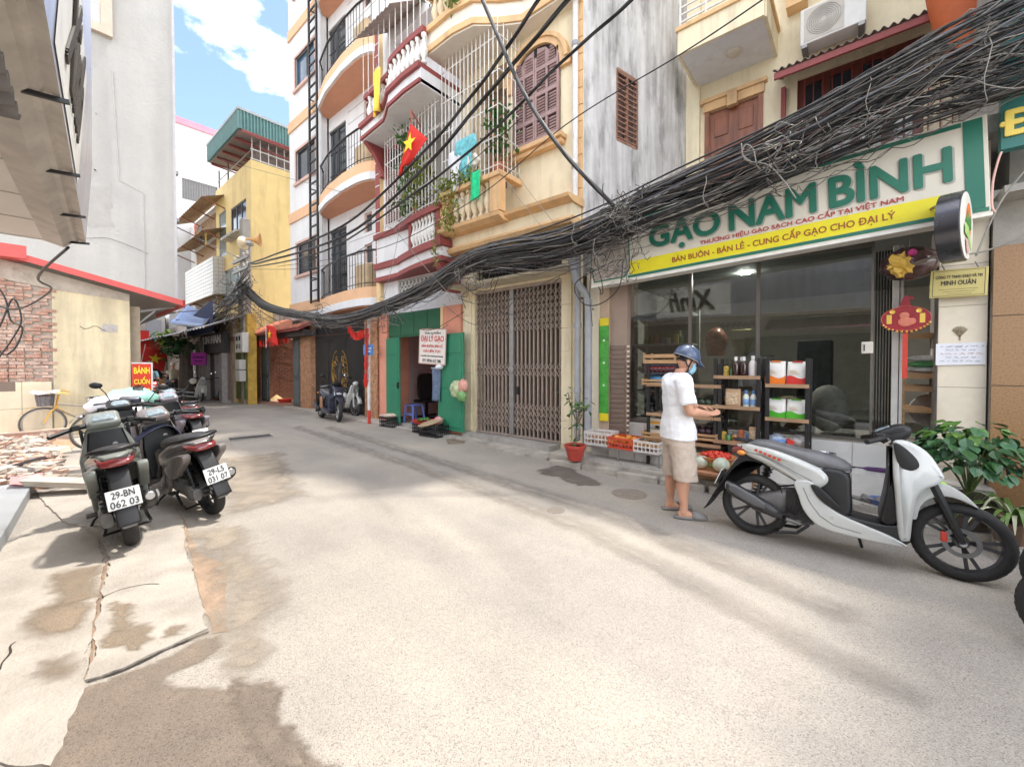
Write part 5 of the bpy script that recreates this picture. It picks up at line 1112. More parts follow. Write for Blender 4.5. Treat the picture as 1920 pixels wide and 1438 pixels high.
# == left side: the cleared lot, the yellow house end wall, the tall grey house
LX = -13.0
lh = wthing('yellow_wall_house', 'low house with yellowed end wall, bare brick corner and red tin roof edge', 'building', (-14, 0, 0))
yb0, yb1, yr = V(0, 700, LX)[0]-1.6, V(100, 700, LX)[0], V(245, 700, LX)[0]
zr = lambda y: 3.67+(y+.31)*(2.98-3.67)/(2.52+.31)
yw = mat('stained_yellow_wall', (.8, .7, .47), .85, .12, 2.5, .3, 40, stain=(.3, .27, .2), stain_amt=.55, stain_scale=(2.2, 2.2, .3), grain=(3, 3, .35, .28))
gw = mat('grey_render', (.5, .45, .38), .9, .2, 4, .4, 40, stain=(.2, .17, .14), stain_amt=.6, stain_scale=(3, 3, 2))
m = MB(); m.add([(LX, yb1, 0), (LX, yr, 0), (LX, yr, zr(yr)-.08), (LX, yb1, zr(yb1)-.33)], [(0, 1, 2, 3)]); m.add([(LX, yr, 0), (LX-3, yr, 0), (LX-3, yr, 2.9), (LX, yr, zr(yr)-.08)], [(0, 1, 2, 3)]); m.build('wall', yw, lh)
m = MB(); m.add([(LX-.02, yb0, 0), (LX-.02, yb1, 0), (LX-.02, yb1, zr(yb1)-.3), (LX-.02, yb0, zr(yb0)-.3)], [(0, 1, 2, 3)]); m.build('brick_backing', mortar, lh)
MB().add([(LX+.012, yb0, zr(yb0)-.55), (LX+.012, yb1, zr(yb1)-.4), (LX+.012, yr, zr(yr)-.22), (LX+.012, yr, zr(yr)-.06), (LX+.012, yb0, zr(yb0)-.06), (LX-.1, yb0, zr(yb0)-.55), (LX-.1, yb1, zr(yb1)-.4), (LX-.1, yr, zr(yr)-.22)], [(0, 1, 2, 3, 4), (0, 5, 6, 1), (1, 6, 7, 2)]).build('top_render', gw, lh)
zc_ = V(50, 716, LX)[1]; yc1 = V(97, 740, LX)[0]
oldbrick = mat('old_red_brick', (.5, .29, .22), .9, .4, 7, .4, 50, stain=(.66, .57, .48), stain_amt=.85, stain_scale=(5, 5, 5))
bm_ = [MB().box(-.03, .028, 0, .21, 0, .058).mesh('brick', oldbrick), MB().box(-.03, .016, 0, .2, 0, .055).mesh('brick', mat('pale_brick', (.58, .42, .34), .9, .4, 8, .4, 50)), MB().box(-.03, .022, 0, .1, 0, .058).mesh('brick', oldbrick)]
z = zc_+.01; r = 0; cnt = 0
while z < 3.35:
 y = yb0+1.15-(.11 if r % 2 else 0)
 while y < yb1-.08 and cnt < 298:
  if z < zr(y)-.5: pieces('brick', random.choice(bm_), lh, [((LX-.012, y, z+random.uniform(-.004, .004)), (random.uniform(-.02, .02), 0, random.uniform(-.03, .03)))]); cnt += 1
  y += .222
 z += .069; r += 1
m = MB(); m.box(LX-.02, LX+.014, yb0, yc1, 0, zc_); m.build('cream_panel', mat('cream_panel_paint', (.76, .68, .5), .7, .08, 3, stain=(.5, .42, .3), stain_amt=.3), lh)
m = MB()
for z in (.62,): m.box(LX+.0145, LX+.016, yb0, yc1, z, z+.012)
m.box(LX+.0145, LX+.016, -.08, -.068, 0, zc_); m.build('panel_joint', mat('joint_grey', (.45, .4, .3), .8), lh)
MB().box(LX-.5, LX-.15, yr, yr+.2, 0, 2.9).build('side_pilaster', mat('tan_pilaster', (.42, .35, .26), .9, .15), lh)
m = MB(); pts = [V(150+i*8, 612+4*math.sin(i*1.3)+i*.8, LX+.004) for i in range(7)]; m.tube([(LX+.004, a, b) for a, b in pts], .006, 4).build('crack', crack_m, lh)
py0, pz0 = V(205, 615, LX); MB().prism(irregular([(py0-.13, pz0-.08), (py0+.13, pz0-.1), (py0+.15, pz0+.08), (py0-.1, pz0+.1)], .03), LX, LX+.006, 'X').build('plaster_patch', mat('grey_patch', (.5, .47, .44), .9, .2, 9), lh)
rr_ = mat('red_tin_edge', (.62, .1, .09), .5, .12, 3); roofm = mat('grey_roof_sheet', (.4, .37, .34), .7, .15)
def slab_yz(y0, y1, x0, x1, t, o, m_, name): return MB().prism([(y0, zr(y0)+o), (y1, zr(y1)+o), (y1, zr(y1)+o+t), (y0, zr(y0)+o+t)], x0, x1, 'X').build(name, m_, lh)
slab_yz(yb0, 2.5, LX-3, LX+.3, .05, .04, roofm, 'roof'); slab_yz(yb0, 2.52, LX+.3, LX+.33, .13, -.02, rr_, 'roof_edge'); MB().prism([(2.5, zr(2.5)-.04), (2.54, zr(2.5)-.04), (2.54, zr(2.5)+.12), (2.5, zr(2.5)+.12)], LX-3, LX+.33, 'X').build('roof_edge', rr_, lh)
MB().box(LX-.2, LX+.36, yb0, V(50, 490, LX)[0], zr(-.0)+.02, zr(-.3)+.2).build('ridge_cap', rr_, lh)
m = MB(); m.beam((LX-.3, yr, 2.75), (LX-.3, 2.45, 2.98), .05); m.beam((LX-.3, yr, 2.3), (LX-.3, yr+.5, 2.85), .04); m.build('eave_bracket', steel, lh)
th = wthing('tall_grey_house', 'tall blank grey-white house wall rising on the left', 'building', (-17, 0, 0))
TXw = -15.6; ty1 = V(325, 300, TXw)[0]
tg = mat('grey_white_render', (.46, .45, .425), .85, .07, 1.2, .4, 14, stain=(.36, .345, .32), stain_amt=.5, stain_scale=(.9, .9, .35), grain=(2, 2, .16, .13))
MB().box(TXw-9, TXw, -9, ty1, 3.1, 26).build('wall', tg, th); MB().box(TXw-9, TXw-.02, -9, 1.72, 0, 3.1).build('ground_floor', gw, th)
MB().box(TXw-.6, TXw+.02, ty1-.0, ty1+.06, 3.1, 26).build('edge_strip', mat('strip_grey', (.5, .49, .5), .8), th)
a = V(172, 58, TXw); b = V(208, -60, TXw); fb = mat('beige_frame', (.55, .46, .36), .6, .08)
f = MB().box(TXw, TXw+.12, a[0]-1, b[0], a[1], a[1]+.22).box(TXw, TXw+.12, b[0]-.22, b[0], a[1]+.22, a[1]+3).build('window', fb, th); MB().box(TXw+.002, TXw+.02, a[0]-1, b[0]-.22, a[1]+.22, a[1]+3).build('pane', mat('pale_pane', (.5, .5, .48), .15), f)
for y, z0, z1 in ((1.2, 5.2, 6.3), (-.4, 8.0, 8.9), (.6, 11.0, 12.4)): MB().quad(*[(TXw+.004, p.x, p.y) for p in irregular([(y-.35, z0), (y+.4, z0+.1), (y+.3, z1), (y-.3, z1-.15)], .08)]).build('render_patch', mat('patched_render', (.4, .385, .36), .9, .1, 4), th)
MB().tube([(TXw+.03, 2.2, 3.1), (TXw+.03, 2.2, 6.4), (TXw+.03, 1.7, 6.6), (TXw+.03, 1.6, 9.5)], .012, 6).build('conduit', mat('conduit_grey', (.45, .44, .42), .6), th)
m = MB(); m.tube(catmull([(TXw+.004, .6, 5.0), (TXw+.004, 1.0, 4.85), (TXw+.004, 1.5, 4.95), (TXw+.004, 2.3, 4.7)], 6), .006, 4).build('crack', mat('wall_crack', (.2, .19, .18), .9), th)
for z in (5.8, 7.2): MB().box(TXw-.2, TXw, ty1, ty1+.12, z, z+.1).build('clamp', steel, th)
a, b = V(248, 682, -12.75), V(284, 742, -12.75)
sb_ = wthing('food_sign', 'red street food sign with yellow capitals behind the parked scooters', 'sign', (-12.75, a[0], 0))
MB().box(-12.8, -12.75, a[0], b[0], .55, a[1]).build('board', mat('sign_red_bright', (.68, .05, .02), .5), sb_); MB().box(-12.81, -12.745, b[0], b[0]+.03, .5, a[1]+.03).box(-12.81, -12.745, a[0]-.01, b[0], a[1], a[1]+.03).box(-12.8, -12.76, a[0], a[0]+.04, 0, .55).box(-12.8, -12.76, b[0]-.04, b[0], 0, .55).build('frame', mat('frame_white', (.75, .7, .7), .5), sb_)
hz = (a[1]-b[1])
for i, s_ in enumerate(('BÁNH', 'CUỐN', 'NÓNG')): text(s_, mat('letter_yellow', (.9, .75, .05), .5), sb_, (-12.745, (a[0]+b[0])/2, a[1]-.14-i*.245), FACE_E, width=(b[0]-a[0])*.84, height=.17, depth=.006, bold=.03)
random.seed(11)
lot = MB().sheet(lambda u, v: (-12.99+5.4*u, -5+5.35*v+.25*math.sin(u*6)*v, max(0, .07+.16*mnoise.noise(Vector((u*6, v*6, 0)))+.05*mnoise.noise(Vector((u*22, v*22, 4)))) *min(1, (1-v)*9)*min(1, (1-u)*7)+.004), 70, 50).build('ground', clay_m, smooth=True); tag(lot, kind='structure')
def chunk(sx, sy, sz):
 m = MB().box(-sx/2, sx/2, -sy/2, sy/2, 0, sz); m.v = [v+Vector([random.uniform(-.18, .18)*min(sx, sy) for _ in range(2)]+[random.uniform(-.1, .1)*sz]) for v in m.v]; return m
rubble_ms = [mat('rubble_grey', (.42, .37, .32), .95, .2, 9, .4, 60), mat('rubble_red', (.44, .29, .22), .95, .3, 9, .4, 60), mat('rubble_pale', (.48, .41, .34), .95, .15, 9, .3, 60)]
for mi in range(3):
 m = MB()
 for _ in range(420):
  x, y = random.uniform(-12.3, -7.75), random.uniform(-.9, .28); s = random.uniform(.02, .085)
  c = chunk(s*random.uniform(.8, 1.8), s, s*.5); q = Matrix.Rotation(random.uniform(0, 6.28), 3, 'Z') @ Matrix.Rotation(random.uniform(-.5, .5), 3, 'X'); z = .05+.1*random.random()
  m.add([q @ v+Vector((x, y, z)) for v in c.v], c.f)
 tag(m.build('rubble', rubble_ms[mi]), 'small broken masonry strewn over the cleared lot', None, None, 'stuff')
slabs = [((75, 872), .75, .3, .06, 2, 'pale broken slab lying flat in the middle of the rubble'), ((110, 880), .8, .22, .06, 2, 'long pale plank-like slab at the right of the rubble'), ((55, 885), .35, .3, .1, 0, 'grey lump of concrete by the dark board in the rubble'), ((95, 845), .5, .35, .08, 2, 'pale plaster slab near the low brick wall'), ((40, 850), .6, .25, .06, 0, 'grey broken board near the low wall left end'), ((20, 885), .3, .28, .12, 2, 'white rounded concrete lump at the left of the rubble'), ((120, 907), .9, .3, .09, 2, 'long chipped slab at the front edge of the rubble'), ((60, 905), .45, .25, .1, 0, 'grey stone at the front of the rubble'), ((30, 868), .35, .2, .08, 1, 'broken red masonry piece left of the pale slab'), ((65, 858), .3, .2, .07, 1, 'red brick fragment behind the pale slab'), ((85, 895), .5, .12, .05, 1, 'narrow reddish fragment before the long slab')]
for px, sx, sy, sz, mi, lab in slabs:
 x, y = G(*px, .12); m = chunk(sx*.72, sy*.72, sz*.8); o = m.build('broken_slab', rubble_ms[mi], bevel=.006); o.location = (x, y, .1); o.rotation_euler = (random.uniform(-.12, .12), random.uniform(-.12, .12), R(40)+random.uniform(-.5, .5)); tag(o, lab, 'slab', 'broken slabs in the rubble')
x, y = G(48, 880, .15); o = MB().obox((0, 0, 0), (.7, .06, .03)).build('dark_board', mat('charred_wood', (.06, .05, .05), .9, .3)); o.location = (x, y, .24); o.rotation_euler = (0, R(-14), R(25)); tag(o, 'dark splintered board sticking up from the rubble', 'board')
x, y = G(20, 905, .1); o = MB().sheet(lambda u, v: (u*.5, v*.25, .03*math.sin(u*9)*math.cos(v*7)), 10, 6).build('plastic_scrap', mat('pink_plastic', (.75, .25, .25), .5), solid=.003); o.location = (x, y, .16); tag(o, 'scrap of pink plastic in the rubble', 'scrap')
lw_ = wthing('low_wall', 'low red brick wall edging the rubble below the bicycle', 'wall', (-12.35, -.5, 0))
MB().box(-12.44, -12.3, -2.2, .6, 0, .2).build('core', mortar, lw_); q = MB().box(0, .012, 0, .2, 0, .085).mesh('brick', oldbrick); pieces('brick', q, lw_, [(-12.3, -2.2+.212*i+(.1 if j else 0), .012+j*.095) for i in range(12) for j in range(2)])
MB().box(-12.46, -12.28, -2.2, .6, .2, .225).build('coping', mat('cement_coping', (.5, .38, .3), .9, .2), lw_)
# == near house on the left: raised step, canopy and sign box overhead
nh = wthing('canopy_house', 'near left house front with overhanging sign box and wide soffit', 'building', (-3, -1, 0))
stp = MB().prism([(-7.55, .04), (-5.19, -.16), (-2.3, -.3), (2, -.5), (2, -3), (-7.55, -3)], -.02, .12, 'Z').build('doorstep', mat('grey_step', (.3, .31, .32), .6, .12, 3), nh, bevel=.01)
ye = lambda x: .43-.09*(x+6.4)
sof = mat('soffit_beige', (.8, .75, .68), .6, .06, 3); lip = mat('soffit_lip', (.6, .55, .49), .75, .2, 5)
X0, X1 = -6.4, 1.2
xs = [X0+i*(X1-X0)/8 for i in range(9)]
m = MB()
for i in range(9): pass
m.add([(X0, ye(X0)-.16, 2.79), (X1, ye(X1)-.16, 2.79), (X1, -3, 2.79), (X0, -3, 2.79)], [(0, 1, 2, 3)]); m.build('soffit', sof, nh)
for k, (a, b) in enumerate(((X0, X0+.02), (-5.6, -5.585), (-4.85, -4.835), (-4.1, -4.085))): MB().box(a, b, -3, ye(a)-.2, 2.784, 2.789).build('soffit_joint', lip, nh)
prof = lambda x: [(ye(x)-.3, 2.78), (ye(x)-.16, 2.74), (ye(x)-.1, 2.8), (ye(x)-.07, 2.8), (ye(x)-.05, 2.83), (ye(x), 2.81), (ye(x)+.06, 3.68), (ye(x)+.07, 5.6), (ye(x)-.3, 5.6)]
sb = MB().rings([[(x, y, z) for y, z in prof(x)[:6]]+[(x, ye(x)-.02, 2.9), (x, ye(x)-.3, 2.9)] for x in (X0, X1)]).build('fascia', lip, nh)
silver = mat('silver_sign_face', (.62, .64, .74), .3, .1, 2, metal=.55, grain=(9, 9, .7, .25))
MB().rings([[(x, ye(x)-.001, 2.82), (x, ye(x)+.06, 3.68), (x, ye(x)+.07, 5.6), (x, ye(x)-.3, 5.6), (x, ye(x)-.3, 2.9)] for x in (X0, 1.2)]).build('sign_box', silver, nh)
MB().box(-6.3, 1.2, -1.3, -1.0, 2.95, 8).build('upper_front', mat('grey_front', (.45, .43, .42), .7, .1), nh)
for x in (-6.3, -5.2, -4.1, -3.0): MB().beam((x, ye(x)-.22, 2.775), (x, ye(x)+.03, 2.8), .02).build('clip', blackm, nh)
for x in (-5.0, -4.2): MB().lathe([(.09, 0), (.085, -.008), (.001, -.006)], (x, -.35, 2.787), 16).build('downlight', mat('lamp_cream', (.8, .7, .5), .4), nh)
MB().box(-6.3, 1.2, -1.35, -1.2, .12, 2.79).build('front_wall', mat('beige_front', (.5, .45, .4), .7, .1), nh)
MB().box(-2.5, .9, -1.19, -1.15, .12, 2.3).build('shop_opening', darkroom, nh)
xs0, xs1 = -3.6, -2.1
wp = MB().quad(*[(x, ye(x)+.004+.07*(z-2.82), z) for x, z in ((-4.5, 2.86), (-2.6, 2.86), (-2.6, 3.66), (-4.5, 3.66))]).build('white_sign', mat('sign_panel_white', (.78, .78, .76), .5), nh)
text('Xinh', ink, nh, (-3.55, ye(-3.55)+.006+.07*.46, 3.28), (R(94.6), 0, R(174.9)), width=1.15, height=.5, depth=.01, bold=.03, shear=.25)
MB().sheet(lambda u, v: (-1.9+3.0*u, -1.15+.95*v, 2.75-.35*v+.012*math.sin(u*120)), 120, 3).build('awning', mat('plum_awning', (.28, .12, .16), .7, .15), nh, solid=.006)
ce = wthing('corrugated_edge', 'dark corrugated roof sheet edge hanging at the upper left', 'roof sheet', (-3, -.3, 2.6))
a, b, c = [Vector((*G(*p, 2.62), 2.62)) for p in ((40, 228), (2, 95), (2, 250))]
dl = b-a; MB().sheet(lambda u, v: a+dl*(1.0-u)*1.6-dl*.0+Vector((-.12, -.75, -.04))*v+Vector((0, 0, .022*math.sin(u*46))), 90, 3).build('sheet', mat('fibre_cement', (.22, .2, .19), .9, .3, 8), ce, solid=.008)
# == shops closing the far lane
fh = wthing('far_lane_shop', 'far shop at the lane end with red banners and open front', 'building', (-31, 4, 0))
MB().box(-36, -30.5, -2, 5.2, 0, 4.3).build('wall', mat('beige_far_wall', (.55, .48, .38), .85, .15, 2), fh)
MB().box(-30.5, -30.4, 2, 5.0, .1, 2.3).build('shop_opening', darkroom, fh); MB().box(-30.5, -29.9, 2, 4.9, 2.35, 2.9).build('canopy', mat('red_canopy', (.4, .07, .05), .6, .15), fh)
MB().box(-30.3, -29.9, 3.9, 5.0, .0, .75).build('stall', mat('orange_stall', (.6, .25, .08), .7), fh)
for y in (4.5, 5.0): MB().box(-30.5, -30.42, y, y+.2, 3, 4.2).build('window', darkroom, fh)
for i, (px, py) in enumerate(((270, 640), (269, 668))):
 y, z = V(px, py, -28); t = wthing('red_banner', ['red vertical banner under the far eaves, upper one', 'red vertical banner under the far eaves, lower one'][i], 'banner', (-28, y, z), 'red banners in the far lane')
 MB().sheet(lambda u, v: (-28+.02*math.sin(v*6), y-.2+.4*u, z-.55+1.1*v), 6, 8).build('fabric', redc, t, solid=.004); MB().beam((-28, y-.25, z+.56), (-28, y+.25, z+.56), .03).build('pole', steel, t)
t = ac_unit(-28.3, V(287, 620, -28.3)[0]-.6, V(287, 625, -28.3)[1], 1.1, 1.0, .4, 'grey air conditioner above the far red canopy', R(90))
MB().box(-32, -28.2, V(275, 650, -28.3)[0], V(303, 650, -28.3)[0], 2.95, 3.9).build('balcony_box', mat('grey_box', (.42, .43, .48), .6, .1), fh)
x, y = -24, V(292, 672, -24)[0]; z = V(292, 655, -24)[1]
flag('small national flag leaning out over the far lane', (-24, y-.35, z+.1), .8, .85, R(90), R(10), 1.0, .15)
# == scooters, mopeds, bicycles
import math as _m
def inset_ring(poly, d):
 n = len(poly); out = []; area = sum(poly[i][0]*poly[(i+1) % n][1]-poly[(i+1) % n][0]*poly[i][1] for i in range(n)); sg = 1 if area > 0 else -1
 for i in range(n):
  a, b, c = Vector(poly[i-1]), Vector(poly[i]), Vector(poly[(i+1) % n]); t = (c-a); t = t.normalized() if t.length > 1e-9 else Vector((1, 0)); nn = Vector((-t.y, t.x))*sg; out.append(b+nn*d)
 return out
def slab(poly, hw, r=.02, wf=None, y0=0.0, smooth=5, mb=None, k=4):
 """solid with a side profile (x, z), half width hw and rounded edges of radius r; wf(x, z) scales the width"""
 p = [Vector((a.x, a.y)) for a in catmull([(x, z, 0) for x, z in poly], smooth, True)] if smooth else [Vector(a) for a in poly]
 wf = wf or (lambda x, z: 1.0); rings = []
 seq = [(r*(1-math.sin(math.pi/2*i/k)), hw-r*(1-math.cos(math.pi/2*i/k))) for i in range(k+1)]
 lst = [(d, -y) for d, y in [(r*(1-math.cos(math.pi/2*i/k)), hw-r+r*math.sin(math.pi/2*i/k)) for i in range(k, -1, -1)]]+[(r*(1-math.cos(math.pi/2*i/k)), hw-r+r*math.sin(math.pi/2*i/k)) for i in range(k+1)]
 for d, y in lst:
  q = inset_ring(p, d); rings.append([(a.x, y0+y*wf(a.x, a.y), a.y) for a in q])
 mb = mb or MB(); return mb.rings(rings)
def wheel_tyre(rad, w, n=36):
 prof = []
 for k in range(17):
  t = -2.2+4.4*k/16; prof.append((rad-w*.42+w*.42*math.cos(t), w*.5*math.sin(t)))
 return MB().lathe(prof+[(rad-w*.68, w*.33), (rad-w*.68, -w*.33), prof[0]], (0, 0, 0), n, 'Y')
def tread(rad, w, n=46):
 m = MB()
 for i in range(n):
  a = 2*math.pi*i/n
  for s in (-1, 1):
   p = lambda dt, y: Vector(((rad-w*.42+w*.42*math.cos(math.asin(min(.95, abs(y)/(w*.5))))+.0015)*math.cos(a+dt), y, (rad-w*.42+w*.42*math.cos(math.asin(min(.95, abs(y)/(w*.5))))+.0015)*math.sin(a+dt)))
   m.quad(p(0, s*.004), p(.03, s*.004), p(.075, s*w*.42), p(.045, s*w*.42))
 return m
PAINT = {}
def paint(name, col, **k): return mat(name, col, k.pop('rough', .3), .08, 3, coat=.5, local=True, stain=(.3, .27, .24), stain_amt=k.pop('dust', .25), stain_scale=(7, 7, 7), **k)
rimd = mat('dark_rim', (.075, .075, .08), .4, .2, metal=.4, local=True); seatm = mat('seat_vinyl', (.024, .024, .026), .42, .2, 14, .15, 90, local=True); seatg = mat('grey_seat_vinyl', (.14, .14, .147), .38, .2, 12, .15, 90, local=True)
lampr = mat('tail_lamp_red', (.22, .03, .03), .15, .15, coat=.6, local=True); lampw = mat('lamp_clear', (.6, .62, .64), .1, .15, coat=.6, local=True); lampo = mat('lamp_amber', (.7, .25, .04), .2, local=True)
platew = mat('plate_white', (.78, .78, .76), .4, .05, local=True); engm = mat('engine_grey', (.2, .195, .19), .5, .3, 10, metal=.4, local=True); exhm = mat('exhaust_black', (.026, .026, .027), .4, .3, 10, local=True)
WT = wheel_tyre(.265, .1); TT = tread(.265, .1)
def scooter(label, loc, rz, body, lean=6, steer=0, seat=None, plate=None, rims=None, name='scooter', inner=None, style='sport', mirrors=True, grab=False, group=None, logo=None, cat='motor scooter', tail=True, wheelcol=None):
 o = thing(name, label, cat, loc, rz, group); o.rotation_euler = (R(-lean), 0, rz)
 inner = inner or blackp; seat = seat or seatm; rims = rims or rimd
 fr = thing('front_assembly', None, None); fr.parent = o; fr.name = 'front_wheel'
 def wheel(par, disc):
  t = MB(); t.v, t.f = list(WT.v), list(WT.f); wt_ = t.build('tyre', tyre, par, smooth=True)
  TT2 = MB(); TT2.v, TT2.f = list(TT.v), list(TT.f); TT2.build('tread', mat('tread_dark', (.02, .02, .02), .9), par)
  m = MB(); m.lathe([(.196, -.034), (.204, -.032), (.2, 0), (.204, .032), (.196, .034), (.186, 0), (.196, -.034)], (0, 0, 0), 36, 'Y'); m.lathe([(.001, -.05), (.035, -.05), (.045, -.02), (.045, .02), (.035, .05), (.001, .05)], (0, 0, 0), 14, 'Y')
  for i in range(5):
   for d in (-.16, .16):
    a = 2*math.pi*i/5; m.beam((.04*math.cos(a), .0, .04*math.sin(a)), (.19*math.cos(a+d), 0, .19*math.sin(a+d)), .013, .022)
  m.build('rim', wheelcol or rims, par, smooth=40)
  if disc:
   d_ = MB().lathe([(.07, -.062), (.098, -.062), (.098, -.058), (.07, -.058), (.07, -.062)], (0, 0, 0), 28, 'Y'); d_.build('brake_disc', mat('disc_steel', (.22, .22, .22), .4, .2, metal=.7), par)
   MB().obox((-.085, -.05, .02), (.035, .03, .07)).build('brake_caliper', redm, par, bevel=.008)
 fr.location = (1.26, 0, .265); fr.rotation_euler = (0, R(0), R(steer)); wheel(fr, True)
 rw = thing('rear_wheel', None, None); rw.parent = o; rw.location = (0, 0, .265); wheel(rw, False)
 for s in (-1, 1): MB().tube([(1.26, s*.075, .265), (1.17, s*.075, .5), (1.1, s*.07, .68)], [.022, .026, .026], 8).build('fork', blackp, o, smooth=40)
 MB().tube([(1.26, -.09, .265), (1.26, .09, .265)], .02, 8).build('axle', alu, o)
 fend = [(1.0, .39), (1.015, .5), (1.06, .59), (1.13, .655), (1.2, .645), (1.27, .6), (1.33, .53), (1.335, .515), (1.26, .555), (1.18, .57), (1.1, .54), (1.05, .47), (1.03, .38)]
 slab(fend, .075, .006, lambda x, z: 1.0 if x < 1.2 else 1-(x-1.2)*2.2, smooth=3).build('front_mudguard', body, o, smooth=50)
 cw = [(.905, .945), (1.0, .93), (1.09, .86), (1.155, .74), (1.165, .69), (1.12, .645), (1.06, .605), (1.015, .52), (.998, .38), (.99, .25), (.975, .225), (.935, .225), (.92, .32), (.905, .55), (.895, .7), (.895, .85)]
 wf = lambda x, z: (.52+.48*min(1, max(0, (.98-z)/.35)))*(1-max(0, x-1.0)*2.6)*(1 if z > .45 else .8+.2*(z-.2)/.25)
 lg = slab(cw, .215, .03, wf, smooth=4).build('leg_shield', body, o, smooth=50)
 for s in (-1, 1):
  slab([(.9, .92), (.95, .9), (1.02, .82), (1.03, .76), (.98, .73), (.93, .76), (.905, .84)], .012, .005, None, s*.163, 3).build('pod', inner, lg, smooth=50)
  slab([(1.1, .8), (1.155, .72), (1.15, .7), (1.08, .7), (1.03, .74), (1.05, .78)], .02, .008, None, s*.105, 3).build('indicator', lampw, lg, smooth=50)
 MB().ball((1.14, 0, .735), .07, 14, 9, (.35, 1.3, .55)).build('headlight', lampw, lg, smooth=True)
 slab([(.895, .88), (.9, .6), (.93, .36), (.83, .335), (.86, .55), (.885, .8)], .17, .02, lambda x, z: .7+.3*min(1, max(0, (.9-z)/.3)), smooth=3).build('inner_shield', inner, o, smooth=50)
 slab([(.5, .37), (.6, .34), (.83, .315), (.97, .33), (.99, .22), (.9, .185), (.7, .2), (.55, .26)], .165, .02, None, smooth=3).build('footboard', inner, o, smooth=50)
 for s in (-1, 1):
  slab([(.3, .54), (.42, .55), (.47, .44), (.58, .345), (.75, .285), (.88, .245), (.97, .195), (.88, .182), (.65, .187), (.47, .215), (.37, .31), (.33, .42)], .02, .012, lambda x, z: 1.0, s*.165, 4).build('side_sill', body, o, smooth=50)
  slab([(.41, .53), (.47, .52), (.58, .41), (.59, .385), (.52, .39), (.45, .45)], .012, .006, None, s*.186, 4).build('sill_trim', inner, o, smooth=50)
 slab([(.47, .66), (.64, .65), (.665, .5), (.66, .34), (.56, .3), (.42, .36), (.38, .5)], .15, .03, None, smooth=4).build('under_seat_panel', inner, o, smooth=50)
 tb = [(-.15, .78), (-.05, .8), (.1, .785), (.27, .74), (.38, .7), (.5, .64), (.52, .56), (.42, .47), (.33, .47), (.3, .53), (.2, .59), (.08, .645), (-.06, .695)]
 wt2 = lambda x, z: min(1, .35+.65*max(0, (x+.2)/.4))
 tbp = slab(tb, .175, .045, wt2, smooth=4).build('tail_panel', body, o, smooth=50)
 if style == 'classic':
  for s in (-1, 1): slab([(.42, .6), (.2, .64), (-.02, .69), (-.15, .7), (-.13, .63), (.0, .54), (.16, .43), (.3, .42), (.4, .5)], .035, .012, lambda x, z: 1.0, s*.155, 3).build('side_cover', body, o, smooth=50)
 if logo:
  for s in (-1, 1):
   m = MB();
   for i in range(6):
    x = -.0+i*.035; m.quad(*[(x+a, s*(.178*wt2(x+a, 0)+.0), .745-i*.011+b) for a, b in ((0, 0), (.024, -.006), (.03, .014), (.008, .02))])
   m.build('side_mark', logo, tbp)
 sp_ = [(-.06, .785, .82, .08, 2.6), (.05, .76, .845, .12, 2.8), (.2, .72, .83, .135, 2.8), (.32, .7, .805, .14, 2.8), (.45, .65, .79, .13, 2.8), (.57, .63, .765, .11, 2.6), (.65, .64, .72, .075, 2.4), (.665, .66, .69, .04, 2)]
 st = loft(sp_, 18, 4).build('seat', seat, o, smooth=True)
 MB().tube([(a, s*(b*.98), c) for s, lst in ((1, 1),) for a, b, c in [(p[0], p[3], p[1]+.018) for p in sp_[:7]]], .004, 5).tube([(p[0], -p[3]*.98, p[1]+.018) for p in sp_[:7]], .004, 5).build('piping', mat('seat_piping', (.35, .35, .36), .5), st)
 if grab: MB().tube(catmull([(.16, .15, .79), (.0, .155, .82), (-.12, .13, .84), (-.18, .06, .845), (-.19, 0, .845), (-.18, -.06, .845), (-.12, -.13, .84), (0, -.155, .82), (.16, -.15, .79)], 4), .017, 8).build('grab_rail', blackp, o, smooth=True)
 else: MB().box(-.15, .0, -.07, .07, .815, .83).tube([(-.05, .09, .82), (-.16, .07, .825), (-.18, 0, .825), (-.16, -.07, .825), (-.05, -.09, .82)], .014, 7).build('grab_rail', blackp, o, smooth=40)
 w_ = .115 if grab else .09
 MB().rings([[(x, y*s_, z*s_+.72+dz) for y, z in ell(16, w_, .03 if grab else .042, 3)] for x, s_, dz in ((-.02, 1.1, .03), (-.12, 1.0, .022), (-.175, .8, .01), (-.19, .5, .005))]).build('tail_light', lampr, o, smooth=50)
 if not grab:
  for s in (-1, 1): MB().ball((-.1, s*(w_+.03), .715), .03, 10, 7, (1.2, .8, .75)).build('indicator', lampo, o, smooth=True)
 slab([(-.02, .7), (-.1, .7), (-.2, .56), (-.32, .33), (-.345, .27), (-.325, .265), (-.28, .33), (-.17, .53), (-.06, .63), (.08, .62)], .07, .015, None, smooth=3).build('rear_mudguard', blackp, o, smooth=50)
 if plate:
  q = Matrix.Rotation(R(-22), 3, 'Y'); pc_ = Vector((-.285, 0, .47)); pl_ = thing('plate_holder', None, None); pl_.parent = o; pl_.name = 'number_plate'; pl_.location = pc_; pl_.rotation_euler = (0, R(22 if not grab else 12), 0)
  MB().box(-.005, .0, -.1, .1, -.075, .075).build('plate', platew, pl_, bevel=.004); MB().box(.0, .02, -.08, .08, -.06, .06).build('backing', blackp, pl_)
  if isinstance(plate, tuple):
   for i, s_ in enumerate(plate): text(s_, mat('plate_ink', (.05, .05, .055), .6), pl_, (-.0055, 0, .036-.072*i), (R(90), 0, R(-90)), width=.135 if i == 0 else .165, height=.052, depth=.001, bold=.012)
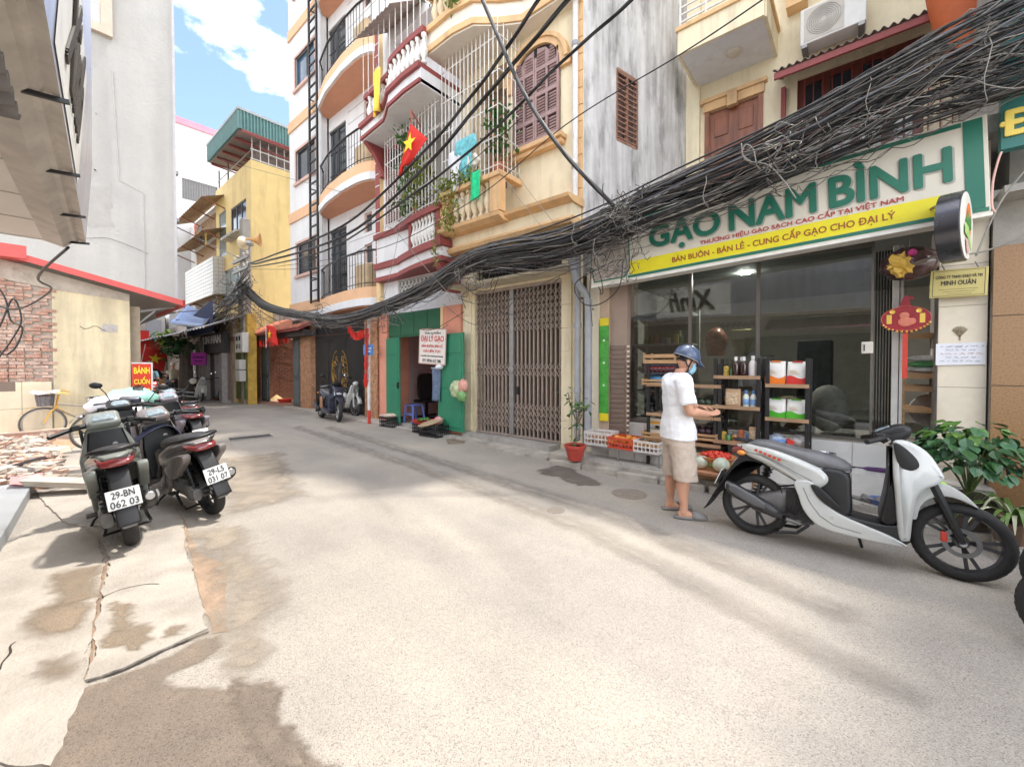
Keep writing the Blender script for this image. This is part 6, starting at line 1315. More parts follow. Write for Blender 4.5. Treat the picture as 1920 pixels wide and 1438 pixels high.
 if grab:
  MB().box(-.3, -.285, -.045, .045, .33, .365).build('reflector', lampr, o, bevel=.004); slab([(-.24, .36), (-.3, .36), (-.325, .25), (-.29, .235), (-.26, .25)], .075, .012, lambda x, z: .55+.45*min(1, max(0, (z-.23)/.12)), smooth=2).build('mud_flap', mat('grey_flap', (.2, .205, .215), .5, .2, local=True), o, smooth=50)
 else: slab([(-.3, .36), (-.345, .28), (-.4, .17), (-.42, .15), (-.4, .15), (-.34, .22), (-.28, .33)], .05, .008, None, smooth=2).build('mud_flap', blackp, o, smooth=50)
 MB().rings([[(x, .02+y, z+c) for y, z in ell(12, w2, h2, 3)] for x, c, w2, h2 in ((-.02, .27, .05, .06), (.08, .29, .1, .1), (.22, .33, .12, .12), (.36, .36, .11, .11), (.45, .33, .07, .07))]).build('engine', engm, o, smooth=50)
 m = MB()
 for i in range(7): m.beam((.25+i*.026, -.135, .24+.008*i), (.3+i*.02, -.135, .44+.006*i), .012, .016)
 m.box(.24, .42, -.13, -.12, .22, .45).build('radiator_cover', blackp, o)
 MB().lathe([(.001, .0), (.07, .005), (.085, .02), (.085, .05), (.06, .07), (.001, .07)], (.02, .09, .28), 20, 'Y').rings([[(x, .115+y, z+c) for y, z in ell(12, .035, h2, 3)] for x, c, h2 in ((-.07, .27, .06), (.02, .275, .085), (.2, .3, .075), (.34, .31, .08), (.4, .31, .05))]).build('transmission_case', engm, o, smooth=50)
 e_ = MB().rings([[(x, -.155+y, c+z) for y, z in ell(14, w2, h2, 2.4)] for x, c, w2, h2 in ((.22, .235, .03, .03), (.15, .265, .048, .052), (0, .325, .056, .062), (-.14, .385, .055, .062), (-.2, .41, .045, .05), (-.205, .412, .03, .034))]).build('exhaust', exhm, o, smooth=50)
 MB().rings([[(x, -.205+y, c+z) for y, z in ell(12, .012, h2, 2.6)] for x, c, h2 in ((.1, .3, .025), (.02, .33, .045), (-.12, .39, .045), (-.17, .41, .03))]).build('heat_shield', mat('heat_shield_grey', (.09, .09, .095), .4, .2, local=True) if not grab else alu, e_, smooth=50)
 MB().lathe([(.03, -.21), (.034, -.205), (.026, -.2), (.02, -.18), (.001, -.18)], (0, -.155, .412), 14, 'X').build('exhaust_tip', alu, e_)
 MB().tube([(.24, -.15, .22), (.33, -.1, .19), (.42, -.02, .2)], .018, 7).build('exhaust_pipe', engm, e_)
 hx = MB()
 hp = [(-.02+.11*t+.034*math.cos(t*6.28*8), .105+.034*math.sin(t*6.28*8), .33+.25*t) for t in [i/80 for i in range(81)]]
 hx.tube(hp, .007, 5).tube([(-.02, .105, .3), (.09, .105, .6)], .016, 7).build('shock_absorber', blackp, o)
 MB().tube([(.62, .12, .2), (.72, .2, .1), (.74, .24+.0, .02)], .011, 6).build('side_stand', blackp, o); MB().tube([(.4, .13, .2), (.3, .14, .1), (.18, .15, .09)], .014, 6).tube([(.4, -.13, .2), (.32, -.14, .12), (.2, -.15, .1)], .014, 6).tube([(.18, -.15, .09), (.18, .15, .09)], .012, 6).build('centre_stand', blackp, o)
 gap = mat('panel_gap', (.012, .012, .012), .8)
 for s in (-1, 1):
  yy = lambda x: s*(.1762*wt2(x, 0))
  MB().tube([(x, yy(x)+s*.0012, z) for x, z in ((-.08, .73), (.05, .715), (.2, .665), (.33, .6), (.42, .56))], .0022, 4).build('panel_gap', gap, tbp)
  MB().tube([(.36, s*.1858, .5), (.4, s*.1858, .4), (.47, s*.1858, .3), (.56, s*.1858, .245), (.72, s*.1858, .225)], .002, 4).build('panel_gap', gap, o)
  MB().tube(catmull([(.84, s*.17, .95), (.92, s*.15, .9), (.97, s*.1, .86), (1.0, s*.06, .8)], 4), .0045, 5).build('control_cable', blackp, o)
  MB().box(.2, .3, s*.2-.03, s*.2+.03, .262, .278).tube([(.25, s*.13, .27), (.25, s*.2, .27)], .01, 6).build('foot_peg', blackp, o)
  for x, z in ((.55, .3), (.9, .22), (.44, .5)): MB().lathe([(.001, s*.004), (.007, s*.004), (.008, 0)], (x, s*.185, z), 8, 'Y').build('bolt', alu, o)
 MB().lathe([(.022, 0), (.02, -.006), (.001, -.006)], (.885, -.05, .74), 14, 'X').build('key_lock', alu, o)
 m = MB()
 for i in range(9): m.beam((.16+.045*i, -.141+.0*i, .47-.02*i), (.17+.045*i, -.141, .44-.02*i), .006, .01)
 m.tube(catmull([(.3, -.15, .25), (.36, -.16, .33), (.42, -.14, .42)], 4), .008, 6).tube(catmull([(.1, .13, .42), (.25, .15, .45), (.4, .13, .5)], 4), .009, 6).build('hoses', blackp, o)
 hb = slab([(.8, .98), (.87, 1.03), (.95, 1.06), (1.0, 1.03), (.99, .97), (.95, .93), (.87, .9), (.81, .93)], .12, .04, lambda x, z: 1.0, smooth=4).build('handlebar_cover', inner if style == 'sport' else body, o, smooth=50)
 MB().rings([[(.8+.1*t_, y, .99+.055*t_+zz) for y, zz in ell(14, w2, .012, 3)] for t_, w2 in ((.0, .07), (.4, .09), (.8, .07))]).build('dashboard', mat('dash_glass', (.25, .3, .33), .12, .4, 20, local=True), hb, smooth=50)
 for s in (-1, 1):
  MB().tube([(.87, s*.1, .96), (.84, s*.2, .955), (.8, s*.27, .94), (.74, s*.36, .92)], [.024, .022, .019, .019], 10).build('grip', blackp, o, smooth=40)
  MB().box(.79, .85, s*.19-.03, s*.19+.03, .935, .985).build('switch_box', blackp, o, bevel=.01)
  MB().tube(catmull([(.86, s*.2, .95), (.87, s*.27, .935), (.83, s*.36, .91), (.82, s*.38, .905)], 3), .007, 6).build('brake_lever', alu, o)
  if mirrors:
   MB().tube([(.85, s*.2, .98), (.86, s*.26, 1.1), (.85, s*.32, 1.17)], .007, 6).build('mirror_stem', blackp, o)
   mm = MB().ball((.85, s*.36, 1.2), .06, 12, 8, (.25, 1.15, .75)).build('mirror', blackp, o, smooth=True)
   MB().lathe([(.001, 0), (.05, .0), (.05, .002), (.001, .002)], (.832, s*.36, 1.2), 14, 'X').build('glass', mat('mirror_glass', (.8, .8, .8), .03, .0, metal=1), mm)
 MB().tube([(1.08, 0, .66), (.95, 0, .93)], .03, 8).build('steering_column', blackp, o)
 return o
white_p = paint('scooter_white', (.5, .51, .49), dust=.15); grey_p = paint('scooter_grey_green', (.22, .235, .21)); brown_p = paint('scooter_taupe', (.21, .18, .17)); navy_p = paint('scooter_navy', (.03, .035, .06)); bronze_p = paint('scooter_black', (.035, .035, .04)); red_p = paint('scooter_red', (.45, .03, .03)); silver_p = paint('scooter_silver', (.5, .5, .52)); lilac_p = paint('scooter_mauve', (.3, .26, .3))
hx, hy = G(1432, 1003)
h0 = scooter('white motor scooter with grey seat parked along the shop kerb', (hx-.07, hy-.02, 0), R(1.5), white_p, 5, -4, seatg, True, mirrors=False, logo=mat('mark_red', (.6, .06, .03), .5), group='parked scooters')
st_ = MB().box(1.1, 1.14, -.093, -.088, .53, .6); c_ = [o for o in h0.children if o.name.startswith('front_mudguard')][0]
MB().obox((1.155, -.0, .66), (.06, .1, .006), Matrix.Rotation(R(10), 3, 'Y')).build('sticker', mat('lime_sticker', (.4, .75, .08), .5), c_)
ax_, ay_ = G(249, 1019)
A_ = scooter('grey-green scooter leaning in front, plate 29-BN 062.03', (ax_, ay_, 0), R(177), grey_p, 8, 8, None, ('29-BN', '062 03'), inner=blackp, style='classic', mirrors=False, grab=True, group='parked scooters')
bx_, by_ = G(401, 962)
B_ = scooter('brown-grey scooter leaning over, plate 29-L5 031.07', (bx_, by_, 0), R(189), brown_p, 11, 10, None, ('29-L5', '031 07'), style='classic', mirrors=False, grab=True, group='parked scooters')
for q_ in (A_, B_):
 tp_ = [c for c in q_.children if c.name.startswith('tail_panel')][0]
C_ = scooter('scooter with pale front mask facing out between the two plated scooters', (-8.95, .95, 0), R(-4), silver_p, 4, 0, None, None, mirrors=True, inner=navy_p, group='parked scooters')
D_ = scooter('mauve-grey scooter with white plate behind the brown-grey one', (-7.9, 1.72, 0), R(186), lilac_p, 7, 5, None, True, style='classic', mirrors=True, grab=True, group='parked scooters')
E_ = scooter('dark scooter with blue cover between the leaning scooters', (-6.6, .95, 0), R(184), navy_p, 6, 0, None, None, mirrors=False, group='parked scooters')
scooter('black scooter parked behind the mauve-grey one', (-9.4, 2.0, 0), R(188), bronze_p, 6, 0, None, True, style='classic', mirrors=False, grab=True, group='parked scooters'); scooter('red-brown scooter farthest back in the left row', (-10.9, 2.1, 0), R(184), paint('scooter_maroon', (.2, .05, .04)), 6, 0, None, True, mirrors=False, group='parked scooters')
x0, y0 = G(603, 783); F_ = scooter('navy and bronze scooter with pale wheels by the black gate', (x0, y0, 0), R(-6), navy_p, 5, -10, seatg, None, mirrors=True, wheelcol=mat('silver_rim', (.6, .6, .6), .35, metal=.6), group='parked scooters')
for s in (-1, 1): slab([(.3, .6), (.42, .62), (.5, .5), (.55, .36), (.45, .3), (.35, .4)], .01, .005, None, s*.192, 3).build('bronze_panel', mat('bronze_paint', (.4, .2, .11), .35, .1, coat=.4), F_, smooth=50)
x0, y0 = G(372, 748); H_ = scooter('black scooter parked before the tan shop pillars', (x0-.3, y0, 0), R(150), bronze_p, 6, 0, None, True, mirrors=True, group='parked scooters')
R1 = scooter('front wheel of a dark scooter cut off by the right edge, lower one', (2.17, 3.42, 0), R(180), bronze_p, 5, 0, None, None, mirrors=False, group='scooters cut off at the right edge')
R2 = scooter('front wheel of a dark scooter cut off by the right edge, upper one', (2.3, 4.02, 0), R(180), bronze_p, 5, 0, None, None, mirrors=False, group='scooters cut off at the right edge')
cubw = paint('moped_cream', (.66, .65, .6)); greyp2 = paint('moped_grey', (.3, .31, .32))
def moped(label, loc, rz, lean=5, steer=0, col=None, group='old step-through mopeds'):
 o = thing('moped', label, 'moped', loc, rz, group); o.rotation_euler = (R(-lean), 0, rz); col = col or cubw
 for x in (0, 1.2):
  w = thing('wheel', None, None); w.parent = o; w.location = (x, 0, .29); w.name = 'wheel'; w.rotation_euler = (0, 0, R(steer) if x else 0)
  MB().lathe([(.255+.035*math.cos(t), .035*math.sin(t)) for t in [-math.pi+2*math.pi*k/10 for k in range(11)]], (0, 0, 0), 32, 'Y').build('tyre', tyre, w, smooth=True); m = MB().lathe([(.215, -.02), (.232, -.022), (.232, .022), (.215, .02), (.215, -.02)], (0, 0, 0), 32, 'Y'); m.build('rim', alu, w, smooth=40)
  m = MB()
  for i in range(18): a = 2*math.pi*i/18; m.beam((.05*math.cos(a+.3), .02*(-1)**i, .05*math.sin(a+.3)), (.218*math.cos(a), 0, .218*math.sin(a)), .004)
  m.build('spokes', alu, w, kind='stuff'); MB().lathe([(.001, -.05), (.06, -.045), (.065, .045), (.001, .05)], (0, 0, 0), 14, 'Y').build('hub', alu, w, smooth=40)
 slab([(.98, .9), (1.06, .88), (1.0, .55), (.95, .3), (.86, .24), (.88, .4), (.94, .65)], .2, .03, lambda x, z: .55+.45*min(1, max(0, (.95-z)/.4)), smooth=3).build('leg_shield', col, o, smooth=50)
 slab([(-.25, .72), (.1, .72), (.45, .66), (.52, .5), (.4, .4), (.1, .45), (-.2, .55)], .12, .03, lambda x, z: min(1, .5+.5*(x+.3)/.4), smooth=3).build('body', col, o, smooth=50)
 loft([(-.2, .72, .8, .1), (.05, .7, .83, .13), (.3, .68, .81, .13), (.48, .66, .77, .09), (.52, .68, .73, .05)], 14, 3).build('seat', seatm, o, smooth=True)
 MB().tube([(.45, 0, .52), (.75, 0, .36), (.98, 0, .7)], .05, 8).build('frame', col, o, smooth=40); MB().rings([[(x, y, .27+z) for y, z in ell(12, w2, h2, 3)] for x, w2, h2 in ((.3, .06, .06), (.4, .12, .1), (.6, .13, .1), (.72, .06, .06))]).build('engine', engm, o, smooth=50)
 for s in (-1, 1): MB().tube([(1.2, s*.06, .29), (1.12, s*.06, .6), (1.0, s*.05, .9)], .025, 7).build('fork', col, o, smooth=40); MB().tube([(0, s*.09, .29), (.05, s*.1, .58)], .025, 7).build('shock_absorber', chrome, o)
 MB().sheet(lambda u, v: (1.2+.33*math.cos(R(150-130*u)), -.06+.12*v, .29+.33*math.sin(R(150-130*u))), 12, 2).build('front_mudguard', col, o, smooth=True, solid=.006); MB().sheet(lambda u, v: (.34*math.cos(R(170-130*u)), -.06+.12*v, .29+.34*math.sin(R(170-130*u))), 12, 2).build('rear_mudguard', col, o, smooth=True, solid=.006)
 MB().tube([(.9, .34, .98), (.96, .15, .97), (1.0, 0, .96), (.96, -.15, .97), (.9, -.34, .98)], .017, 8).build('handlebar', blackp, o, smooth=40); MB().ball((1.06, 0, .96), .09, 12, 8, (.8, 1, .9)).build('headlight', col, o, smooth=True)
 MB().tube([(.5, -.12, .22), (.1, -.14, .22), (-.25, -.14, .26)], [.015, .03, .035], 8).build('exhaust', chrome, o, smooth=40)
 for s in (-1, 1): MB().tube([(.95, s*.18, 1.0), (.96, s*.26, 1.15)], .007, 5).build('mirror_stem', chrome, o); MB().ball((.95, s*.28, 1.19), .05, 10, 7, (.3, 1, 1)).build('mirror', chrome, o, smooth=True)
 m = MB()
 for i in range(5): m.beam((1.1, -.14, .72+.05*i), (1.1, .14, .72+.05*i), .008).beam((1.34, -.12, .72+.05*i), (1.34, .12, .72+.05*i), .008)
 for s in (-1, 1):
  for i in range(5): m.beam((1.1, s*.14, .72+.05*i), (1.34, s*.12, .72+.05*i), .008)
 m.build('basket', blackp, o)
 return o
x0, y0 = G(668, 781); moped('white step-through moped beside the navy scooter', (x0-1.18, y0+.12, 0), R(-8), 5, 12)
x0, y0 = G(437, 752); moped('grey-white moped near the concrete pole, right of the pair', (x0-1.15, y0-.2, 0), R(-12), 6, 15, greyp2)
x0, y0 = G(424, 752); moped('cream moped near the concrete pole, left of the pair', (x0-1.3, y0-.7, 0), R(-8), 6, 10)
yel_p = mat('bike_yellow', (.75, .42, .05), .4); steelb = mat('bike_grey', (.25, .23, .21), .5, .2)
def bicycle(label, loc, rz, lean, col, basket):
 o = thing('bicycle', label, 'bicycle', loc, rz, 'bicycles against the end wall'); o.rotation_euler = (R(lean), 0, rz)
 for x in (0, 1.05):
  w = thing('wheel', None, None); w.parent = o; w.location = (x, 0, .33)
  MB().tube([(.315*math.cos(2*math.pi*k/36), 0, .315*math.sin(2*math.pi*k/36)) for k in range(36)], .018, 8, closed=True).build('tyre', mat('bike_tyre', (.13, .115, .1), .85, .2), w, smooth=True); MB().tube([(.292*math.cos(2*math.pi*k/36), 0, .292*math.sin(2*math.pi*k/36)) for k in range(36)], .011, 6, closed=True).build('rim', alu, w, smooth=True)
  m = MB()
  for i in range(20): a = 2*math.pi*i/20; m.beam((.02*math.cos(a+.5), .02*(-1)**i, .02*math.sin(a+.5)), (.29*math.cos(a), 0, .29*math.sin(a)), .0035)
  m.build('spokes', alu, w, kind='stuff'); MB().lathe([(.02, -.05), (.02, .05)], (0, 0, 0), 10, 'Y').build('hub', alu, w)
 MB().tube([(.42, 0, .3), (.33, 0, .78)], .018, 8).tube([(.42, 0, .3), (.88, 0, .62)], .018, 8).tube([(.36, 0, .62), (.87, 0, .72)], .016, 8).tube([(0, .05, .33), (.4, .03, .3)], .01, 6).tube([(0, -.05, .33), (.36, -.02, .64)], .01, 6).build('frame', steelb, o, smooth=40)
 MB().tube([(1.05, .05, .33), (.93, .05, .6), (.88, 0, .62)], .012, 7).tube([(1.05, -.05, .33), (.93, -.05, .6), (.88, 0, .62)], .012, 7).tube([(.88, 0, .6), (.83, 0, .95)], .016, 7).build('fork', col, o, smooth=40)
 MB().tube(catmull([(.68, .28, .93), (.78, .24, .97), (.85, .1, .97), (.85, -.1, .97), (.78, -.24, .97), (.68, -.28, .93)], 4), .012, 7).build('handlebar', col, o, smooth=40)
 loft([(.16, .8, .84, .08), (.26, .79, .86, .1), (.4, .8, .84, .04), (.46, .8, .82, .02)], 12, 3).build('saddle', blackp, o, smooth=True)
 MB().lathe([(.001, -.01), (.09, -.01), (.09, .01), (.001, .01)], (.42, -.04, .3), 20, 'Y').tube([(.42, -.08, .3), (.5, -.08, .18)], .01, 6).tube([(.42, .08, .3), (.34, .08, .42)], .01, 6).build('crank', steelb, o)
 b = MB();
 for z, s in ((.7, .8), (.78, .86), (.86, .93), (.94, 1.0)): b.tube([(1.02+.14*s*math.copysign(abs(math.cos(t))**.6, math.cos(t)), .17*s*math.copysign(abs(math.sin(t))**.6, math.sin(t)), z) for t in [2*math.pi*k/16 for k in range(16)]], .005, 4, closed=True)
 for k in range(16):
  t = 2*math.pi*k/16; c, s = math.copysign(abs(math.cos(t))**.6, math.cos(t)), math.copysign(abs(math.sin(t))**.6, math.sin(t)); b.beam((1.02+.112*c, .136*s, .7), (1.02+.14*c, .17*s, .94), .006)
 b.rings([[(1.02+.11*s*math.copysign(abs(math.cos(t))**.6, math.cos(t)), .132*s*math.copysign(abs(math.sin(t))**.6, math.sin(t)), z) for t in [2*math.pi*k/16 for k in range(16)]] for z, s in ((.695, 1), (.9, 1.15))]).build('basket', basket, o)
 MB().sheet(lambda u, v: (1.05-.37*math.cos(R(20+130*u))*1.0, -.03+.06*v, .33+.37*math.sin(R(20+130*u))), 12, 2).build('mudguard', col, o, smooth=True, solid=.004)
 return o
bz_ = mat('basket_grey', (.2, .19, .2), .6, .3, 20)
bi = bicycle('old bicycle with yellow handlebar and grey front basket against the wall', (-12.55, 1.25, 0), R(-92), -4, yel_p, bz_)
MB().sheet(lambda u, v: (1.02-.2+.4*u, -.22+.44*v, .965+.02*math.sin(u*9+v*5)), 10, 10).build('plastic_cover', mat('white_plastic_sheet', (.75, .75, .78), .4), bi, smooth=True, solid=.003)
bicycle('bicycle with mesh basket half hidden behind the front scooter', (-10.6, 1.8, 0), R(-80), -5, steelb, mat('mesh_basket', (.35, .33, .27), .6, .3, 20))
tl_ = wthing('covered_load', 'bundle under a pale teal plastic sheet on a parked scooter', 'bundle', (-8.75, .95, .8))
def lump(c, r, sq, m_, name, amp=.12, n=20, mm=14):
 b = MB().ball((0, 0, 0), 1, n, mm); b.v = [Vector(c)+Vector((v.x*r*sq[0], v.y*r*sq[1], v.z*r*sq[2]))*(1+amp*mnoise.noise(v*2.2+Vector(c))+amp*.5*mnoise.noise(v*5)) for v in b.v]; return b.build(name, m_, tl_, smooth=True)
lump((-8.85, 1.08, .93), .3, (1.0, 1.1, .72), mat('teal_sheet', (.3, .6, .5), .35, .15, 3), 'teal_sheet', .2); lump((-8.5, .85, .9), .25, (1.1, 1.3, .62), mat('white_sheet', (.74, .72, .76), .4, .1, 4), 'white_sheet', .2)
cv = wthing('seat_cover', 'dark blue cloth laid over the scooter in the middle of the group', 'cloth', (-6.3, .95, .8))
MB().sheet(lambda u, v: (-6.75+1.0*u, .68+.5*v, .87-.5*(v-.5)**2*2.2-.03*math.sin(u*7)+.02*math.sin(u*14+v*9)), 20, 14).build('fabric', mat('navy_cloth', (.035, .04, .08), .8, .3, 9), cv, smooth=True, solid=.008)
# == people
skin = mat('skin_tan', (.56, .3, .2), .55, .08, 9, local=True, spec=.35); hairm = mat('black_hair', (.02, .018, .016), .6, .3, 30, local=True)
def obj_from(mb, name, m, parent, voxel=None, smooth_it=0, disp=None):
 o = mb.build(name, m, parent, smooth=True)
 if voxel:
  r = o.modifiers.new('remesh', 'REMESH'); r.mode = 'VOXEL'; r.voxel_size = voxel; r.use_smooth_shade = True
 if smooth_it:
  s = o.modifiers.new('smooth', 'SMOOTH'); s.factor = .5; s.iterations = smooth_it
 if disp:
  t = bpy.data.textures.new(name+'_folds', 'CLOUDS'); t.noise_scale = disp[1]; t.noise_depth = 2; d = o.modifiers.new('folds', 'DISPLACE'); d.texture = t; d.strength = disp[0]; d.mid_level = .5; d.texture_coords = 'LOCAL'
 return o
def ring(c, a, b, yaw=0.0, n=20, p=2.3, tilt=0.0):   # horizontal body section: centre, half depth (forward), half width
 out = []
 for x, y in ell(n, a, b, p):
  out.append(Vector(c)+Vector((x*math.cos(yaw)-y*math.sin(yaw), x*math.sin(yaw)+y*math.cos(yaw), x*math.tan(tilt))))
 return out
def limb(mb, pts, rs, n=14, k=5):
 P = catmull([Vector(p) for p in pts], k); Rr = []
 for i in range(len(pts)-1):
  for j in range(k): t = j/k; Rr.append(rs[i]*(1-t)+rs[i+1]*t)
 Rr.append(rs[-1]); return mb.tube(P, Rr, n)
def hand(mb, wrist, fwd, up, side, s=1.0, curl=.6):
 """palm and five fingers; fwd = direction of the fingers, up = back of the hand, side = towards the thumb"""
 w, f, u, t = Vector(wrist), Vector(fwd).normalized(), Vector(up).normalized(), Vector(side).normalized()
 c0 = w+f*.015; rings_ = []
 for d, a, b in ((0, .026, .018), (.03, .036, .016), (.065, .041, .014), (.085, .038, .012)): rings_.append([w+f*d*s+t*x*s+u*y*s for x, y in ell(14, a, b, 2.6)])
 mb.rings(rings_)
 for i, (off, ln) in enumerate(((.030, .072), (.011, .08), (-.010, .074), (-.029, .058))):
  p = w+f*.078*s+t*off*s; pts = [p-f*.015*s]; d = f.copy(); ax = t
  for seg in (.42, .33, .25):
   pts.append(pts[-1]+d*ln*seg*s+(f*.015*s if seg == .42 else Vector())); d = Matrix.Rotation(curl, 3, ax) @ d if (Matrix.Rotation(.1, 3, ax) @ f).dot(u) < 0 else Matrix.Rotation(-curl, 3, ax) @ d
  limb(mb, pts, [.0098*s, .0092*s, .0082*s, .0065*s], 8, 2)
 b = w+f*.02*s+t*.026*s; limb(mb, [b, b+(t*.7+f*.6)*.035*s-u*.008*s, b+(t*.62+f*1.0)*.052*s-u*.02*s, b+(t*.35+f*1.3)*.058*s-u*.032*s], [.013*s, .0115*s, .0105*s, .0075*s], 8, 2)
man = thing('person', 'man in white polo shirt, blue helmet and face mask sorting something in his hands', 'person', (0, 0, 0))
rf, lf = Vector((*G(1283, 972), 0)), Vector((*G(1258, 955), 0))
man.location = ((rf.x+lf.x)/2, (rf.y+lf.y)/2, 0); man.rotation_euler = (0, 0, R(40))
Mi = Matrix.Rotation(-R(40), 3, 'Z'); rfl, lfl = Mi @ (rf-man.location), Mi @ (lf-man.location)
aR, aL = Vector((rfl.x, rfl.y, .075)), Vector((lfl.x, lfl.y, .075))
aR.y = min(aR.y, -.1); aL.y = max(aL.y, .09)
b = MB()
pel = Vector((0, 0, .86))
b.rings([ring((0, 0, .76), .1, .13), ring((-.0, 0, .86), .118, .165), ring((0, 0, .95), .112, .155), ring((.005, 0, 1.05), .108, .145), ring((0, 0, 1.17), .112, .16), ring((-.01, 0, 1.28), .108, .175), ring((-.015, 0, 1.35), .085, .155), ring((-.005, 0, 1.385), .06, .08), ring((.01, 0, 1.42), .053, .056), ring((.03, 0, 1.47), .052, .052)])
hc = Vector((.075, 0, 1.545)); Mh = Matrix.Rotation(R(24), 3, 'Y')
hb_ = MB().ball((0, 0, 0), 1, 24, 18); hd = []
for v in hb_.v:
 p = Vector((v.x*.094, v.y*.073, v.z*.115))
 if v.z < 0: p.x *= 1-.18*(-v.z); p.y *= 1-.32*(-v.z)**1.5; p.x += .018*(-v.z)
 if v.x < -.3: p.z += .01
 hd.append(Mh @ p+hc)
b.add(hd, hb_.f)
hp = lambda x, y, z: Mh @ Vector((x, y, z))+hc
b.add([hp(*a) for a in ((.085, -.012, .005), (.085, .012, .005), (.118, 0, -.025), (.09, -.018, -.035), (.09, .018, -.035), (.06, 0, -.01))], [(0, 1, 2), (0, 2, 3), (1, 4, 2), (3, 2, 4), (0, 3, 5), (1, 5, 4), (0, 5, 1), (3, 4, 5)])
for s in (-1, 1): b.rings([[hp(-.005+x, s*(.072+d), -.012+z) for x, z in ell(10, a, c, 2)] for d, a, c in ((-.008, .016, .026), (.006, .02, .033), (.012, .016, .028))])
for s, a, kn in ((-1, aR, .03), (1, aL, .02)):
 hipj = Vector((0, s*.085, .82)); knee = (hipj+a)/2+Vector((.03, s*.008, .02))
 limb(b, [hipj, hipj*.5+knee*.5, knee, knee*.62+a*.38+Vector((-.028, 0, 0)), a+Vector((-.005, 0, .06)), a+Vector((-.01, 0, -.02))], [.09, .078, .056, .062, .038, .042])
 f = Matrix.Rotation(R(-14 if s < 0 else -4), 3, 'Z') @ Vector((1, 0, 0)); sd_ = Vector((-f.y, f.x, 0))
 b.rings([[a+f*d+sd_*y+Vector((0, 0, -.05+zc+z)) for y, z in ell(12, w_, h_, 2.4)] for d, w_, h_, zc in ((-.06, .028, .03, .01), (-.03, .036, .04, .02), (.03, .038, .04, .02), (.09, .042, .028, .005), (.15, .044, .018, -.003), (.185, .03, .012, -.006))])
shR, elR, wrR = Vector((-.02, -.195, 1.33)), Vector((-.0, -.275, 1.07)), Vector((.225, -.17, 1.03))
shL, elL, wrL = Vector((-.02, .195, 1.33)), Vector((.03, .27, 1.08)), Vector((.245, .1, 1.08))
for sh, el, wr in ((shR, elR, wrR), (shL, elL, wrL)):
 limb(b, [sh+Vector((0, -sh.y*.25, .0)), sh, sh*.5+el*.5, el, el*.65+wr*.35, wr], [.06, .06, .047, .042, .043, .028])
hand(b, wrR, (.85, .4, .05), (.2, -.3, .9), (-.3, .75, .25), 1.0, .55); hand(b, wrL, (.75, -.55, -.1), (.25, .3, .9), (-.3, -.8, .2), 1.0, .5)
obj_from(b, 'body', skin, man, .0072, 2)
hr = MB(); hr.rings([[hp(x-.012, y, z) for x, y in [(-.08*math.cos(t), .074*math.sin(t)) for t in [R(-95+190*i/14) for i in range(15)]]]+[hp(x-.006, y, z) for x, y in [(-.076*math.cos(t), .068*math.sin(t)) for t in [R(95-190*i/14) for i in range(15)]]] for z in (-.02, .0, .03)]); hr.build('hair', hairm, man, smooth=True)
for s in (-1, 1):
 MB().ball(hp(.083, s*.03, .008), .0115, 10, 8).build('eye', mat('eye_white', (.75, .73, .7), .2), man, smooth=True); MB().ball(hp(.0925, s*.03, .006), .006, 8, 6).build('iris', hairm, man, smooth=True); MB().tube([hp(.088, s*.015, .028), hp(.09, s*.032, .034), hp(.08, s*.05, .03)], .004, 5).build('eyebrow', hairm, man)
sm_ = mat('white_polo', (.8, .81, .84), .85, .04, 8, .25, 25, local=True)
b = MB()
b.rings([ring((-.0, 0, .77), .158, .212, p=2.6), ring((-.0, 0, .86), .152, .205, p=2.6), ring((-.008, 0, .98), .138, .188), ring((-.005, 0, 1.1), .13, .175), ring((-.01, 0, 1.22), .132, .19), ring((-.02, 0, 1.31), .118, .198), ring((-.02, 0, 1.36), .092, .165), ring((-.01, 0, 1.395), .066, .085), ring((.0, 0, 1.41), .062, .068)])
for sh, el in ((shR, elR), (shL, elL)): limb(b, [sh+Vector((0, -sh.y*.45, .015)), sh+Vector((0, 0, .012)), sh*.6+el*.4, sh*.22+el*.78], [.078, .08, .076, .08])
pol = obj_from(b, 'polo_shirt', sm_, man, .0095, 3, (.04, .16))
MB().tube([(-.145, -.0, .8), (-.13, 0, 1.1), (-.128, 0, 1.3)], .002, 4).build('seam', sm_, pol)
co = MB().rings([[Vector((.0+.012*k, 0, 0))+Vector((x, y, z+.35*x*0)) for x, y in ell(20, a, c, 2)] for k, (a, c, z) in enumerate(((.068, .075, 1.385), (.062, .068, 1.43), (.07, .076, 1.425), (.078, .086, 1.385)))], cap=False); co.build('collar', sm_, pol, smooth=True)
kh = mat('khaki_stripe_shorts', (.52, .43, .36), .9, .12, 12, .3, 60, local=True)
b = MB(); b.rings([ring((0, 0, .9), .125, .17), ring((-.005, 0, .82), .14, .185), ring((-.005, 0, .74), .138, .19), ring((0, 0, .7), .12, .18)])
for s, a in ((-1, aR), (1, aL)):
 hipj = Vector((0, s*.09, .8)); kn = (hipj*.42+a*.58)+Vector((.02, s*.008, .0)); low = hipj*.44+a*.56+Vector((.018, s*.01, 0))
 b.rings([ring((hipj.x, hipj.y, .8), .125, .098), ring(((hipj*.75+low*.25)), .122, .1), ring((hipj*.4+low*.6), .112, .1), ring(low, .112, .102), ring(low-Vector((0, 0, .02)), .113, .103)])
shm = obj_from(b, 'shorts', kh, man, .0095, 2, (.028, .09))
MB().rings([[Vector((x, y, .885)) for x, y in ell(20, .128, .173, 2.3)], [Vector((x, y, .915)) for x, y in ell(20, .126, .171, 2.3)]]).build('waistband', kh, shm, smooth=True)
cl_ = mat('grey_rubber', (.2, .195, .19), .6, .12, 9, local=True)
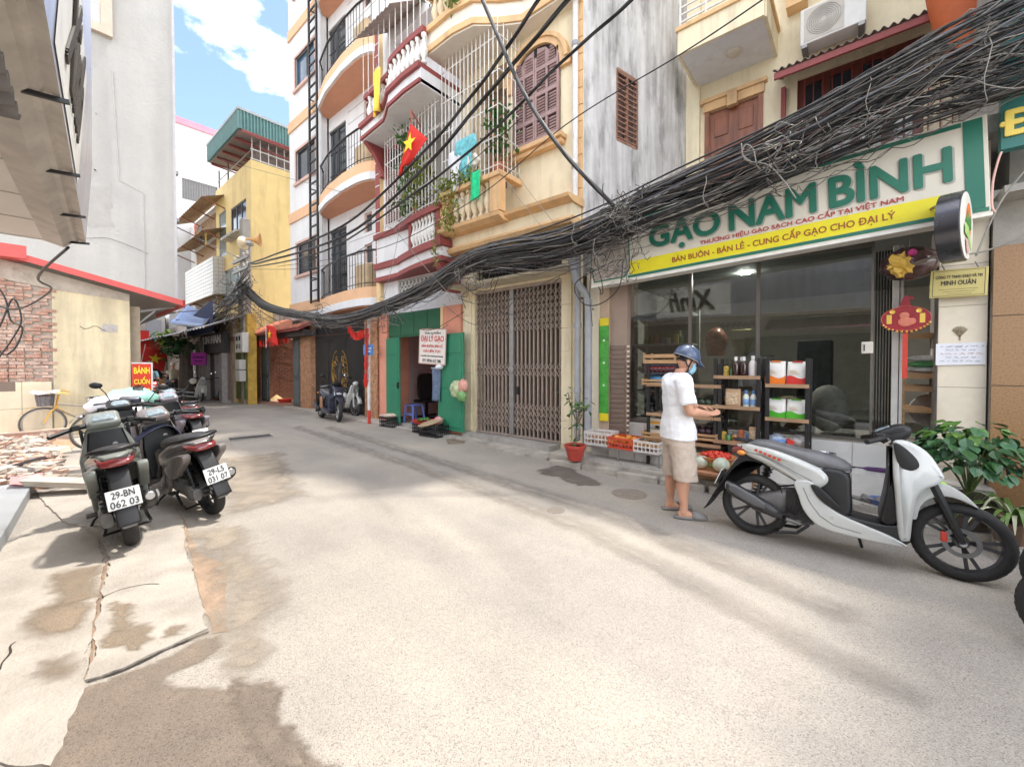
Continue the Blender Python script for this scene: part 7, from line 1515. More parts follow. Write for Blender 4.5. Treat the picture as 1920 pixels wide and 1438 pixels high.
for s, a in ((-1, aR), (1, aL)):
 f = Matrix.Rotation(R(-14 if s < 0 else -4), 3, 'Z') @ Vector((1, 0, 0)); sd_ = Vector((-f.y, f.x, 0)); base = Vector((a.x, a.y, 0))
 c_ = MB().rings([[base+f*d+sd_*y+Vector((0, 0, zc+z)) for y, z in ell(14, w_, h_, 3)] for d, w_, h_, zc in ((-.095, .02, .012, .016), (-.075, .04, .015, .016), (0, .046, .015, .016), (.1, .052, .015, .016), (.18, .044, .014, .016), (.21, .02, .011, .015))]).build('clog', cl_, man, smooth=50)
 MB().rings([[base+f*d+sd_*(w_*math.cos(t))+Vector((0, 0, .02+h_*math.sin(t))) for t in [math.pi*i/12 for i in range(13)]] for d, w_, h_ in ((.07, .05, .062), (.11, .051, .058), (.16, .046, .042), (.2, .03, .024))]).build('upper', cl_, c_, smooth=True, solid=.008)
nav = mat('helmet_navy', (.055, .085, .16), .35, .12, 8, coat=.3, local=True, stain=(.2, .22, .26), stain_amt=.3, stain_scale=(9, 9, 9))
hm = MB().sheet(lambda u, v: hp(-.008+(.126*math.cos(2*math.pi*u))*math.sin(math.pi*.56*v), (.105*math.sin(2*math.pi*u))*math.sin(math.pi*.56*v), .045+.115*math.cos(math.pi*.56*v)), 32, 12).build('helmet', nav, man, smooth=True, solid=.012)
MB().rings([[hp(.06+x, y, z) for x, y in [(r*.13*math.cos(t)*1.0, .098*math.sin(t)) for t in [R(-62+124*i/14) for i in range(15)]]] for r, z in ((.5, .045), (.88, .02), (1.0, .008))], cap=False).build('visor', nav, hm, smooth=True, solid=.006)
MB().tube([hp(-.008+.128*math.cos(t), .107*math.sin(t), .026) for t in [2*math.pi*k/30 for k in range(30)]], .006, 6, closed=True).build('rim', mat('helmet_trim', (.25, .27, .3), .5, local=True), hm, smooth=True)
MB().lathe([(.001, .012), (.012, .01), (.014, 0)], hp(-.008, 0, .162), 10).build('button', nav, hm)
st = MB()
for s in (-1, 1): st.tube([hp(.02, s*.098, .03), hp(.02, s*.082, -.04), hp(.035, s*.055, -.1), hp(.045, 0, -.122)], .0065, 6); st.tube([hp(-.06, s*.088, .02), hp(-.01, s*.085, -.04), hp(.02, s*.079, -.055)], .0065, 6)
st.build('chin_strap', blackm, hm, smooth=True)
MB().rings([[hp(.012+.105*math.cos(t)*k, .078*math.sin(t), z) for t in [R(-62+124*i/16) for i in range(17)]] for k, z in ((.87, -.005), (1.02, -.03), (1.06, -.055), (.98, -.085), (.84, -.105))], cap=False).build('face_mask', mat('mask_blue', (.3, .58, .74), .8, .05, local=True), man, smooth=True, solid=.004)
ml = MB()
for s in (-1, 1): ml.tube([hp(.06, s*.068, -.02), hp(.0, s*.083, -.005), hp(-.006, s*.084, -.03), hp(.055, s*.068, -.085)], .002, 5)
ml.build('ear_loop', mat('loop_white', (.7, .7, .72), .7), man)
it = thing('pouch', 'small dark pouch with a cord held by the man', 'pouch', (0, 0, 0)); Mw = Matrix.Rotation(R(40), 3, 'Z'); it.location = Mw @ Vector((.335, -.03, 1.02))+man.location
MB().ball((0, 0, 0), .035, 12, 8, (1, 1.2, .6), .05).build('bag', mat('pouch_dark', (.05, .045, .05), .5, .3), it, smooth=True); MB().tube(catmull([(.0, -.02, -.01), (.02, -.04, -.06), (-.01, -.05, -.09), (.0, -.03, -.05)], 4), .003, 5).build('cord', blackm, it)
# -- two small figures down the lane
def small_person(label, loc, rz, shirt_c, trousers, pose='sit', head='helmet', hc_=(.1, .1, .1), lean=.1):
 o = thing('person', label, 'person', loc, rz); hz = .95 if pose == 'stand' else .8
 b = MB(); b.rings([ring((0, 0, hz-.08), .1, .14), ring((0, 0, hz+.05), .11, .16), ring((lean*.4, 0, hz+.28), .11, .16), ring((lean*.8, 0, hz+.45), .1, .18), ring((lean, 0, hz+.52), .06, .08), ring((lean+.02, 0, hz+.6), .05, .05)])
 b.ball((lean+.05, 0, hz+.72), .105, 16, 12, (1, .82, 1.15)); b.ball((lean+.15, 0, hz+.7), .02, 8, 6, (1, .8, 1.4))
 for s in (-1, 1):
  sh = Vector((lean*.8, s*.19, hz+.46)); el = sh+Vector((.1, s*.06, -.26)); wr = el+Vector((.26, -s*.02, .02))
  limb(b, [sh, el, wr, wr+Vector((.08, 0, -.02))], [.055, .045, .032, .035])
  if pose == 'sit': limb(b, [(0, s*.09, hz-.05), (.38, s*.16, hz-.12), (.3, s*.15, .25), (.34, s*.15, .16)], [.085, .065, .05, .045]); b.rings([[Vector((.28+d, s*.15+y, .16+z)) for y, z in ell(10, .04, .03)] for d in (-.04, .2)])
  else: limb(b, [(0, s*.09, hz-.05), (.03, s*.1, .5), (0, s*.1, .1)], [.09, .06, .045]); b.rings([[Vector((d, s*.1+y, .05+z)) for y, z in ell(10, .045, .04)] for d in (-.06, .18)])
 obj_from(b, 'body', skin, o, .013, 2)
 b = MB(); b.rings([ring((0, 0, hz-.06), .125, .17), ring((lean*.4, 0, hz+.25), .135, .185), ring((lean*.8, 0, hz+.46), .12, .205), ring((lean, 0, hz+.53), .075, .09)])
 for s in (-1, 1): sh = Vector((lean*.8, s*.19, hz+.46)); limb(b, [sh*.9+Vector((0, 0, hz*.1-.05*0+.0))*0+Vector((0, 0, 0)), sh, sh+Vector((.07, s*.05, -.2))], [.07, .072, .062])
 obj_from(b, 'shirt', shirt_c, o, .017, 2)
 b = MB(); b.rings([ring((0, 0, hz+.02), .125, .17), ring((0, 0, hz-.12), .13, .17)])
 for s in (-1, 1):
  if pose == 'sit': limb(b, [(0, s*.09, hz-.05), (.38, s*.16, hz-.12), (.3, s*.15, .3)], [.1, .08, .065])
  else: limb(b, [(0, s*.09, hz-.05), (.03, s*.1, .5), (0, s*.1, .14)], [.105, .08, .065])
 obj_from(b, 'trousers', trousers, o, .017, 2)
 hm_ = mat('helmet_%s' % label.split()[0], hc_, .4, local=True); MB().sheet(lambda u, v: (lean+.04+.125*math.cos(6.283*u)*math.sin(1.75*v), .11*math.sin(6.283*u)*math.sin(1.75*v), hz+.75+.12*math.cos(1.75*v)), 20, 8).build('helmet', hm_, o, smooth=True, solid=.012)
 return o
rx_, ry_ = G(299, 764)
rd = scooter('red scooter ridden towards the viewer far down the lane', (rx_-1.25, ry_-.15, 0), R(0), red_p, 0, 0, None, None, mirrors=True, group='parked scooters'); rd['group'] = 'scooters being ridden'
small_person('rider in pale blue shirt and dark helmet on the red scooter', (rx_-1.0, ry_-.15, 0), R(0), mat('rider_blue', (.25, .42, .52), .85, .15, 9), mat('rider_trousers', (.06, .06, .08), .9), hc_=(.04, .035, .04))
x_, y_ = V(326, 715, -26)[0], 0
small_person('figure in beige jacket and pale helmet farther down the lane', (-26, x_, 0), R(180), mat('jacket_beige', (.5, .44, .33), .85, .1, 9), mat('rider_trousers', (0, 0, 0)), 'sit', hc_=(.6, .55, .48))
scooter('dark scooter under the beige jacketed figure down the lane', (-25.75, x_, 0), R(180), bronze_p, 0, 0, None, None, mirrors=True, group='scooters being ridden')
# == goods in front of the shop
random.seed(21)
def crate(name, label, m_, c, w, d, h, rz=0, group=None, cat='crate', open_slots=True, wall_=.012):
 o = thing(name, label, cat, c, rz, group)
 MB().box(-w/2, w/2, -d/2, d/2, 0, .012).build('base', m_, o)
 for (ax, L_, off) in (('x', w, -d/2), ('x', w, d/2-wall_), ('y', d, -w/2), ('y', d, w/2-wall_)):
  m = MB(); rows = [(0.013, h*.16), (h*.42, h*.54), (h*.82, h)]
  if ax == 'x':
   for a, b in rows: m.box(-L_/2, L_/2, off, off+wall_, a, b)
   n = max(4, int(L_/.055))
   for i in range(n+1): x = -L_/2+.008+(L_-.016)*i/n; m.box(x-.007, x+.007, off+.002, off+wall_-.002, h*.16, h*.82)
  else:
   for a, b in rows: m.box(off, off+wall_, -L_/2+wall_+.001, L_/2-wall_-.001, a, b)
   n = max(3, int(L_/.055))
   for i in range(1, n): y = -L_/2+L_*i/n; m.box(off+.002, off+wall_-.002, y-.007, y+.007, h*.16, h*.82)
  m.build('side', m_, o)
 return o
def fruit(name, label, m_, c, r, sq=(1, 1, 1), group=None, cat='fruit', stem=None, n=12):
 o = MB().ball((0, 0, 0), r, n, 9, sq); b = o.build(name, m_, smooth=True); b.location = c; b.rotation_euler = (random.uniform(-.6, .6), random.uniform(-.6, .6), random.uniform(0, 6)); tag(b, label, cat, group); return b
sx = [G(p, q)[0] for p, q in ((1120, 866), (1240, 888))]; syc = 5.62; sxl, sxr = -3.2, -2.02
stand = thing('display_stand', 'low thin steel stand carrying the white and red crates', 'stand', ((sxl+sxr)/2, syc, .12)); hw = (sxr-sxl)/2; HT = .18
m = MB();
for s in (-1, 1): m.beam((-hw, s*.2, HT), (hw, s*.2, HT), .02).beam((s*hw, -.2, HT), (s*hw, .2, HT), .02)
for i in range(9): m.beam((-hw+hw*2*i/8, -.2, HT), (-hw+hw*2*i/8, .2, HT), .008)
m.build('rack', steel, stand)
for a in (-1, 0, 1):
 for s in (-1, 1): MB().beam((a*hw*.98, s*.19, 0), (a*hw*.98, s*.19, HT), .018).build('leg', steel, stand)
cr_w = mat('crate_white', (.7, .66, .62), .5, .1, 9, local=True); cr_r = mat('crate_red', (.62, .07, .03), .45, .1, 9, local=True)
zt0 = .12+HT+.012
k1 = crate('plastic_crate', 'white plastic crate at the far end of the steel stand', cr_w, (-2.98, 5.62, zt0), .42, .34, .2, R(2), 'crates on the steel stand')
k2 = crate('plastic_crate', 'red plastic crate with oranges in the middle of the stand', cr_r, (-2.58, 5.6, zt0), .4, .34, .16, R(-3), 'crates on the steel stand')
k3 = crate('plastic_crate', 'white plastic crate with tan fruit nearest the man', cr_w, (-2.2, 5.58, zt0), .36, .34, .16, R(-2), 'crates on the steel stand')
tanf = mat('tan_fruit', (.6, .35, .16), .6, .2, 20, local=True); orf = mat('orange_fruit', (.75, .3, .05), .45, .15, 30, .1, 80, local=True)
for i in range(9): fruit('orange', 'orange lying in the red crate on the stand', orf, (-2.72+.14*(i % 3)+random.uniform(-.01, .01), 5.5+.1*(i//3), zt0+.09+.03*(i % 2)), .055, group='oranges in the red crate')
for i in range(12): fruit('tan_fruit', 'round tan fruit in the white crate nearest the man', tanf, (-2.33+.085*(i % 4), 5.48+.1*(i//4), zt0+.085+.02*(i % 2)), .045, group='tan fruit in the white crate')
for i in range(9): fruit('shallot', 'brown bulb in the white crate at the far end', mat('bulb_brown', (.45, .25, .14), .6, .2, 20), (-3.12+.14*(i % 3), 5.5+.1*(i//3), zt0+.08), .05, group='bulbs in the far white crate', cat='bulb')
px_, py_ = G(1080, 862, .12)
pot = thing('potted_shrub', 'thin leafy shrub in a red octagonal pot by the pipes', 'plant', (px_, py_-.02, .12))
MB().lathe([(.1, 0), (.15, .18), (.165, .185), (.165, .23), (.15, .23), (.14, .2), (.001, .19)], (0, 0, 0), 8).build('pot', mat('pot_red', (.45, .06, .04), .5, .12), pot)
MB().lathe([(.001, .2), (.14, .2)], (0, 0, 0), 8).build('soil', dirt_m, pot)
stems = [[(0, 0, .18), (.02, 0, .5), (0, .01, .9)], [(.02, 0, .5), (.18, -.02, .75), (.24, 0, .8)], [(0, 0, .6), (-.1, .02, .8), (-.12, 0, .95)], [(.02, 0, .5), (.1, -.08, .72), (.13, -.1, .9)]]
m = MB();
for s in stems: m.tube(catmull(s, 4), [.011*(1-.06*i) for i in range(len(catmull(s, 4)))], 5)
m.build('stem', mat('stem_brown', (.2, .14, .08), .9), pot)
def leaf_mesh(m_, l=.1, w=.06, fold=.25, nm='leaf'):
 b = MB(); pr = [(0, .1), (.18, .7), (.4, 1), (.65, .85), (.85, .45), (1, 0)]
 for s in (-1, 1):
  b.add([(0, y*l, -.12*l*y*y) for y, x in pr]+[(s*x*w/2, y*l, fold*x*w/2-.12*l*y*y) for y, x in pr], [(i, i+1, i+7, i+6) for i in range(5)])
 return b.mesh(nm, m_, True)
lf1 = leaf_mesh(leafd, .095, .05); lf1b = leaf_mesh(mat('leaf_mid', (.1, .22, .06), .35, .3, 6, local=True), .09, .05)
pl = []
for s in stems:
 for _ in range(20):
  t = random.random()**.6; c = catmull(s, 6); p = c[int(t*(len(c)-1))]; pl.append((Vector(p)+Vector([random.gauss(0, .045) for _ in range(3)]), (random.uniform(-.9, .5), random.uniform(-.4, .4), random.uniform(0, 6.28)), [random.uniform(.7, 1.3)]*3))
for i, (p, r_, sc) in enumerate(pl): pieces('leaf', lf1 if i % 3 else lf1b, pot, [(p, r_, sc)])
rk_m = mat('charred_black_wood', (.02, .018, .017), .7, .3, 12, .15, 60, grain=(3, 3, 30, .3)); shelf_m = mat('shelf_pine', (.42, .26, .15), .6, .2, 6, grain=(2, 20, 2, .3))
RY0, RY1 = 5.56, 5.92
def rack(label, x0, x1, z0, z1, shelves, group='shelf racks before the shop glass', y0=RY0, y1=RY1):
 o = wthing('shelf_rack', label, 'shelf rack', ((x0+x1)/2, (y0+y1)/2, z0), group)
 for x in (x0, x1-.04):
  for y in (y0, y1-.04): MB().box(x, x+.04, y, y+.04, z0, z1).build('leg', rk_m, o, bevel=.004)
 for z in shelves:
  MB().box(x0+.041, x1-.041, y0+.005, y1-.005, z-.025, z).build('shelf', shelf_m, o); MB().box(x0+.002, x1-.002, y0-.012, y0-.001, z-.03, z+.012).build('shelf_lip', shelf_m if len(shelves) > 2 else rk_m, o)
  for x in (x0+.004, x1-.036): MB().box(x, x+.032, y0+.041, y1-.041, z-.05, z-.01).build('side_rail', rk_m, o)
 return o
rxs = [W(p, 800, RY0)[0] for p in (1212, 1232, 1337, 1425, 1432, 1517)]
zz = lambda py, px=1380: W(px, py, RY0)[1]
s1 = [zz(830), zz(763), zz(706)]
rack('black shelf rack with bottles and a paper bag, next to the man', rxs[2], rxs[3], .13, zz(672), s1)
s2 = [zz(840, 1475), zz(786, 1475), zz(722, 1475)]
rack('black shelf rack with four rice bags, right of the bottle rack', rxs[4]+.01, rxs[5], .13, zz(672, 1475), s2)
rack('black shelf rack with vegetable crates half hidden by the man', rxs[0], rxs[0]+.95, .13, zz(690, 1222)+.05, [zz(p, 1222) for p in (822, 775, 720)])
botl = [(.0, 0), (.033, 0), (.036, .01), (.036, .12), (.03, .145), (.014, .165), (.014, .185), (.017, .186), (.017, .205), (.001, .206)]
darkb = mat('dark_bottle', (.035, .012, .01), .12, .2, coat=.5, local=True); capw = mat('cap_white', (.75, .73, .7), .4); whb = mat('white_bottle', (.68, .62, .6), .3, .08, local=True); clearb = mat('milky_bottle', (.66, .68, .6), .2, .1, local=True); blab = mat('blue_label', (.2, .35, .6), .5, .4, 30, local=True)
zt_ = s1[2]
def bottle(label, m_, x, y, z, s=1.0, group=None, capm=capw, lab=None):
 o = thing('bottle', label, 'bottle', (x, y, z), random.uniform(0, 6), group); MB().lathe([(a*s, b*s) for a, b in botl[:6]]+[(.001, .166*s)], n=16).build('body', m_, o, smooth=45); MB().lathe([(.014*s, .164*s), (.017*s, .18*s), (.017*s, .208*s), (.001, .209*s)], n=12).build('cap', capm, o, smooth=40)
 if lab: MB().lathe([(.0365*s, .03*s), (.0368*s, .032*s), (.0368*s, .1*s), (.0365*s, .102*s)], n=16).build('label', lab, o, smooth=True)
 return o
xb = lambda px: W(px, 700, RY0+.06)[0]
bottle('dark sauce bottle, first of the row on the rack beside the man', darkb, xb(1379), RY0+.07, zt_, 1.15, 'bottles on the top shelf'); bottle('dark sauce bottle between its dark neighbour and the white one', darkb, xb(1394), RY0+.07, zt_, 1.15, 'bottles on the top shelf'); bottle('white bottle at the right of two dark ones', whb, xb(1411), RY0+.07, zt_, 1.2, 'bottles on the top shelf')
bottle('dark bottle standing behind the front two', darkb, xb(1386), RY0+.2, zt_, 1.15, 'bottles on the top shelf')
bottle('milky bottle with blue label beside the paper bag', clearb, xb(1399), RY0+.07, s1[1], .98, 'labelled bottles', mat('cap_blue', (.1, .25, .55), .4), blab); bottle('milky bottle with blue label by the rack post', clearb, xb(1413), RY0+.07, s1[1], .98, 'labelled bottles', mat('cap_blue', (0, 0, 0)), blab)
kraft = mat('kraft_paper', (.5, .33, .2), .75, .1, 9, local=True)
def pouch(name, label, m_, x, y, z, w, h, d, panel=None, cat='bag', rz=0, group=None, topm=None, stripe=None, sack=False):
 o = thing(name, label, cat, (x, y, z), rz, group); rs = []
 for t, k, kd in ((0, .93, .8), (.06, 1, 1), (.3, 1.02, 1.05), (.6, 1, .95), (.8, .98, .7), (.93, .97, .25), (1.0, .97, .06)):
  rs.append([(a, b, t*h) for a, b in ell(20, w/2*k, d/2*kd, 4.5)])
 MB().rings(rs).build('body', m_, o, smooth=50)
 if panel is not None: MB().sheet(lambda u, v: (-w*.36+w*.72*u, -d/2*1.06-.003+.5*d*max(0, v*.62+.12-.6)**1.4, h*(.12+.66*v)), 6, 8).build('window', panel, o, smooth=True)
 if stripe is not None:
  def sf(u, v): y_ = v*(.26+.1*math.sin(u*5+1)+.12*u); return (-w*.5+w*u, -d/2*1.065-.003+.002*abs(u-.5), h*(.03+y_))
  MB().sheet(sf, 16, 5).build('wave_print', stripe, o, smooth=True)
  m = MB();
  for k in range(3): m.box(-w*.33, -w*.05+w*.08*k, -d/2*1.06-.005, -d/2*1.06-.003, h*(.6-.06*k), h*(.62-.06*k))
  m.build('fine_print', mat('print_tan', (.6, .42, .2), .6), o)
  MB().tube([(-w*.25, -.0, h*.93), (-w*.2, -.02, h*1.0), (w*.2, -.02, h*1.0), (w*.25, 0, h*.93)], .008, 6).build('handle', topm or stripe, o)
 return o
pouch('paper_bag', 'kraft paper bag with clear window of nuts on the middle shelf', kraft, xb(1374), RY0+.09, s1[1], .175, .215, .1, mat('nuts', (.6, .45, .3), .6, .5, 45, .6, 60, local=True)); pouch('paper_bag', 'narrow kraft pouch on the lowest shelf of the bottle rack', kraft, xb(1412), RY0+.09, s1[0], .08, .2, .06, mat('nuts', (0, 0, 0)))
ricew = mat('rice_bag_white', (.74, .72, .68), .4, .05, 9, .15, 20, local=True)
xr = lambda px: W(px, 760, RY0+.08)[0]
pouch('rice_bag', 'white rice bag with orange wave on the upper shelf', ricew, xr(1453), RY0+.12, s2[2], .2, .27, .13, None, group='rice bags', stripe=mat('bag_orange', (.8, .2, .02), .4)); rb_ = pouch('rice_bag', 'white rice bag with red wave and grey square on the upper shelf', ricew, xr(1494), RY0+.12, s2[2], .195, .265, .13, None, group='rice bags', stripe=mat('bag_red', (.6, .04, .03), .4))
pouch('rice_bag', 'white rice bag with green wave on the lower shelf, by the bottle rack', ricew, xr(1455), RY0+.12, s2[1], .19, .22, .12, None, group='rice bags', stripe=mat('bag_green', (.08, .42, .03), .4)); pouch('rice_bag', 'white rice bag with green wave on the lower shelf, nearer the door', ricew, xr(1493), RY0+.12, s2[1], .185, .22, .12, None, group='rice bags', stripe=mat('bag_green', (0, 0, 0)))
def plastic_bundle(name, label, c, r, m_, m2=None):
 o = thing(name, label, 'plastic bag', c); b = MB().ball((0, 0, 0), 1, 18, 12); b.v = [Vector((v.x*r*1.2, v.y*r*.9, v.z*r*.8+r*.7))*(1+.16*mnoise.noise(v*3+Vector(c))) for v in b.v]; b.build('bag', m_, o, smooth=True)
 if m2: MB().lathe([(.02, r*1.3), (.012, r*1.4), (.04, r*1.65)], (0, 0, 0), 8).build('knot', m2, o)
 return o
plastic_bundle('plastic_bag', 'clear bluish plastic bag of goods on the lowest shelf', (xr(1456), RY0+.12, s2[0]), .085, mat('bag_blueish', (.42, .5, .6), .2, .5, 22, coat=.4, local=True), mat('bag_knot', (.6, .65, .7), .3)); plastic_bundle('plastic_bag', 'clear grey plastic bag of goods on the lowest shelf', (xr(1497), RY0+.13, s2[0]), .085, mat('bag_greyish', (.45, .43, .42), .2, .5, 22, coat=.4, local=True), mat('bag_knot', (0, 0, 0)))
o = MB().box(-.06, .06, -.01, .01, 0, .09).build('packet', mat('packet_blue', (.2, .35, .75), .4, .4, 30)); o.location = (xr(1466), RY0+.02, s2[0]); tag(o, 'small blue and white packet at the shelf front', 'packet')
o = MB().box(-.04, .04, -.01, .01, 0, .1).build('packet', mat('packet_red', (.7, .06, .05), .4, .3, 30)); o.location = (xr(1479), RY0+.02, s2[0]); o.rotation_euler = (0, R(18), 0); tag(o, 'small red packet leaning at the shelf front', 'packet')
def wood_crate(label, x, y, z, w, d, h, rz=0, group='slatted wooden crates'):
 o = thing('wooden_crate', label, 'crate', (x, y, z), rz, group)
 for sx_ in (-1, 1):
  for sy_ in (-1, 1): MB().box(sx_*w/2-.012, sx_*w/2+.012, sy_*d/2-.012, sy_*d/2+.012, 0, h).build('corner_post', pine, o)
 n = max(2, int(h/.055))
 for k in range(n):
  z0 = h*k/n+.006; z1 = z0+h/n*.62
  for s in (-1, 1): MB().box(-w/2, w/2, s*(d/2+.012), s*(d/2+.02), z0, z1).build('slat', pine, o); MB().box(s*(w/2+.012), s*(w/2+.02), -d/2, d/2, z0, z1).build('slat', pine, o)
 MB().box(-w/2, w/2, -d/2, d/2, .0, .01).build('base', pine, o); return o
xm = lambda px: W(px, 780, RY0+.05)[0]
wood_crate('wooden crate on top of the left rack', xm(1237), 5.72, zz(690, 1222)+.06, .42, .28, .15); wood_crate('wooden crate of dark produce just right of the man, upper', xm(1322), 5.72, zz(774, 1318), .3, .3, .12); wood_crate('wooden crate of dark produce just right of the man, lower', xm(1322), 5.72, zz(822, 1318)-.03, .3, .3, .1); wood_crate('small wooden crate with blue bag behind the man', xm(1226), 5.7, zz(722, 1222), .28, .28, .09); wood_crate('wooden crate on the floor end of the left rack', xm(1228), 5.7, zz(822, 1222), .3, .3, .1)
for i in range(12): fruit('avocado', 'dark green avocado in the upper crate right of the man', mat('avocado', (.035, .05, .03), .4, .3, 20, local=True), (xm(1322)-.12+.08*(i % 4), 5.64+.08*(i//4), zz(774, 1318)+.12), .05, (1, 1, 1.2), 'avocados in the wooden crate')
for i in range(12): fruit('grape_bunch', 'dark purple fruit in the lower crate right of the man', mat('dark_fruit', (.05, .025, .035), .4, .3, 20, local=True), (xm(1322)-.12+.08*(i % 4), 5.64+.08*(i//4), zz(822, 1318)+.08), .045, (1, 1, 1), 'dark fruit in the lower crate')
o = crate('plastic_crate', 'dark crate of red fruit under the wooden crate on the left rack', mat('crate_dark', (.05, .045, .06), .5), (xm(1237), 5.72, zz(690, 1222)-.085), .42, .28, .14)
for i in range(14): fruit('red_fruit', 'red fruit in the dark crate on the left rack', mat('red_fruit', (.45, .05, .04), .35, .3, 12, local=True), (xm(1237)-.17+.055*(i % 7), 5.63+.1*(i//7), zz(690, 1222)-.01), .042, group='red fruit in the dark crate')
plastic_bundle('plastic_bag', 'blue plastic bag in the small crate behind the man', (xm(1226), 5.7, zz(722, 1222)+.02), .085, mat('bag_blue', (.12, .3, .5), .3, .3, 15, local=True))
for k, (pz, lab) in enumerate(((800, 'orange and white carton on the left rack, upper one'), (822, 'orange and white carton on the left rack, lower one'))):
 o = thing('carton', lab, 'carton', (xm(1228), 5.74, zz(pz, 1222)+.01), 0, 'cartons on the left rack'); MB().box(-.11, .11, -.1, .1, 0, .1).build('box', mat('carton_white', (.66, .6, .5), .6), o, bevel=.003); MB().box(-.111, .111, -.102, -.1, .02, .06).build('orange_band', mat('carton_orange', (.7, .35, .05), .5), o)
ish = wthing('metal_shelving', 'pale perforated metal shelving just inside the glass, left end', 'shelving', (-2.4, 6.4, .65))
pm_ = mat('pale_metal', (.5, .52, .48), .45, .08)
for x in (-2.7, -1.9): MB().box(x, x+.05, 6.55, 6.6, .65, 2.35).build('upright', pm_, ish)
MB().box(-2.65, -1.9, 6.57, 6.59, .65, 2.35).build('back_panel', mat('perforated_back', (.3, .3, .27), .6, .3, 40), ish)
for z in (.68, 1.1, 1.45, 1.8, 2.25): MB().box(-2.68, -1.87, 6.12, 6.57, z, z+.03).build('shelf', pm_, ish); MB().prism([(6.56, z), (6.2, z), (6.56, z-.1)], -2.69, -2.682, 'X').build('bracket', pm_, ish)
wb = thing('water_bottle', 'big blue water bottle on the lowest inside shelf', 'bottle', (-2.42, 6.3, .712)); bl_ = mat('water_blue', (.05, .09, .22), .12, .2, coat=.4)
MB().lathe([(.12, 0), (.13, .02), (.13, .1), (.122, .11), (.13, .13), (.13, .22), (.122, .23), (.13, .25), (.12, .3), (.04, .34), (.04, .36), (.001, .36)], n=20).build('body', bl_, wb, smooth=40); MB().lathe([(.045, .35), (.045, .385), (.001, .385)], n=14).build('cap', mat('cap_blue', (0, 0, 0)), wb)
for i, (x, z, w, h, c) in enumerate(((-2.3, 1.13, .3, .2, (.2, .18, .14)), (-2.3, 1.48, .35, .16, (.3, .22, .15)), (-2.25, 1.83, .4, .2, (.25, .3, .2)), (-.9, .66, .6, .9, (.18, .17, .15)), (-.5, .66, .4, 1.2, (.1, .11, .12)), (-1.5, .66, .5, .75, (.22, .2, .18)))):
 o = MB().box(x-w/2, x+w/2, 6.3 if i < 3 else 7.2, 6.5 if i < 3 else 7.8, z+.003, z+h).build('stock_box', mat('stock_%d' % i, c, .7, .3, 9), bevel=.01); tag(o, ['grey', 'brown', 'greenish', 'wide dark', 'tall dark', 'low brown'][i]+' stock box dimly seen inside the glass', 'box')
bk = thing('woven_basket', 'pale woven basket with gold handle seen through the glass', 'basket', (-1.35, 6.9, 1.65)); MB().lathe([(.09, 0), (.14, .22), (.145, .24), (.13, .24), (.08, .02), (.001, .02)], n=18).build('bowl', mat('woven', (.4, .36, .26), .7, .5, 50, local=True), bk); MB().tube([(-.13, 0, .22), (-.12, 0, .38), (.12, 0, .38), (.13, 0, .22)], .008, 6).build('handle', brass, bk); MB().box(-.5, .4, -.2, .2, -.02, -.003).build('shelf', pm_, bk)
gb = thing('gift_basket', 'gift basket wrapped in film beside the woven basket inside', 'basket', (-1.7, 6.9, 1.65)); MB().ball((0, 0, .22), .2, 14, 10, (.8, .7, 1.1), .06).build('wrapping', mat('gift_wrap', (.3, .14, .1), .25, .6, 18, coat=.5, local=True), gb, smooth=True); MB().lathe([(.12, 0), (.14, .1), (.001, .1)], n=14).build('base', wood, gb)
tx, ty = W(1345, 850, 5.45)[0], 5.42
bs = thing('tomato_basket', 'round orange basket full of tomatoes beside the man', 'basket', (tx, ty, .3)); MB().lathe([(.13, 0), (.2, .09), (.215, .095), (.215, .105), (.19, .1), (.12, .015), (.001, .015)], n=22).build('basket', mat('basket_orange', (.65, .25, .1), .55, .2, 30), bs, smooth=40)
MB().box(-.16, .16, -.13, .13, -.17, -.0).build('support_box', pine, bs)
for i in range(19):
 a = i*2.4; r_ = .155*math.sqrt(i/19); fruit('tomato', 'ripe red tomato in the orange basket', mat('tomato_red', (.62, .045, .02), .25, .15, 9, coat=.4, local=True), (tx+r_*math.cos(a), ty+r_*math.sin(a), .3+.105+.03*(1-r_/.16)), .036, (1, 1, .85), 'tomatoes in the orange basket')
tr_ = thing('tray_stand', 'low round tray on thin legs carrying the melons', 'tray', (W(1335, 880, 5.3)[0], 5.3, .12)); MB().lathe([(.001, .12), (.24, .12), (.26, .145), (.265, .145), (.245, .11), (.001, .11)], n=24).build('tray', mat('tray_orange', (.6, .3, .17), .6), tr_)
for i in range(4): a = .8+i*1.57; MB().beam((.18*math.cos(a), .18*math.sin(a), .111), (.2*math.cos(a), .2*math.sin(a), 0), .012).build('leg', steel, tr_)
mel = mat('melon_pale', (.55, .6, .48), .4, .2, 9, local=True); gre = mat('melon_green', (.16, .3, .07), .35, .35, 7, local=True)
fx0 = tr_.location.x
fruit('melon', 'pale melon closest to the man on the tray', mel, (fx0-.12, 5.28, .33), .085, (1.15, 1, .9), 'melons on the tray'); fruit('melon', 'green melon between the two pale ones', gre, (fx0-.0, 5.33, .34), .075, (1, 1, 1.05), 'melons on the tray'); fruit('melon', 'pale melon nearest the scooter on the tray', mel, (fx0+.11, 5.26, .335), .09, (1.15, 1, .95), 'melons on the tray')
wood_crate('small wooden box with bananas by the scooter tail', W(1385, 880, 5.35)[0], 5.35, .13, .3, .24, .16)
bn = thing('banana_bunch', 'yellow bananas in the wooden box by the scooter tail', 'fruit', (W(1383, 856, 5.35)[0], 5.35, .28)); bm2 = mat('banana', (.75, .5, .1), .5, .15)
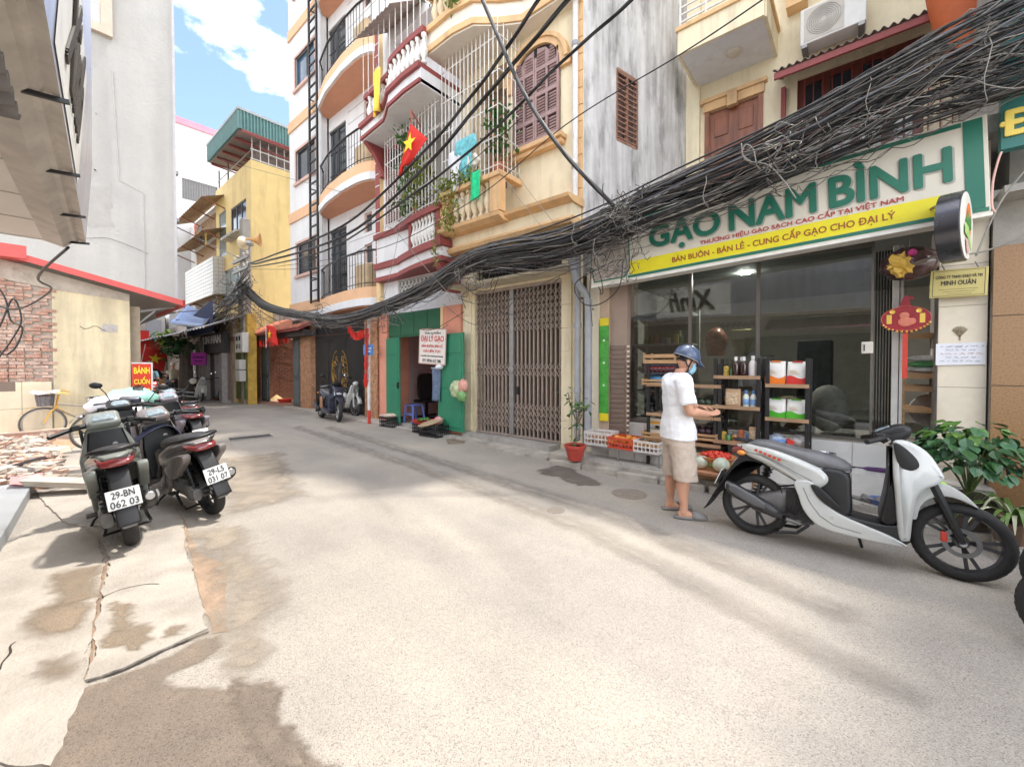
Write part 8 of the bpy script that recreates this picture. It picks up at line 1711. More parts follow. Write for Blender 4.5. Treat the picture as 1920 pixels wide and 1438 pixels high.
for i in range(5): MB().tube(catmull([(-.08+.03*i, 0, .02), (-.03+.025*i, .04, .07), (.03+.02*i, .06, .05)], 4), [.008, .014, .017, .018, .018, .017, .014, .008, .006][:9], 7).build('banana', bm2, bn, smooth=True)
pk = thing('snack_packet', 'red and white triangular packet beside the bananas', 'packet', (W(1392, 868, 5.2)[0], 5.2, .28)); MB().rings([[(-.08, -.02, 0), (.08, -.02, 0), (.08, .02, 0), (-.08, .02, 0)], [(-.02, -.01, .12), (.03, -.01, .12), (.03, .01, .12), (-.02, .01, .12)]]).build('packet_body', mat('packet_red2', (.65, .1, .08), .35, .5, 25), pk); MB().box(-.09, .09, -.04, .04, -.15, -.003).build('box', mat('white_box', (.7, .68, .64), .6), pk)
sx_, sy_ = W(1548, 850, 5.8)[0], 5.8
sc = thing('kitchen_scale', 'small grey kitchen scale on the white step', 'scale', (sx_, sy_, .372)); MB().lathe([(.06, 0), (.065, .01), (.05, .07), (.03, .1), (.001, .1)], n=16).build('base', mat('scale_grey', (.25, .26, .26), .4), sc); MB().lathe([(.001, .12), (.09, .125), (.1, .15), (.095, .15), (.085, .132), (.001, .13)], n=20).build('pan', alu, sc); MB().lathe([(.015, .1), (.015, .122)], n=8).build('post', steel, sc)
ux, uy = W(1650, 877, 5.8)[0], 5.8
um = thing('umbrella', 'folded purple umbrella lying on the white step', 'umbrella', (ux, uy, .40), R(4)); MB().tube([(-.2, 0, 0), (-.14, 0, 0), (-.1, 0, 0), (.14, 0, .002), (.16, 0, 0)], [.006, .008, .022, .028, .01], 8).build('canopy', mat('purple_cloth', (.08, .03, .12), .7, .3, 20), um, smooth=True); MB().tube([(-.2, 0, 0), (-.25, 0, -.005)], .01, 6).build('handle', blackm, um)
slx, sly = W(1618, 930, 5.45)[0], 5.45
for i, (dx, lab) in enumerate(((0, 'grey slipper on the pebble floor, left of the pair'), (.1, 'grey slipper on the pebble floor beside the blue dish'))):
 o = thing('slipper', lab, 'slipper', (slx+dx, sly-.03*i, .137), R(-30), 'slippers on the pebble floor'); MB().rings([[(x, y, .012+z) for y, z in ell(12, w_, .011, 3)] for x, w_ in ((-.12, .02), (-.08, .036), (0, .035), (.08, .042), (.125, .02))]).build('sole', cl_, o, smooth=50); MB().rings([[(x, w_*math.cos(t), .02+h_*math.sin(t)) for t in [math.pi*k/10 for k in range(11)]] for x, w_, h_ in ((.0, .036, .05), (.05, .042, .045), (.1, .03, .025))]).build('strap', cl_, o, smooth=True, solid=.005)
bd = thing('blue_dish', 'blue plastic dish on the pebble floor', 'dish', (W(1652, 945, 5.42)[0], 5.42, .137)); MB().lathe([(.07, 0), (.11, .05), (.115, .052), (.105, .048), (.068, .006), (.001, .006)], n=20).build('bowl', mat('dish_blue', (.1, .18, .55), .35), bd, smooth=40)
dr = wthing('door_stand', 'pale wooden stand with sacks in the shop doorway', 'stand', (.45, 6.5, .65)); w0, w1 = W(1690, 700, 6.25)[0], W(1762, 700, 6.25)[0]+.15
for x in (w0, w1):
 for y in (6.25, 6.75): MB().box(x-.03, x+.03, y-.03, y+.03, .65, 2.0 if y > 6.5 else 1.45).build('leg', pine, dr)
for z in (1.05, 1.28, 1.42, 1.85): MB().box(w0-.03, w1+.03, 6.215, 6.22, z-.06, z).build('rail', pine, dr); MB().box(w0, w1, 6.23, 6.75, z-.02, z).build('board', pine, dr)
for i, (z, lab) in enumerate(((1.285, 'white printed sack lowest in the doorway pile'), (1.345, 'white and green sack in the middle of the doorway pile'), (1.405, 'white sack topmost of the doorway pile'))):
 o = MB().ball((0, 0, 0), 1, 16, 10); o.v = [Vector((v.x*.16, v.y*.1, v.z*.035)) for v in o.v]; b = o.build('sack', mat('sack_%d' % i, ((.55, .55, .52), (.12, .38, .14), (.62, .62, .6))[i], .6, .3, 20), smooth=True); b.location = ((w0+w1)/2-.02, 6.3, z+.17); tag(b, lab, 'sack', 'sacks in the doorway')
pouch('printed_bag', 'white bag with black print standing in the doorway', ricew, (w0+w1)/2+.08, 6.3, 1.6, .14, .18, .07, mat('black_print', (.06, .05, .05), .5, .6, 12), rz=R(8))
fan_ = thing('standing_fan', 'round grey fan under the doorway stand', 'fan', ((w0+w1)/2+.03, 6.5, 1.0)); MB().lathe([(.17, -.03), (.18, 0), (.17, .03)], n=24, axis='Y').build('rim', mat('fan_grey', (.5, .48, .46), .5), fan_); m = MB()
for i in range(24): a = i*.2618; m.beam((.03*math.cos(a), -.03, .03*math.sin(a)), (.17*math.cos(a), -.02, .17*math.sin(a)), .004)
m.build('guard', mat('fan_grey', (0, 0, 0)), fan_)
for i in range(4): MB().sheet(lambda u, v: ((.04+.1*u)*math.cos(i*1.57+v*.9), .01+.02*v, (.04+.1*u)*math.sin(i*1.57+v*.9)), 4, 4).build('blade', mat('fan_dark', (.12, .11, .11), .5), fan_, solid=.003)
MB().beam((0, .05, 0), (0, .05, -.35), .02).build('post', steel, fan_)
dc = wthing('door_pillar', 'white post and dark folded gate at the doorway edge', 'post', (.25, 6.2, .65)); x0 = W(1672, 700, 6.1)[0]; MB().box(x0, x0+.05, 6.1, 6.2, .655, 2.8).box(x0+.06, x0+.085, 6.12, 6.2, .655, 2.8).build('post_body', mat('white_post', (.55, .53, .5), .5), dc); m = MB()
for i in range(6): m.box(.13+i*.025, .145+i*.025, 6.3, 6.34, .655, 2.8)
m.build('folded_gate', blackm, dc)
rx, rz_ = W(1697, 598, 5.95); de = thing('red_decoration', 'red oval hanging decoration with gold prints and tassel', 'decoration', (rx, 5.9, rz_)); rd_ = mat('deco_red', (.3, .012, .02), .45, .2, 9, local=True); gd_ = mat('deco_gold', (.75, .5, .1), .4, .1, metal=.4); pk_ = mat('deco_pink', (.65, .2, .13), .6, .2, 15)
MB().prism([(.19*math.cos(t), .125*math.sin(t)) for t in [2*math.pi*k/36 for k in range(36)]], 0, .012, 'Y').build('oval', rd_, de); MB().tube([(.188*math.cos(t), -.002, .123*math.sin(t)) for t in [2*math.pi*k/40 for k in range(40)]], .005, 5, closed=True).build('gold_rim', mat('deco_rim', (.5, .1, .08), .4), de)
MB().prism([(-.05, .115), (-.03, .2), (0, .24), (.07, .21), (.06, .195), (.03, .2), (.04, .115)], 0, .012, 'Y').build('hat_top', rd_, de)
for s in (-1, 1): MB().box(s*.125-.02, s*.125+.02, -.004, -.001, -.05, .045).build('gold_panel', gd_, de); MB().lathe([(.012, 0), (.022, -.003), (.022, 0), (.012, .002)], (s*.1, -.002, .075), 14, 'Y').build('gold_ring', gd_, de)
MB().ball((0, -.004, -.035), .06, 16, 10, (1, .12, .8)).ball((-.01, -.004, .03), .04, 14, 10, (1, .15, .9)).ball((.05, -.004, -.03), .03, 12, 8, (1, .15, 1.1)).build('figure', pk_, de, smooth=True)
for i in range(26): a = R(200+140*i/25); MB().ball((.19*math.cos(a), -.005, .13*math.sin(a)-.01*random.random()), .012, 8, 6).build('bead', gd_ if i % 2 else rd_, de, smooth=True)
MB().box(-.02, .02, 0, .006, -.62, -.15).build('tassel', redm, de); MB().beam((0, .006, .22), (0, .006, .75), .003).build('string', blackm, de)
lb = thing('hanging_basket', 'wrapped gift basket with gold foil hanging at the shop front', 'basket', (W(1705, 495, 5.85)[0], 5.85, W(1705, 495, 5.85)[1])); MB().ball((0, 0, 0), .2, 18, 12, (1.15, .8, .85), .04).build('wrapping', mat('film_dark', (.1, .05, .05), .12, .6, 14, coat=.7, local=True), lb, smooth=True); q = MB().ball((0, 0, 0), 1, 16, 12); q.v = [Vector((-.07, -.13, -.02))+Vector((v.x*.09, v.y*.06, v.z*.1))*(1+.7*mnoise.noise(v*3.5)) for v in q.v]; q.build('gold_foil', gd_, lb); MB().ball((.01, -.17, .08), .035, 10, 8).build('pink_flower', mat('flower_pink', (.6, .05, .25), .5), lb, smooth=True); MB().beam((0, 0, .15), (0, 0, .5), .006).build('cord', steel, lb)
# == plants by the granite wall
bp = thing('leafy_pot_plant', 'big bushy green pot plant by the granite wall', 'plant', (W(1818, 835, 5.3)[0], 5.3, .1))
MB().lathe([(.14, 0), (.19, .25), (.2, .27), (.17, .27), (.001, .24)], n=18).build('pot', mat('pot_dark', (.09, .07, .055), .8, .3), bp)
m = MB(); cen = Vector((.0, .0, .64)); tips = []
for i in range(26):
 a = i*2.4; el = random.uniform(-.25, 1.3); t = cen+Vector((math.cos(a)*math.cos(el)*.3, math.sin(a)*math.cos(el)*.3, math.sin(el)*.2)); tips.append(t); m.tube(catmull([(0, 0, .25), (t.x*.4, t.y*.4, .5), t], 3), .006, 4)
m.build('stem', mat('stem_green', (.12, .18, .05), .7), bp)
big = leaf_mesh(leafd, .095, .08, .3); big2 = leaf_mesh(mat('leaf_bluegreen', (.06, .16, .07), .3, .3, 6, local=True, spec=.5), .09, .078, .3); big3 = leaf_mesh(mat('leaf_fresh', (.13, .27, .05), .35, .3, 6, local=True), .085, .07, .3)
for i in range(290):
 a = random.uniform(0, 6.283); el = math.asin(random.uniform(-.55, 1)); rr = random.uniform(.24, .36) if i % 3 else random.uniform(.1, .28)
 p = cen+Vector((math.cos(a)*math.cos(el)*rr*1.08, math.sin(a)*math.cos(el)*rr, math.sin(el)*rr*.8)); p.z = max(p.z, .3)
 pieces('leaf', big3 if p.z > .8 and i % 2 else (big if i % 2 else big2), bp, [(p, (random.uniform(-1.1, -.15), random.uniform(-.4, .4), a-math.pi/2+random.uniform(-.6, .6)), [random.uniform(.75, 1.35)]*3)])
sp = thing('spider_plant', 'striped spider plant in a low pot below the bushy plant', 'plant', (W(1900, 940, 5.05)[0], 5.05, .1)); MB().lathe([(.1, 0), (.13, .16), (.12, .16), (.001, .14)], n=14).build('pot', mat('pot_brown', (.2, .12, .08), .8, .3), sp)
blm = mat('blade_green', (.13, .22, .05), .45, .3, 9, local=True); blw = mat('blade_pale', (.5, .52, .35), .5, .15, 9, local=True)
for i in range(36):
 a = i*2.4; ln = random.uniform(.2, .36); hgt = random.uniform(.08, .2)
 def bf(u, v, a=a, ln=ln, hgt=hgt): r_ = ln*u; w_ = (.02*(1-u)**.6+.002)*(v-.5)*2; return (math.cos(a)*r_-math.sin(a)*w_, math.sin(a)*r_+math.cos(a)*w_, .15+hgt*math.sin(u*2.6)*1.2-.1*u*u)
 l_ = MB().sheet(bf, 8, 2).build('leaf', blm if i % 3 else blw, sp, smooth=True)
for (x, y, lab) in ((1.45, 5.35, 'small dark shrub behind the spider plant'),):
 o = wthing('small_shrub', lab, 'plant', (x, y, .1)); foliage('leaves', [(x, y, .25), (x+.1, y, .5), (x-.1, y, .45)], 260, .1, leafd, o, .13); MB().tube([(x, y, .1), (x, y, .4)], .015, 5).build('stem', wood, o)
MB().box(1.0, 1.5, 4.85, 5.12, .0, .1); tag(MB().box(.85, 1.9, 4.8, 5.3, .0, .1).build('planter_kerb', kerb_m, bevel=.01), 'low concrete kerb under the pot plants', 'kerb')
# == goods at the green door shop
bc = mat('crate_black', (.02, .02, .022), .5, .2, local=True)
cx1, cy1 = G(728, 800); cx2, cy2 = G(784, 812); cx3, cy3 = G(808, 817)
crate('plastic_crate', 'black crate topped with a pale tray, left of the green door', bc, (cx1, cy1+.1, 0), .5, .36, .24, R(5), 'black crates at the green door'); crate('plastic_crate', 'black crate under the red vegetable basin', bc, (cx2, cy2+.15, 0), .42, .34, .2, R(-4), 'black crates at the green door'); crate('plastic_crate', 'black crate nearest the gate with a tray leaning on it', bc, (cx3+.06, cy3+.05, 0), .55, .4, .24, R(3), 'black crates at the green door')
o = thing('pale_tray', 'pale tray of produce on the first black crate', 'tray', (cx1, cy1+.1, .243), R(5)); MB().lathe([(.2, 0), (.29, .04), (.3, .04), (.001, .01)], n=20).build('tray', mat('tray_pale', (.6, .5, .42), .6), o); MB().ball((0, 0, .03), .2, 14, 8, (1, .8, .25), .08).build('produce', mat('produce_pale', (.6, .48, .38), .7, .3, 20), o, smooth=True)
o = thing('red_basin', 'red basin of green vegetables on a black crate', 'basin', (cx2, cy2+.15, .2)); MB().lathe([(.2, 0), (.28, .07), (.29, .07), (.26, .06), (.001, .01)], n=20).build('basin', redm, o)
for i in range(9): a = i*.7; q = MB().tube([(-.1+.04*math.cos(a), .1*math.sin(a), .07), (.02, .1*math.sin(a+.3), .11), (.13*math.cos(a*.3), .1*math.sin(a+.5), .08)], [.02, .028, .015], 7); v_ = q.build('cucumber', mat('cucumber', (.07, .2, .05), .4, .3, 12)); v_.location = o.location; tag(v_, 'green cucumber heaped in the red basin', 'vegetable', 'cucumbers in the red basin')
o = thing('wicker_tray', 'flat tan tray leaning over the third black crate', 'tray', (cx3+.0, cy3-.0, .27), R(20)); o.rotation_euler = (R(12), R(-8), 0); MB().lathe([(.001, 0), (.27, 0), (.28, .02), (.27, .025), (.001, .01)], n=22).build('tray', mat('wicker', (.45, .32, .2), .8, .2, 30), o)
pb_ = plastic_bundle('plastic_bag', 'pink plastic bag behind the wicker tray', (cx3-.05, cy3+.3, .2), .13, mat('bag_pink', (.7, .3, .32), .35, .15, 8), mat('bag_pink', (0, 0, 0)))
vx, vz = W(866, 730, 5.7); vb = wthing('vegetable_bag', 'bags of green vegetables hanging on the right green door', 'bag', (vx, 5.68, vz))
for dx, dz, r_, m_ in ((-.14, 0, .17, mat('veg_pale', (.45, .52, .3), .5, .4, 12)), (.06, .07, .13, mat('veg_pink', (.65, .32, .25), .4, .3, 12)), (.02, -.12, .12, mat('veg_green', (.2, .42, .15), .4, .3, 12))): q = MB().ball((0, 0, 0), 1, 22, 16); q.v = [Vector((vx+dx, 5.68, vz+dz))+Vector((v.x*r_, v.y*r_*.55, v.z*r_))*(1+.3*mnoise.noise(v*2.6+Vector((dx*50, 0, 0)))) for v in q.v]; q.build('bag', m_, vb, smooth=True)
MB().tube([(vx, 5.7, vz+.1), (vx, 5.78, vz+.3)], .008, 5).build('strap', steel, vb)
def hook(a, b): pass
sx_, sz_ = W(810, 650, 5.72); sg2 = thing('hanging_sign', 'white hanging board with red hand-painted letters above the green door', 'sign', (sx_, 5.72, sz_)); sg2.rotation_euler = (0, R(3), 0); sg2.scale = (.9, 1, .9)
MB().box(-.5, .5, 0, .015, -.42, .42).build('board', mat('board_white', (.76, .7, .64), .6, .06, 6), sg2); rl_ = mat('letter_red', (.6, .05, .04), .6); m = MB()
for k in (1, -1): m.box(-.5, .5, -.003, 0, .42*k-.012, .42*k+.012).box(.5*k-.012, .5*k+.012, -.003, 0, -.407, .407)
m.build('border', mat('board_edge', (.5, .3, .25), .6), sg2)
for s_, z, w_, h_, m_ in (('THU LUYẾN', .34, .6, .075, ink), ('ĐẠI LÝ GẠO', .19, .86, .2, rl_), ('BÁN BUÔN, BÁN LẺ', .02, .8, .09, rl_), ('GIÁ LIÊN TỤC', -.11, .66, .085, rl_), ('CHUYÊN CÁC LOẠI GẠO NGON', -.23, .84, .05, ink), ('ĐT: 0936 612 386', -.34, .7, .075, ink)): text(s_, m_, sg2, (0, -.001, z), FACE_S, width=w_, height=h_, depth=.003, bold=.02)
MB().beam((-.3, .01, .42), (-.3, .2, .55), .01).beam((.3, .01, .42), (.3, .2, .55), .01).build('hanger', steel, sg2)
jn = cloth('blue_jeans', 'faded blue trousers hanging by the green door', 'trousers', mat('denim', (.14, .19, .28), .85, .3, 9), (818, 688), 5.8, .3, .75, lambda u, v: ((u-.5)*.3, (v-1)*.75))
cp_ = thing('baseball_hat', 'white cap hung above the jeans by the green door', 'hat', (W(824, 688, 5.74)[0], 5.74, W(824, 688, 5.74)[1])); MB().ball((0, 0, 0), .1, 14, 8, (1, .8, .6)).build('crown', mat('cap_cloth', (.7, .7, .7), .8), cp_, smooth=True); MB().box(-.1, .1, -.16, -.06, -.03, -.02).build('brim', mat('cap_cloth', (0, 0, 0)), cp_)
stl = thing('plastic_stool', 'blue plastic stool in the green door opening', 'stool', (W(777, 780, 6.15)[0], 6.15, .1)); bs_ = mat('stool_blue', (.1, .15, .42), .4); MB().box(-.16, .16, -.16, .16, .42, .45).build('seat', bs_, stl, bevel=.02)
for a in (-1, 1):
 for b_ in (-1, 1): MB().beam((a*.14, b_*.14, .42), (a*.18, b_*.18, 0), .045).build('leg', bs_, stl)
MB().box(-.165, .165, -.17, -.155, .2, .24).build('stretcher', bs_, stl)
chx = thing('office_chair', 'black high-backed chair inside the green door room', 'chair', (W(800, 780, 6.9)[0], 6.9, .1)); MB().box(-.25, .25, -.25, .25, .42, .5).build('seat', blackp, chx, bevel=.03); loft([(-.05, .5, 1.2, .27, 4), (.04, .5, 1.2, .27, 4)], 16, 2).build('backrest', blackp, chx, smooth=50); MB().beam((0, 0, 0), (0, 0, .42), .06).box(-.3, .3, -.03, .03, 0, .05).box(-.03, .03, -.3, .3, .051, .09).build('base', blackp, chx)
shf = thing('wall_shelf', 'small shelf with jars on the pink room wall', 'shelf', (W(770, 712, 8.3)[0], 8.3, W(770, 712, 8.3)[1])); MB().box(-.35, .3, -.15, .08, -.03, 0).build('board', wood, shf); MB().lathe([(.08, 0), (.08, .2), (.04, .25), (.001, .25)], (.1, -.05, .003), 12).lathe([(.06, 0), (.06, .14), (.001, .14)], (-.12, -.05, .003), 12).build('jar', mat('jar_tan', (.5, .4, .28), .5), shf)
# == flags, bunting and small things down the lane
PPX = W(692, 740, 5.7)[0]
def pennants(label, a, b, n, sag, size, group='red bunting'):
 o = wthing('bunting', label, 'bunting', a, group); A, B = Vector(a), Vector(b); pts = [A+(B-A)*i/n-Vector((0, 0, sag*math.sin(math.pi*i/n))) for i in range(n+1)]
 MB().tube(pts, .006, 4).build('string', cable_g, o); pm = MB().add([(-size*.4, 0, 0), (size*.4, 0, 0), (size*.1, .03, -size), (-size*.1, -.03, -size)], [(0, 1, 2, 3)]).mesh('pennant', redc)
 pieces('pennant', pm, o, [(p, (0, 0, random.uniform(-.5, .5))) for p in pts[1:-1]])
pennants('red bunting hung under the tiled gatehouse roof', (HX[0]-.3, 5.9, 2.62), (HX[4], 6.0, 2.6), 16, .12, .26); pennants('red bunting dangling by the brick pillar of the black gate', (gX[2]-.5, 6.0, 2.75), (gX[3]+.1, 5.8, 2.5), 7, .2, .22); pennants('red bunting wound down the painted post by the pink house', (PPX+.02, 5.64, 2.6), (PPX-.02, 5.62, 1.0), 11, .0, .2)
x, z = W(512, 622, 5.6); flag('national flag tied flat on the gatehouse eaves', (x-.5, 5.55, z+.25), 1.0, .6, 0, 0, .2, .2)
pp_ = wthing('painted_post', 'red and white painted post by the pink house corner', 'post', (PPX, 5.7, 0)); MB().lathe([(.04, 0), (.04, .35)], (PPX, 5.7, 0), 10).build('red_base', redm, pp_); MB().lathe([(.04, .35), (.04, 1.3), (.04, 2.7)], (PPX, 5.7, 0), 10).build('white_post', barw, pp_)
x, z = W(691, 656, 5.68); o = thing('street_number_sign', 'small blue street plate on the painted post', 'sign', (x, 5.66, z)); MB().box(-.22, .22, 0, .02, -.13, .13).build('plate', mat('plate_blue', (.08, .25, .6), .4, .25, 12), o); MB().box(-.15, .15, -.004, 0, .02, .05).box(-.12, .12, -.004, 0, -.06, -.03).build('print', mat('plate_pale', (.7, .75, .8), .5), o); MB().box(-.02, .02, .02, .06, -.05, .05).build('bracket', steel, o)
gx_, gy_ = G(520, 756); o = thing('straw_hat', 'tan conical straw hat on the gatehouse floor', 'hat', (gx_-.9, gy_+.3, .06)); MB().lathe([(.28, 0), (.15, .12), (.01, .22), (.001, .22)], n=20).build('cone', mat('straw', (.6, .42, .2), .8, .2, 30), o, smooth=40)
o = thing('red_basin', 'red basin on the ground in the gatehouse opening', 'basin', (gx_+.5, gy_+.1, .06)); MB().lathe([(.2, 0), (.28, .13), (.29, .13), (.26, .11), (.001, .02)], n=20).build('basin', redm, o, smooth=40)
o = thing('white_tub', 'white box in the gatehouse behind the basin', 'box', (gx_+.6, gy_+.9, .06)); MB().box(-.4, .4, -.2, .2, 0, .5).build('tub', mat('tub_white', (.62, .58, .55), .7), o, bevel=.02)
pxp, pyp = G(463, 757)
pole = wthing('concrete_pole', 'concrete utility pole with meter boxes and tangled cables', 'utility pole', (pxp, pyp, 0)); cp = mat('pole_concrete', (.36, .34, .31), .9, .15, 4, .3, 40, stain=(.2, .18, .16), stain_amt=.4)
MB().box(pxp-.17, pxp+.17, pyp-.14, pyp+.14, 0, 7.2).build('post', cp, pole, bevel=.02)
for i, (dz, h_, w_) in enumerate(((2.0, .75, .85), (1.35, .38, .5), (.9, .42, .5))):
 bxm = MB().box(pxp-.1, pxp-.1+w_, pyp-.36, pyp-.145, dz, dz+h_).build('meter_box', mat('meter_pale', (.6, .58, .54), .5, .1), pole, bevel=.01)
 if i == 0:
  for a in (0, 1):
   for c in (0, 1): MB().box(pxp+.06+a*.3, pxp+.24+a*.3, pyp-.365, pyp-.36, dz+.15+c*.3, dz+.33+c*.3).build('meter_window', dglass, bxm)
for z in (4.6, 5.2, 5.6): MB().beam((pxp-.9, pyp-.16, z), (pxp+.9, pyp-.16, z), .08).build('crossarm', steel, pole)
for z in (4.7, 5.3, 5.7):
 for x in (-.75, -.35, .35, .75): MB().lathe([(.03, 0), (.05, .03), (.03, .06), (.05, .09), (.02, .12)], (pxp+x, pyp-.16, z), 8).build('insulator', mat('insulator_white', (.6, .58, .55), .3), pole)
random.seed(33)
kinds = [(mat('jar_honey', (.45, .2, .04), .2, .3, 20, coat=.4), .035, .1, 'amber jar'), (mat('tin_green', (.1, .3, .12), .35, .4, 30), .03, .085, 'green tin'), (mat('pack_yellow', (.7, .5, .1), .5, .4, 30), .03, .12, 'yellow pack'), (mat('jar_pale', (.6, .56, .46), .3, .3, 24), .034, .11, 'pale jar'), (mat('pack_blue', (.12, .22, .45), .45, .4, 30), .028, .1, 'blue pack'), (mat('pack_rust', (.5, .14, .06), .5, .4, 30), .03, .13, 'rust red pack')]
def stock(x0, x1, z, y, n, where):
 for i in range(n):
  m_, r, h, nm = kinds[(i*5+int(z*37)) % 6]; s = random.uniform(.85, 1.2); x = x0+(x1-x0)*(i+.5)/n+random.uniform(-.01, .01)
  o = thing(nm.replace(' ', '_'), f'{nm} {where}, place {i+1} along it', nm.split()[-1], (x, y+random.uniform(-.015, .015), z+.002), random.uniform(-.3, .3), 'small goods '+where)
  if 'pack' in nm: MB().rings([[(a, b, t*h*s) for a, b in ell(12, r*k, r*k*.6, 4)] for t, k in ((0, 1), (.9, 1), (1, .6))]).build('body', m_, o)
  else: MB().lathe([(r*.95, 0), (r, .01), (r, h*s*.75), (r*.8, h*s*.85), (.001, h*s*.86)], n=12).build('body', m_, o, smooth=40); MB().lathe([(r*.82, h*s*.84), (r*.82, h*s), (.001, h*s)], n=12).build('lid', steel, o)
stock(rxs[2]+.05, rxs[3]-.12, s1[2], RY0+.25, 5, 'at the back of the top bottle shelf'); stock(rxs[2]+.05, rxs[3]-.05, s1[1], RY0+.26, 6, 'at the back of the nut bag shelf'); stock(rxs[2]+.05, rxs[3]-.12, s1[0], RY0+.15, 5, 'on the lowest bottle shelf')
for z in (1.13, 1.48, 1.83): stock(-2.6, -1.95, z, 6.22, 7, 'on the inside shelf %s' % {1.13: 'above the water bottle', 1.48: 'in the middle', 1.83: 'near the top'}[z])
for i, (x, y, h, c) in enumerate(((-1.6, 6.5, .55, (.45, .4, .3)), (-1.2, 6.6, .5, (.5, .46, .4)), (-.7, 6.45, .45, (.4, .3, .18)), (-.3, 6.6, .6, (.48, .45, .42)))):
 o = MB().ball((0, 0, 0), 1, 16, 10); o.v = [Vector((x+v.x*.22, y+v.y*.16, .655+h/2+v.z*h/2))*(1) for v in o.v]; tag(o.build('grain_sack', mat('grain_sack_%d' % i, c, .8, .25, 14), smooth=True), ['beige', 'pale', 'brown', 'greyish'][i]+' grain sack standing inside behind the glass', 'sack')
# == overhead cables
random.seed(5)
def P(px, py, Y): x, z = W(px, py, Y); return Vector((x, Y, z))
bl = [((2080, 0), 5.2, .46), ((1897, 85), 5.2, .42), ((1740, 150), 5.2, .38), ((1600, 218), 5.2, .34), ((1400, 314), 5.2, .29), ((1200, 398), 5.2, .26), ((1060, 456), 5.2, .24), ((900, 484), 5.25, .2), ((800, 541), 5.35, .17), ((720, 576), 5.4, .14), ((640, 599), 5.45, .12), ((560, 590), 5.5, .12), ((500, 575), 5.5, .16), ((463, 545), 5.45, .2)]
C_L = [(P(*p, Y), s) for p, Y, s in bl]
cen = catmull([c for c, s in C_L], 6); wid = []
for i in range(len(C_L)-1):
 for k in range(6): t = k/6; wid.append(C_L[i][1]*(1-t)+C_L[i+1][1]*t)
wid.append(C_L[-1][1]); NB = len(cen)
def strand(a0, b0, r, m, wob=.05, i0=0, i1=None, sag=0, drift=.6):
 i1 = i1 or NB; pts = []; ph = random.uniform(0, 99); a, b = a0, b0
 for i in range(i0, i1):
  aa = a+drift*mnoise.noise(Vector((i*.11, ph, 0))); bb = b+drift*mnoise.noise(Vector((i*.11, ph, 7)))
  ll = max(1, math.hypot(aa, bb)); aa /= ll; bb /= ll
  t = (i-i0)/max(1, i1-i0-1)
  pts.append(cen[i]+Vector((0, aa*wid[i]*.55, bb*wid[i]))+Vector((0, wob*mnoise.noise(Vector((i*.5, ph, 3))), wob*mnoise.noise(Vector((i*.5, ph, 5)))-sag*math.sin(math.pi*t))))
 m.tube(pts, r, 5)
b1, b2, b3, b4 = MB(), MB(), MB(), MB()
for k in range(74):
 a, b = random.uniform(-1, 1), random.uniform(-1, 1)
 r = random.choice((.004, .005, .006, .007, .008)); strand(a, b, r, b1 if k % 5 < 3 else b2, .03, drift=.45)
for k in range(30): strand(random.uniform(-1, 1), random.uniform(-.95, 1), random.choice((.008, .01, .012)), b1 if k % 4 else b4, .012, drift=.2)
for k in range(30): strand(random.uniform(-1, 1), random.uniform(-.8, .9), random.choice((.003, .004, .005)), b3, .05, drift=.9)
for k in range(70):
 i0 = random.randint(0, NB-22); strand(random.uniform(-1, 1), random.uniform(-1.1, -.2), random.choice((.004, .005)), random.choice((b2, b2, b1, b3)), .12, i0, i0+random.randint(10, 20), random.uniform(.02, .22))
bun = thing('cable_bundle', 'heavy tangled bundle of black cables strung along the shop fronts', 'cables', (0, 0, 0))
b4.build('grey_cables', mat('blue_grey_cable', (.12, .125, .14), .4, .2, 6), bun, smooth=True, kind='stuff'); b1.build('black_cables', cable_m, bun, smooth=True, kind='stuff'); b2.build('dusty_cables', cable_g, bun, smooth=True, kind='stuff'); b3.build('pale_cables', cable_w, bun, smooth=True, kind='stuff')
m = MB()
for i in range(8, NB-4, 9):
 for q in range(3):
  w_ = wid[i]*random.uniform(.35, .7); off = Vector((0, random.uniform(-.1, .1), random.uniform(-.5, .5)*wid[i])); m.tube([cen[i]+off+Vector((.02*math.sin(t*3), w_*.6*math.cos(t), w_*math.sin(t))) for t in [2*math.pi*k/14 for k in range(14)]], .004, 4, closed=True)
m.build('ties', cable_w, bun, kind='stuff')
def knot(c, n, s, r=.005, mats=(0, 1, 2)):
 bb = [MB(), MB(), MB()]
 for _ in range(n):
  p0 = Vector(c)+Vector([random.gauss(0, s) for _ in range(3)]); pts = [p0]; d = Vector([random.gauss(0, 1) for _ in range(3)])
  for k in range(5): d = (d+Vector([random.gauss(0, .9) for _ in range(3)])).normalized(); p0 = p0+d*s*.8; p0 = p0+(Vector(c)-p0)*.18; pts.append(p0)
  bb[random.choice(mats)].tube(catmull(pts, 4), r*random.uniform(.6, 1.2), 4)
 return bb
for px, py, Y, n, s in ((1175, 405, 5.0, 46, .16), (1480, 300, 5.0, 30, .16), (1150, 480, 5.1, 40, .2), (880, 520, 5.1, 26, .2), (740, 590, 5.3, 26, .2), (600, 600, 5.4, 30, .25)):
 bb = knot(P(px, py, Y), n, s)
 for q, mm in zip(bb, (cable_m, cable_g, cable_w)):
  if q.v: q.build('loose_ends', mm, bun, smooth=True, kind='stuff')
def cable(label, pts, r, m_=None, group='single overhead cables', k=8, wind=None):
 p = catmull(pts, k); o = MB()
 if wind:
  for j in range(wind):
   o.tube([q+Vector((0, r*1.1*math.cos(i*.35+6.28*j/wind), r*1.1*math.sin(i*.35+6.28*j/wind))) for i, q in enumerate(p)], r, 6)
 else: o.tube(p, r, 6)
 return tag(o.build('cable', m_ or cable_m, smooth=True), label, 'cable', group)
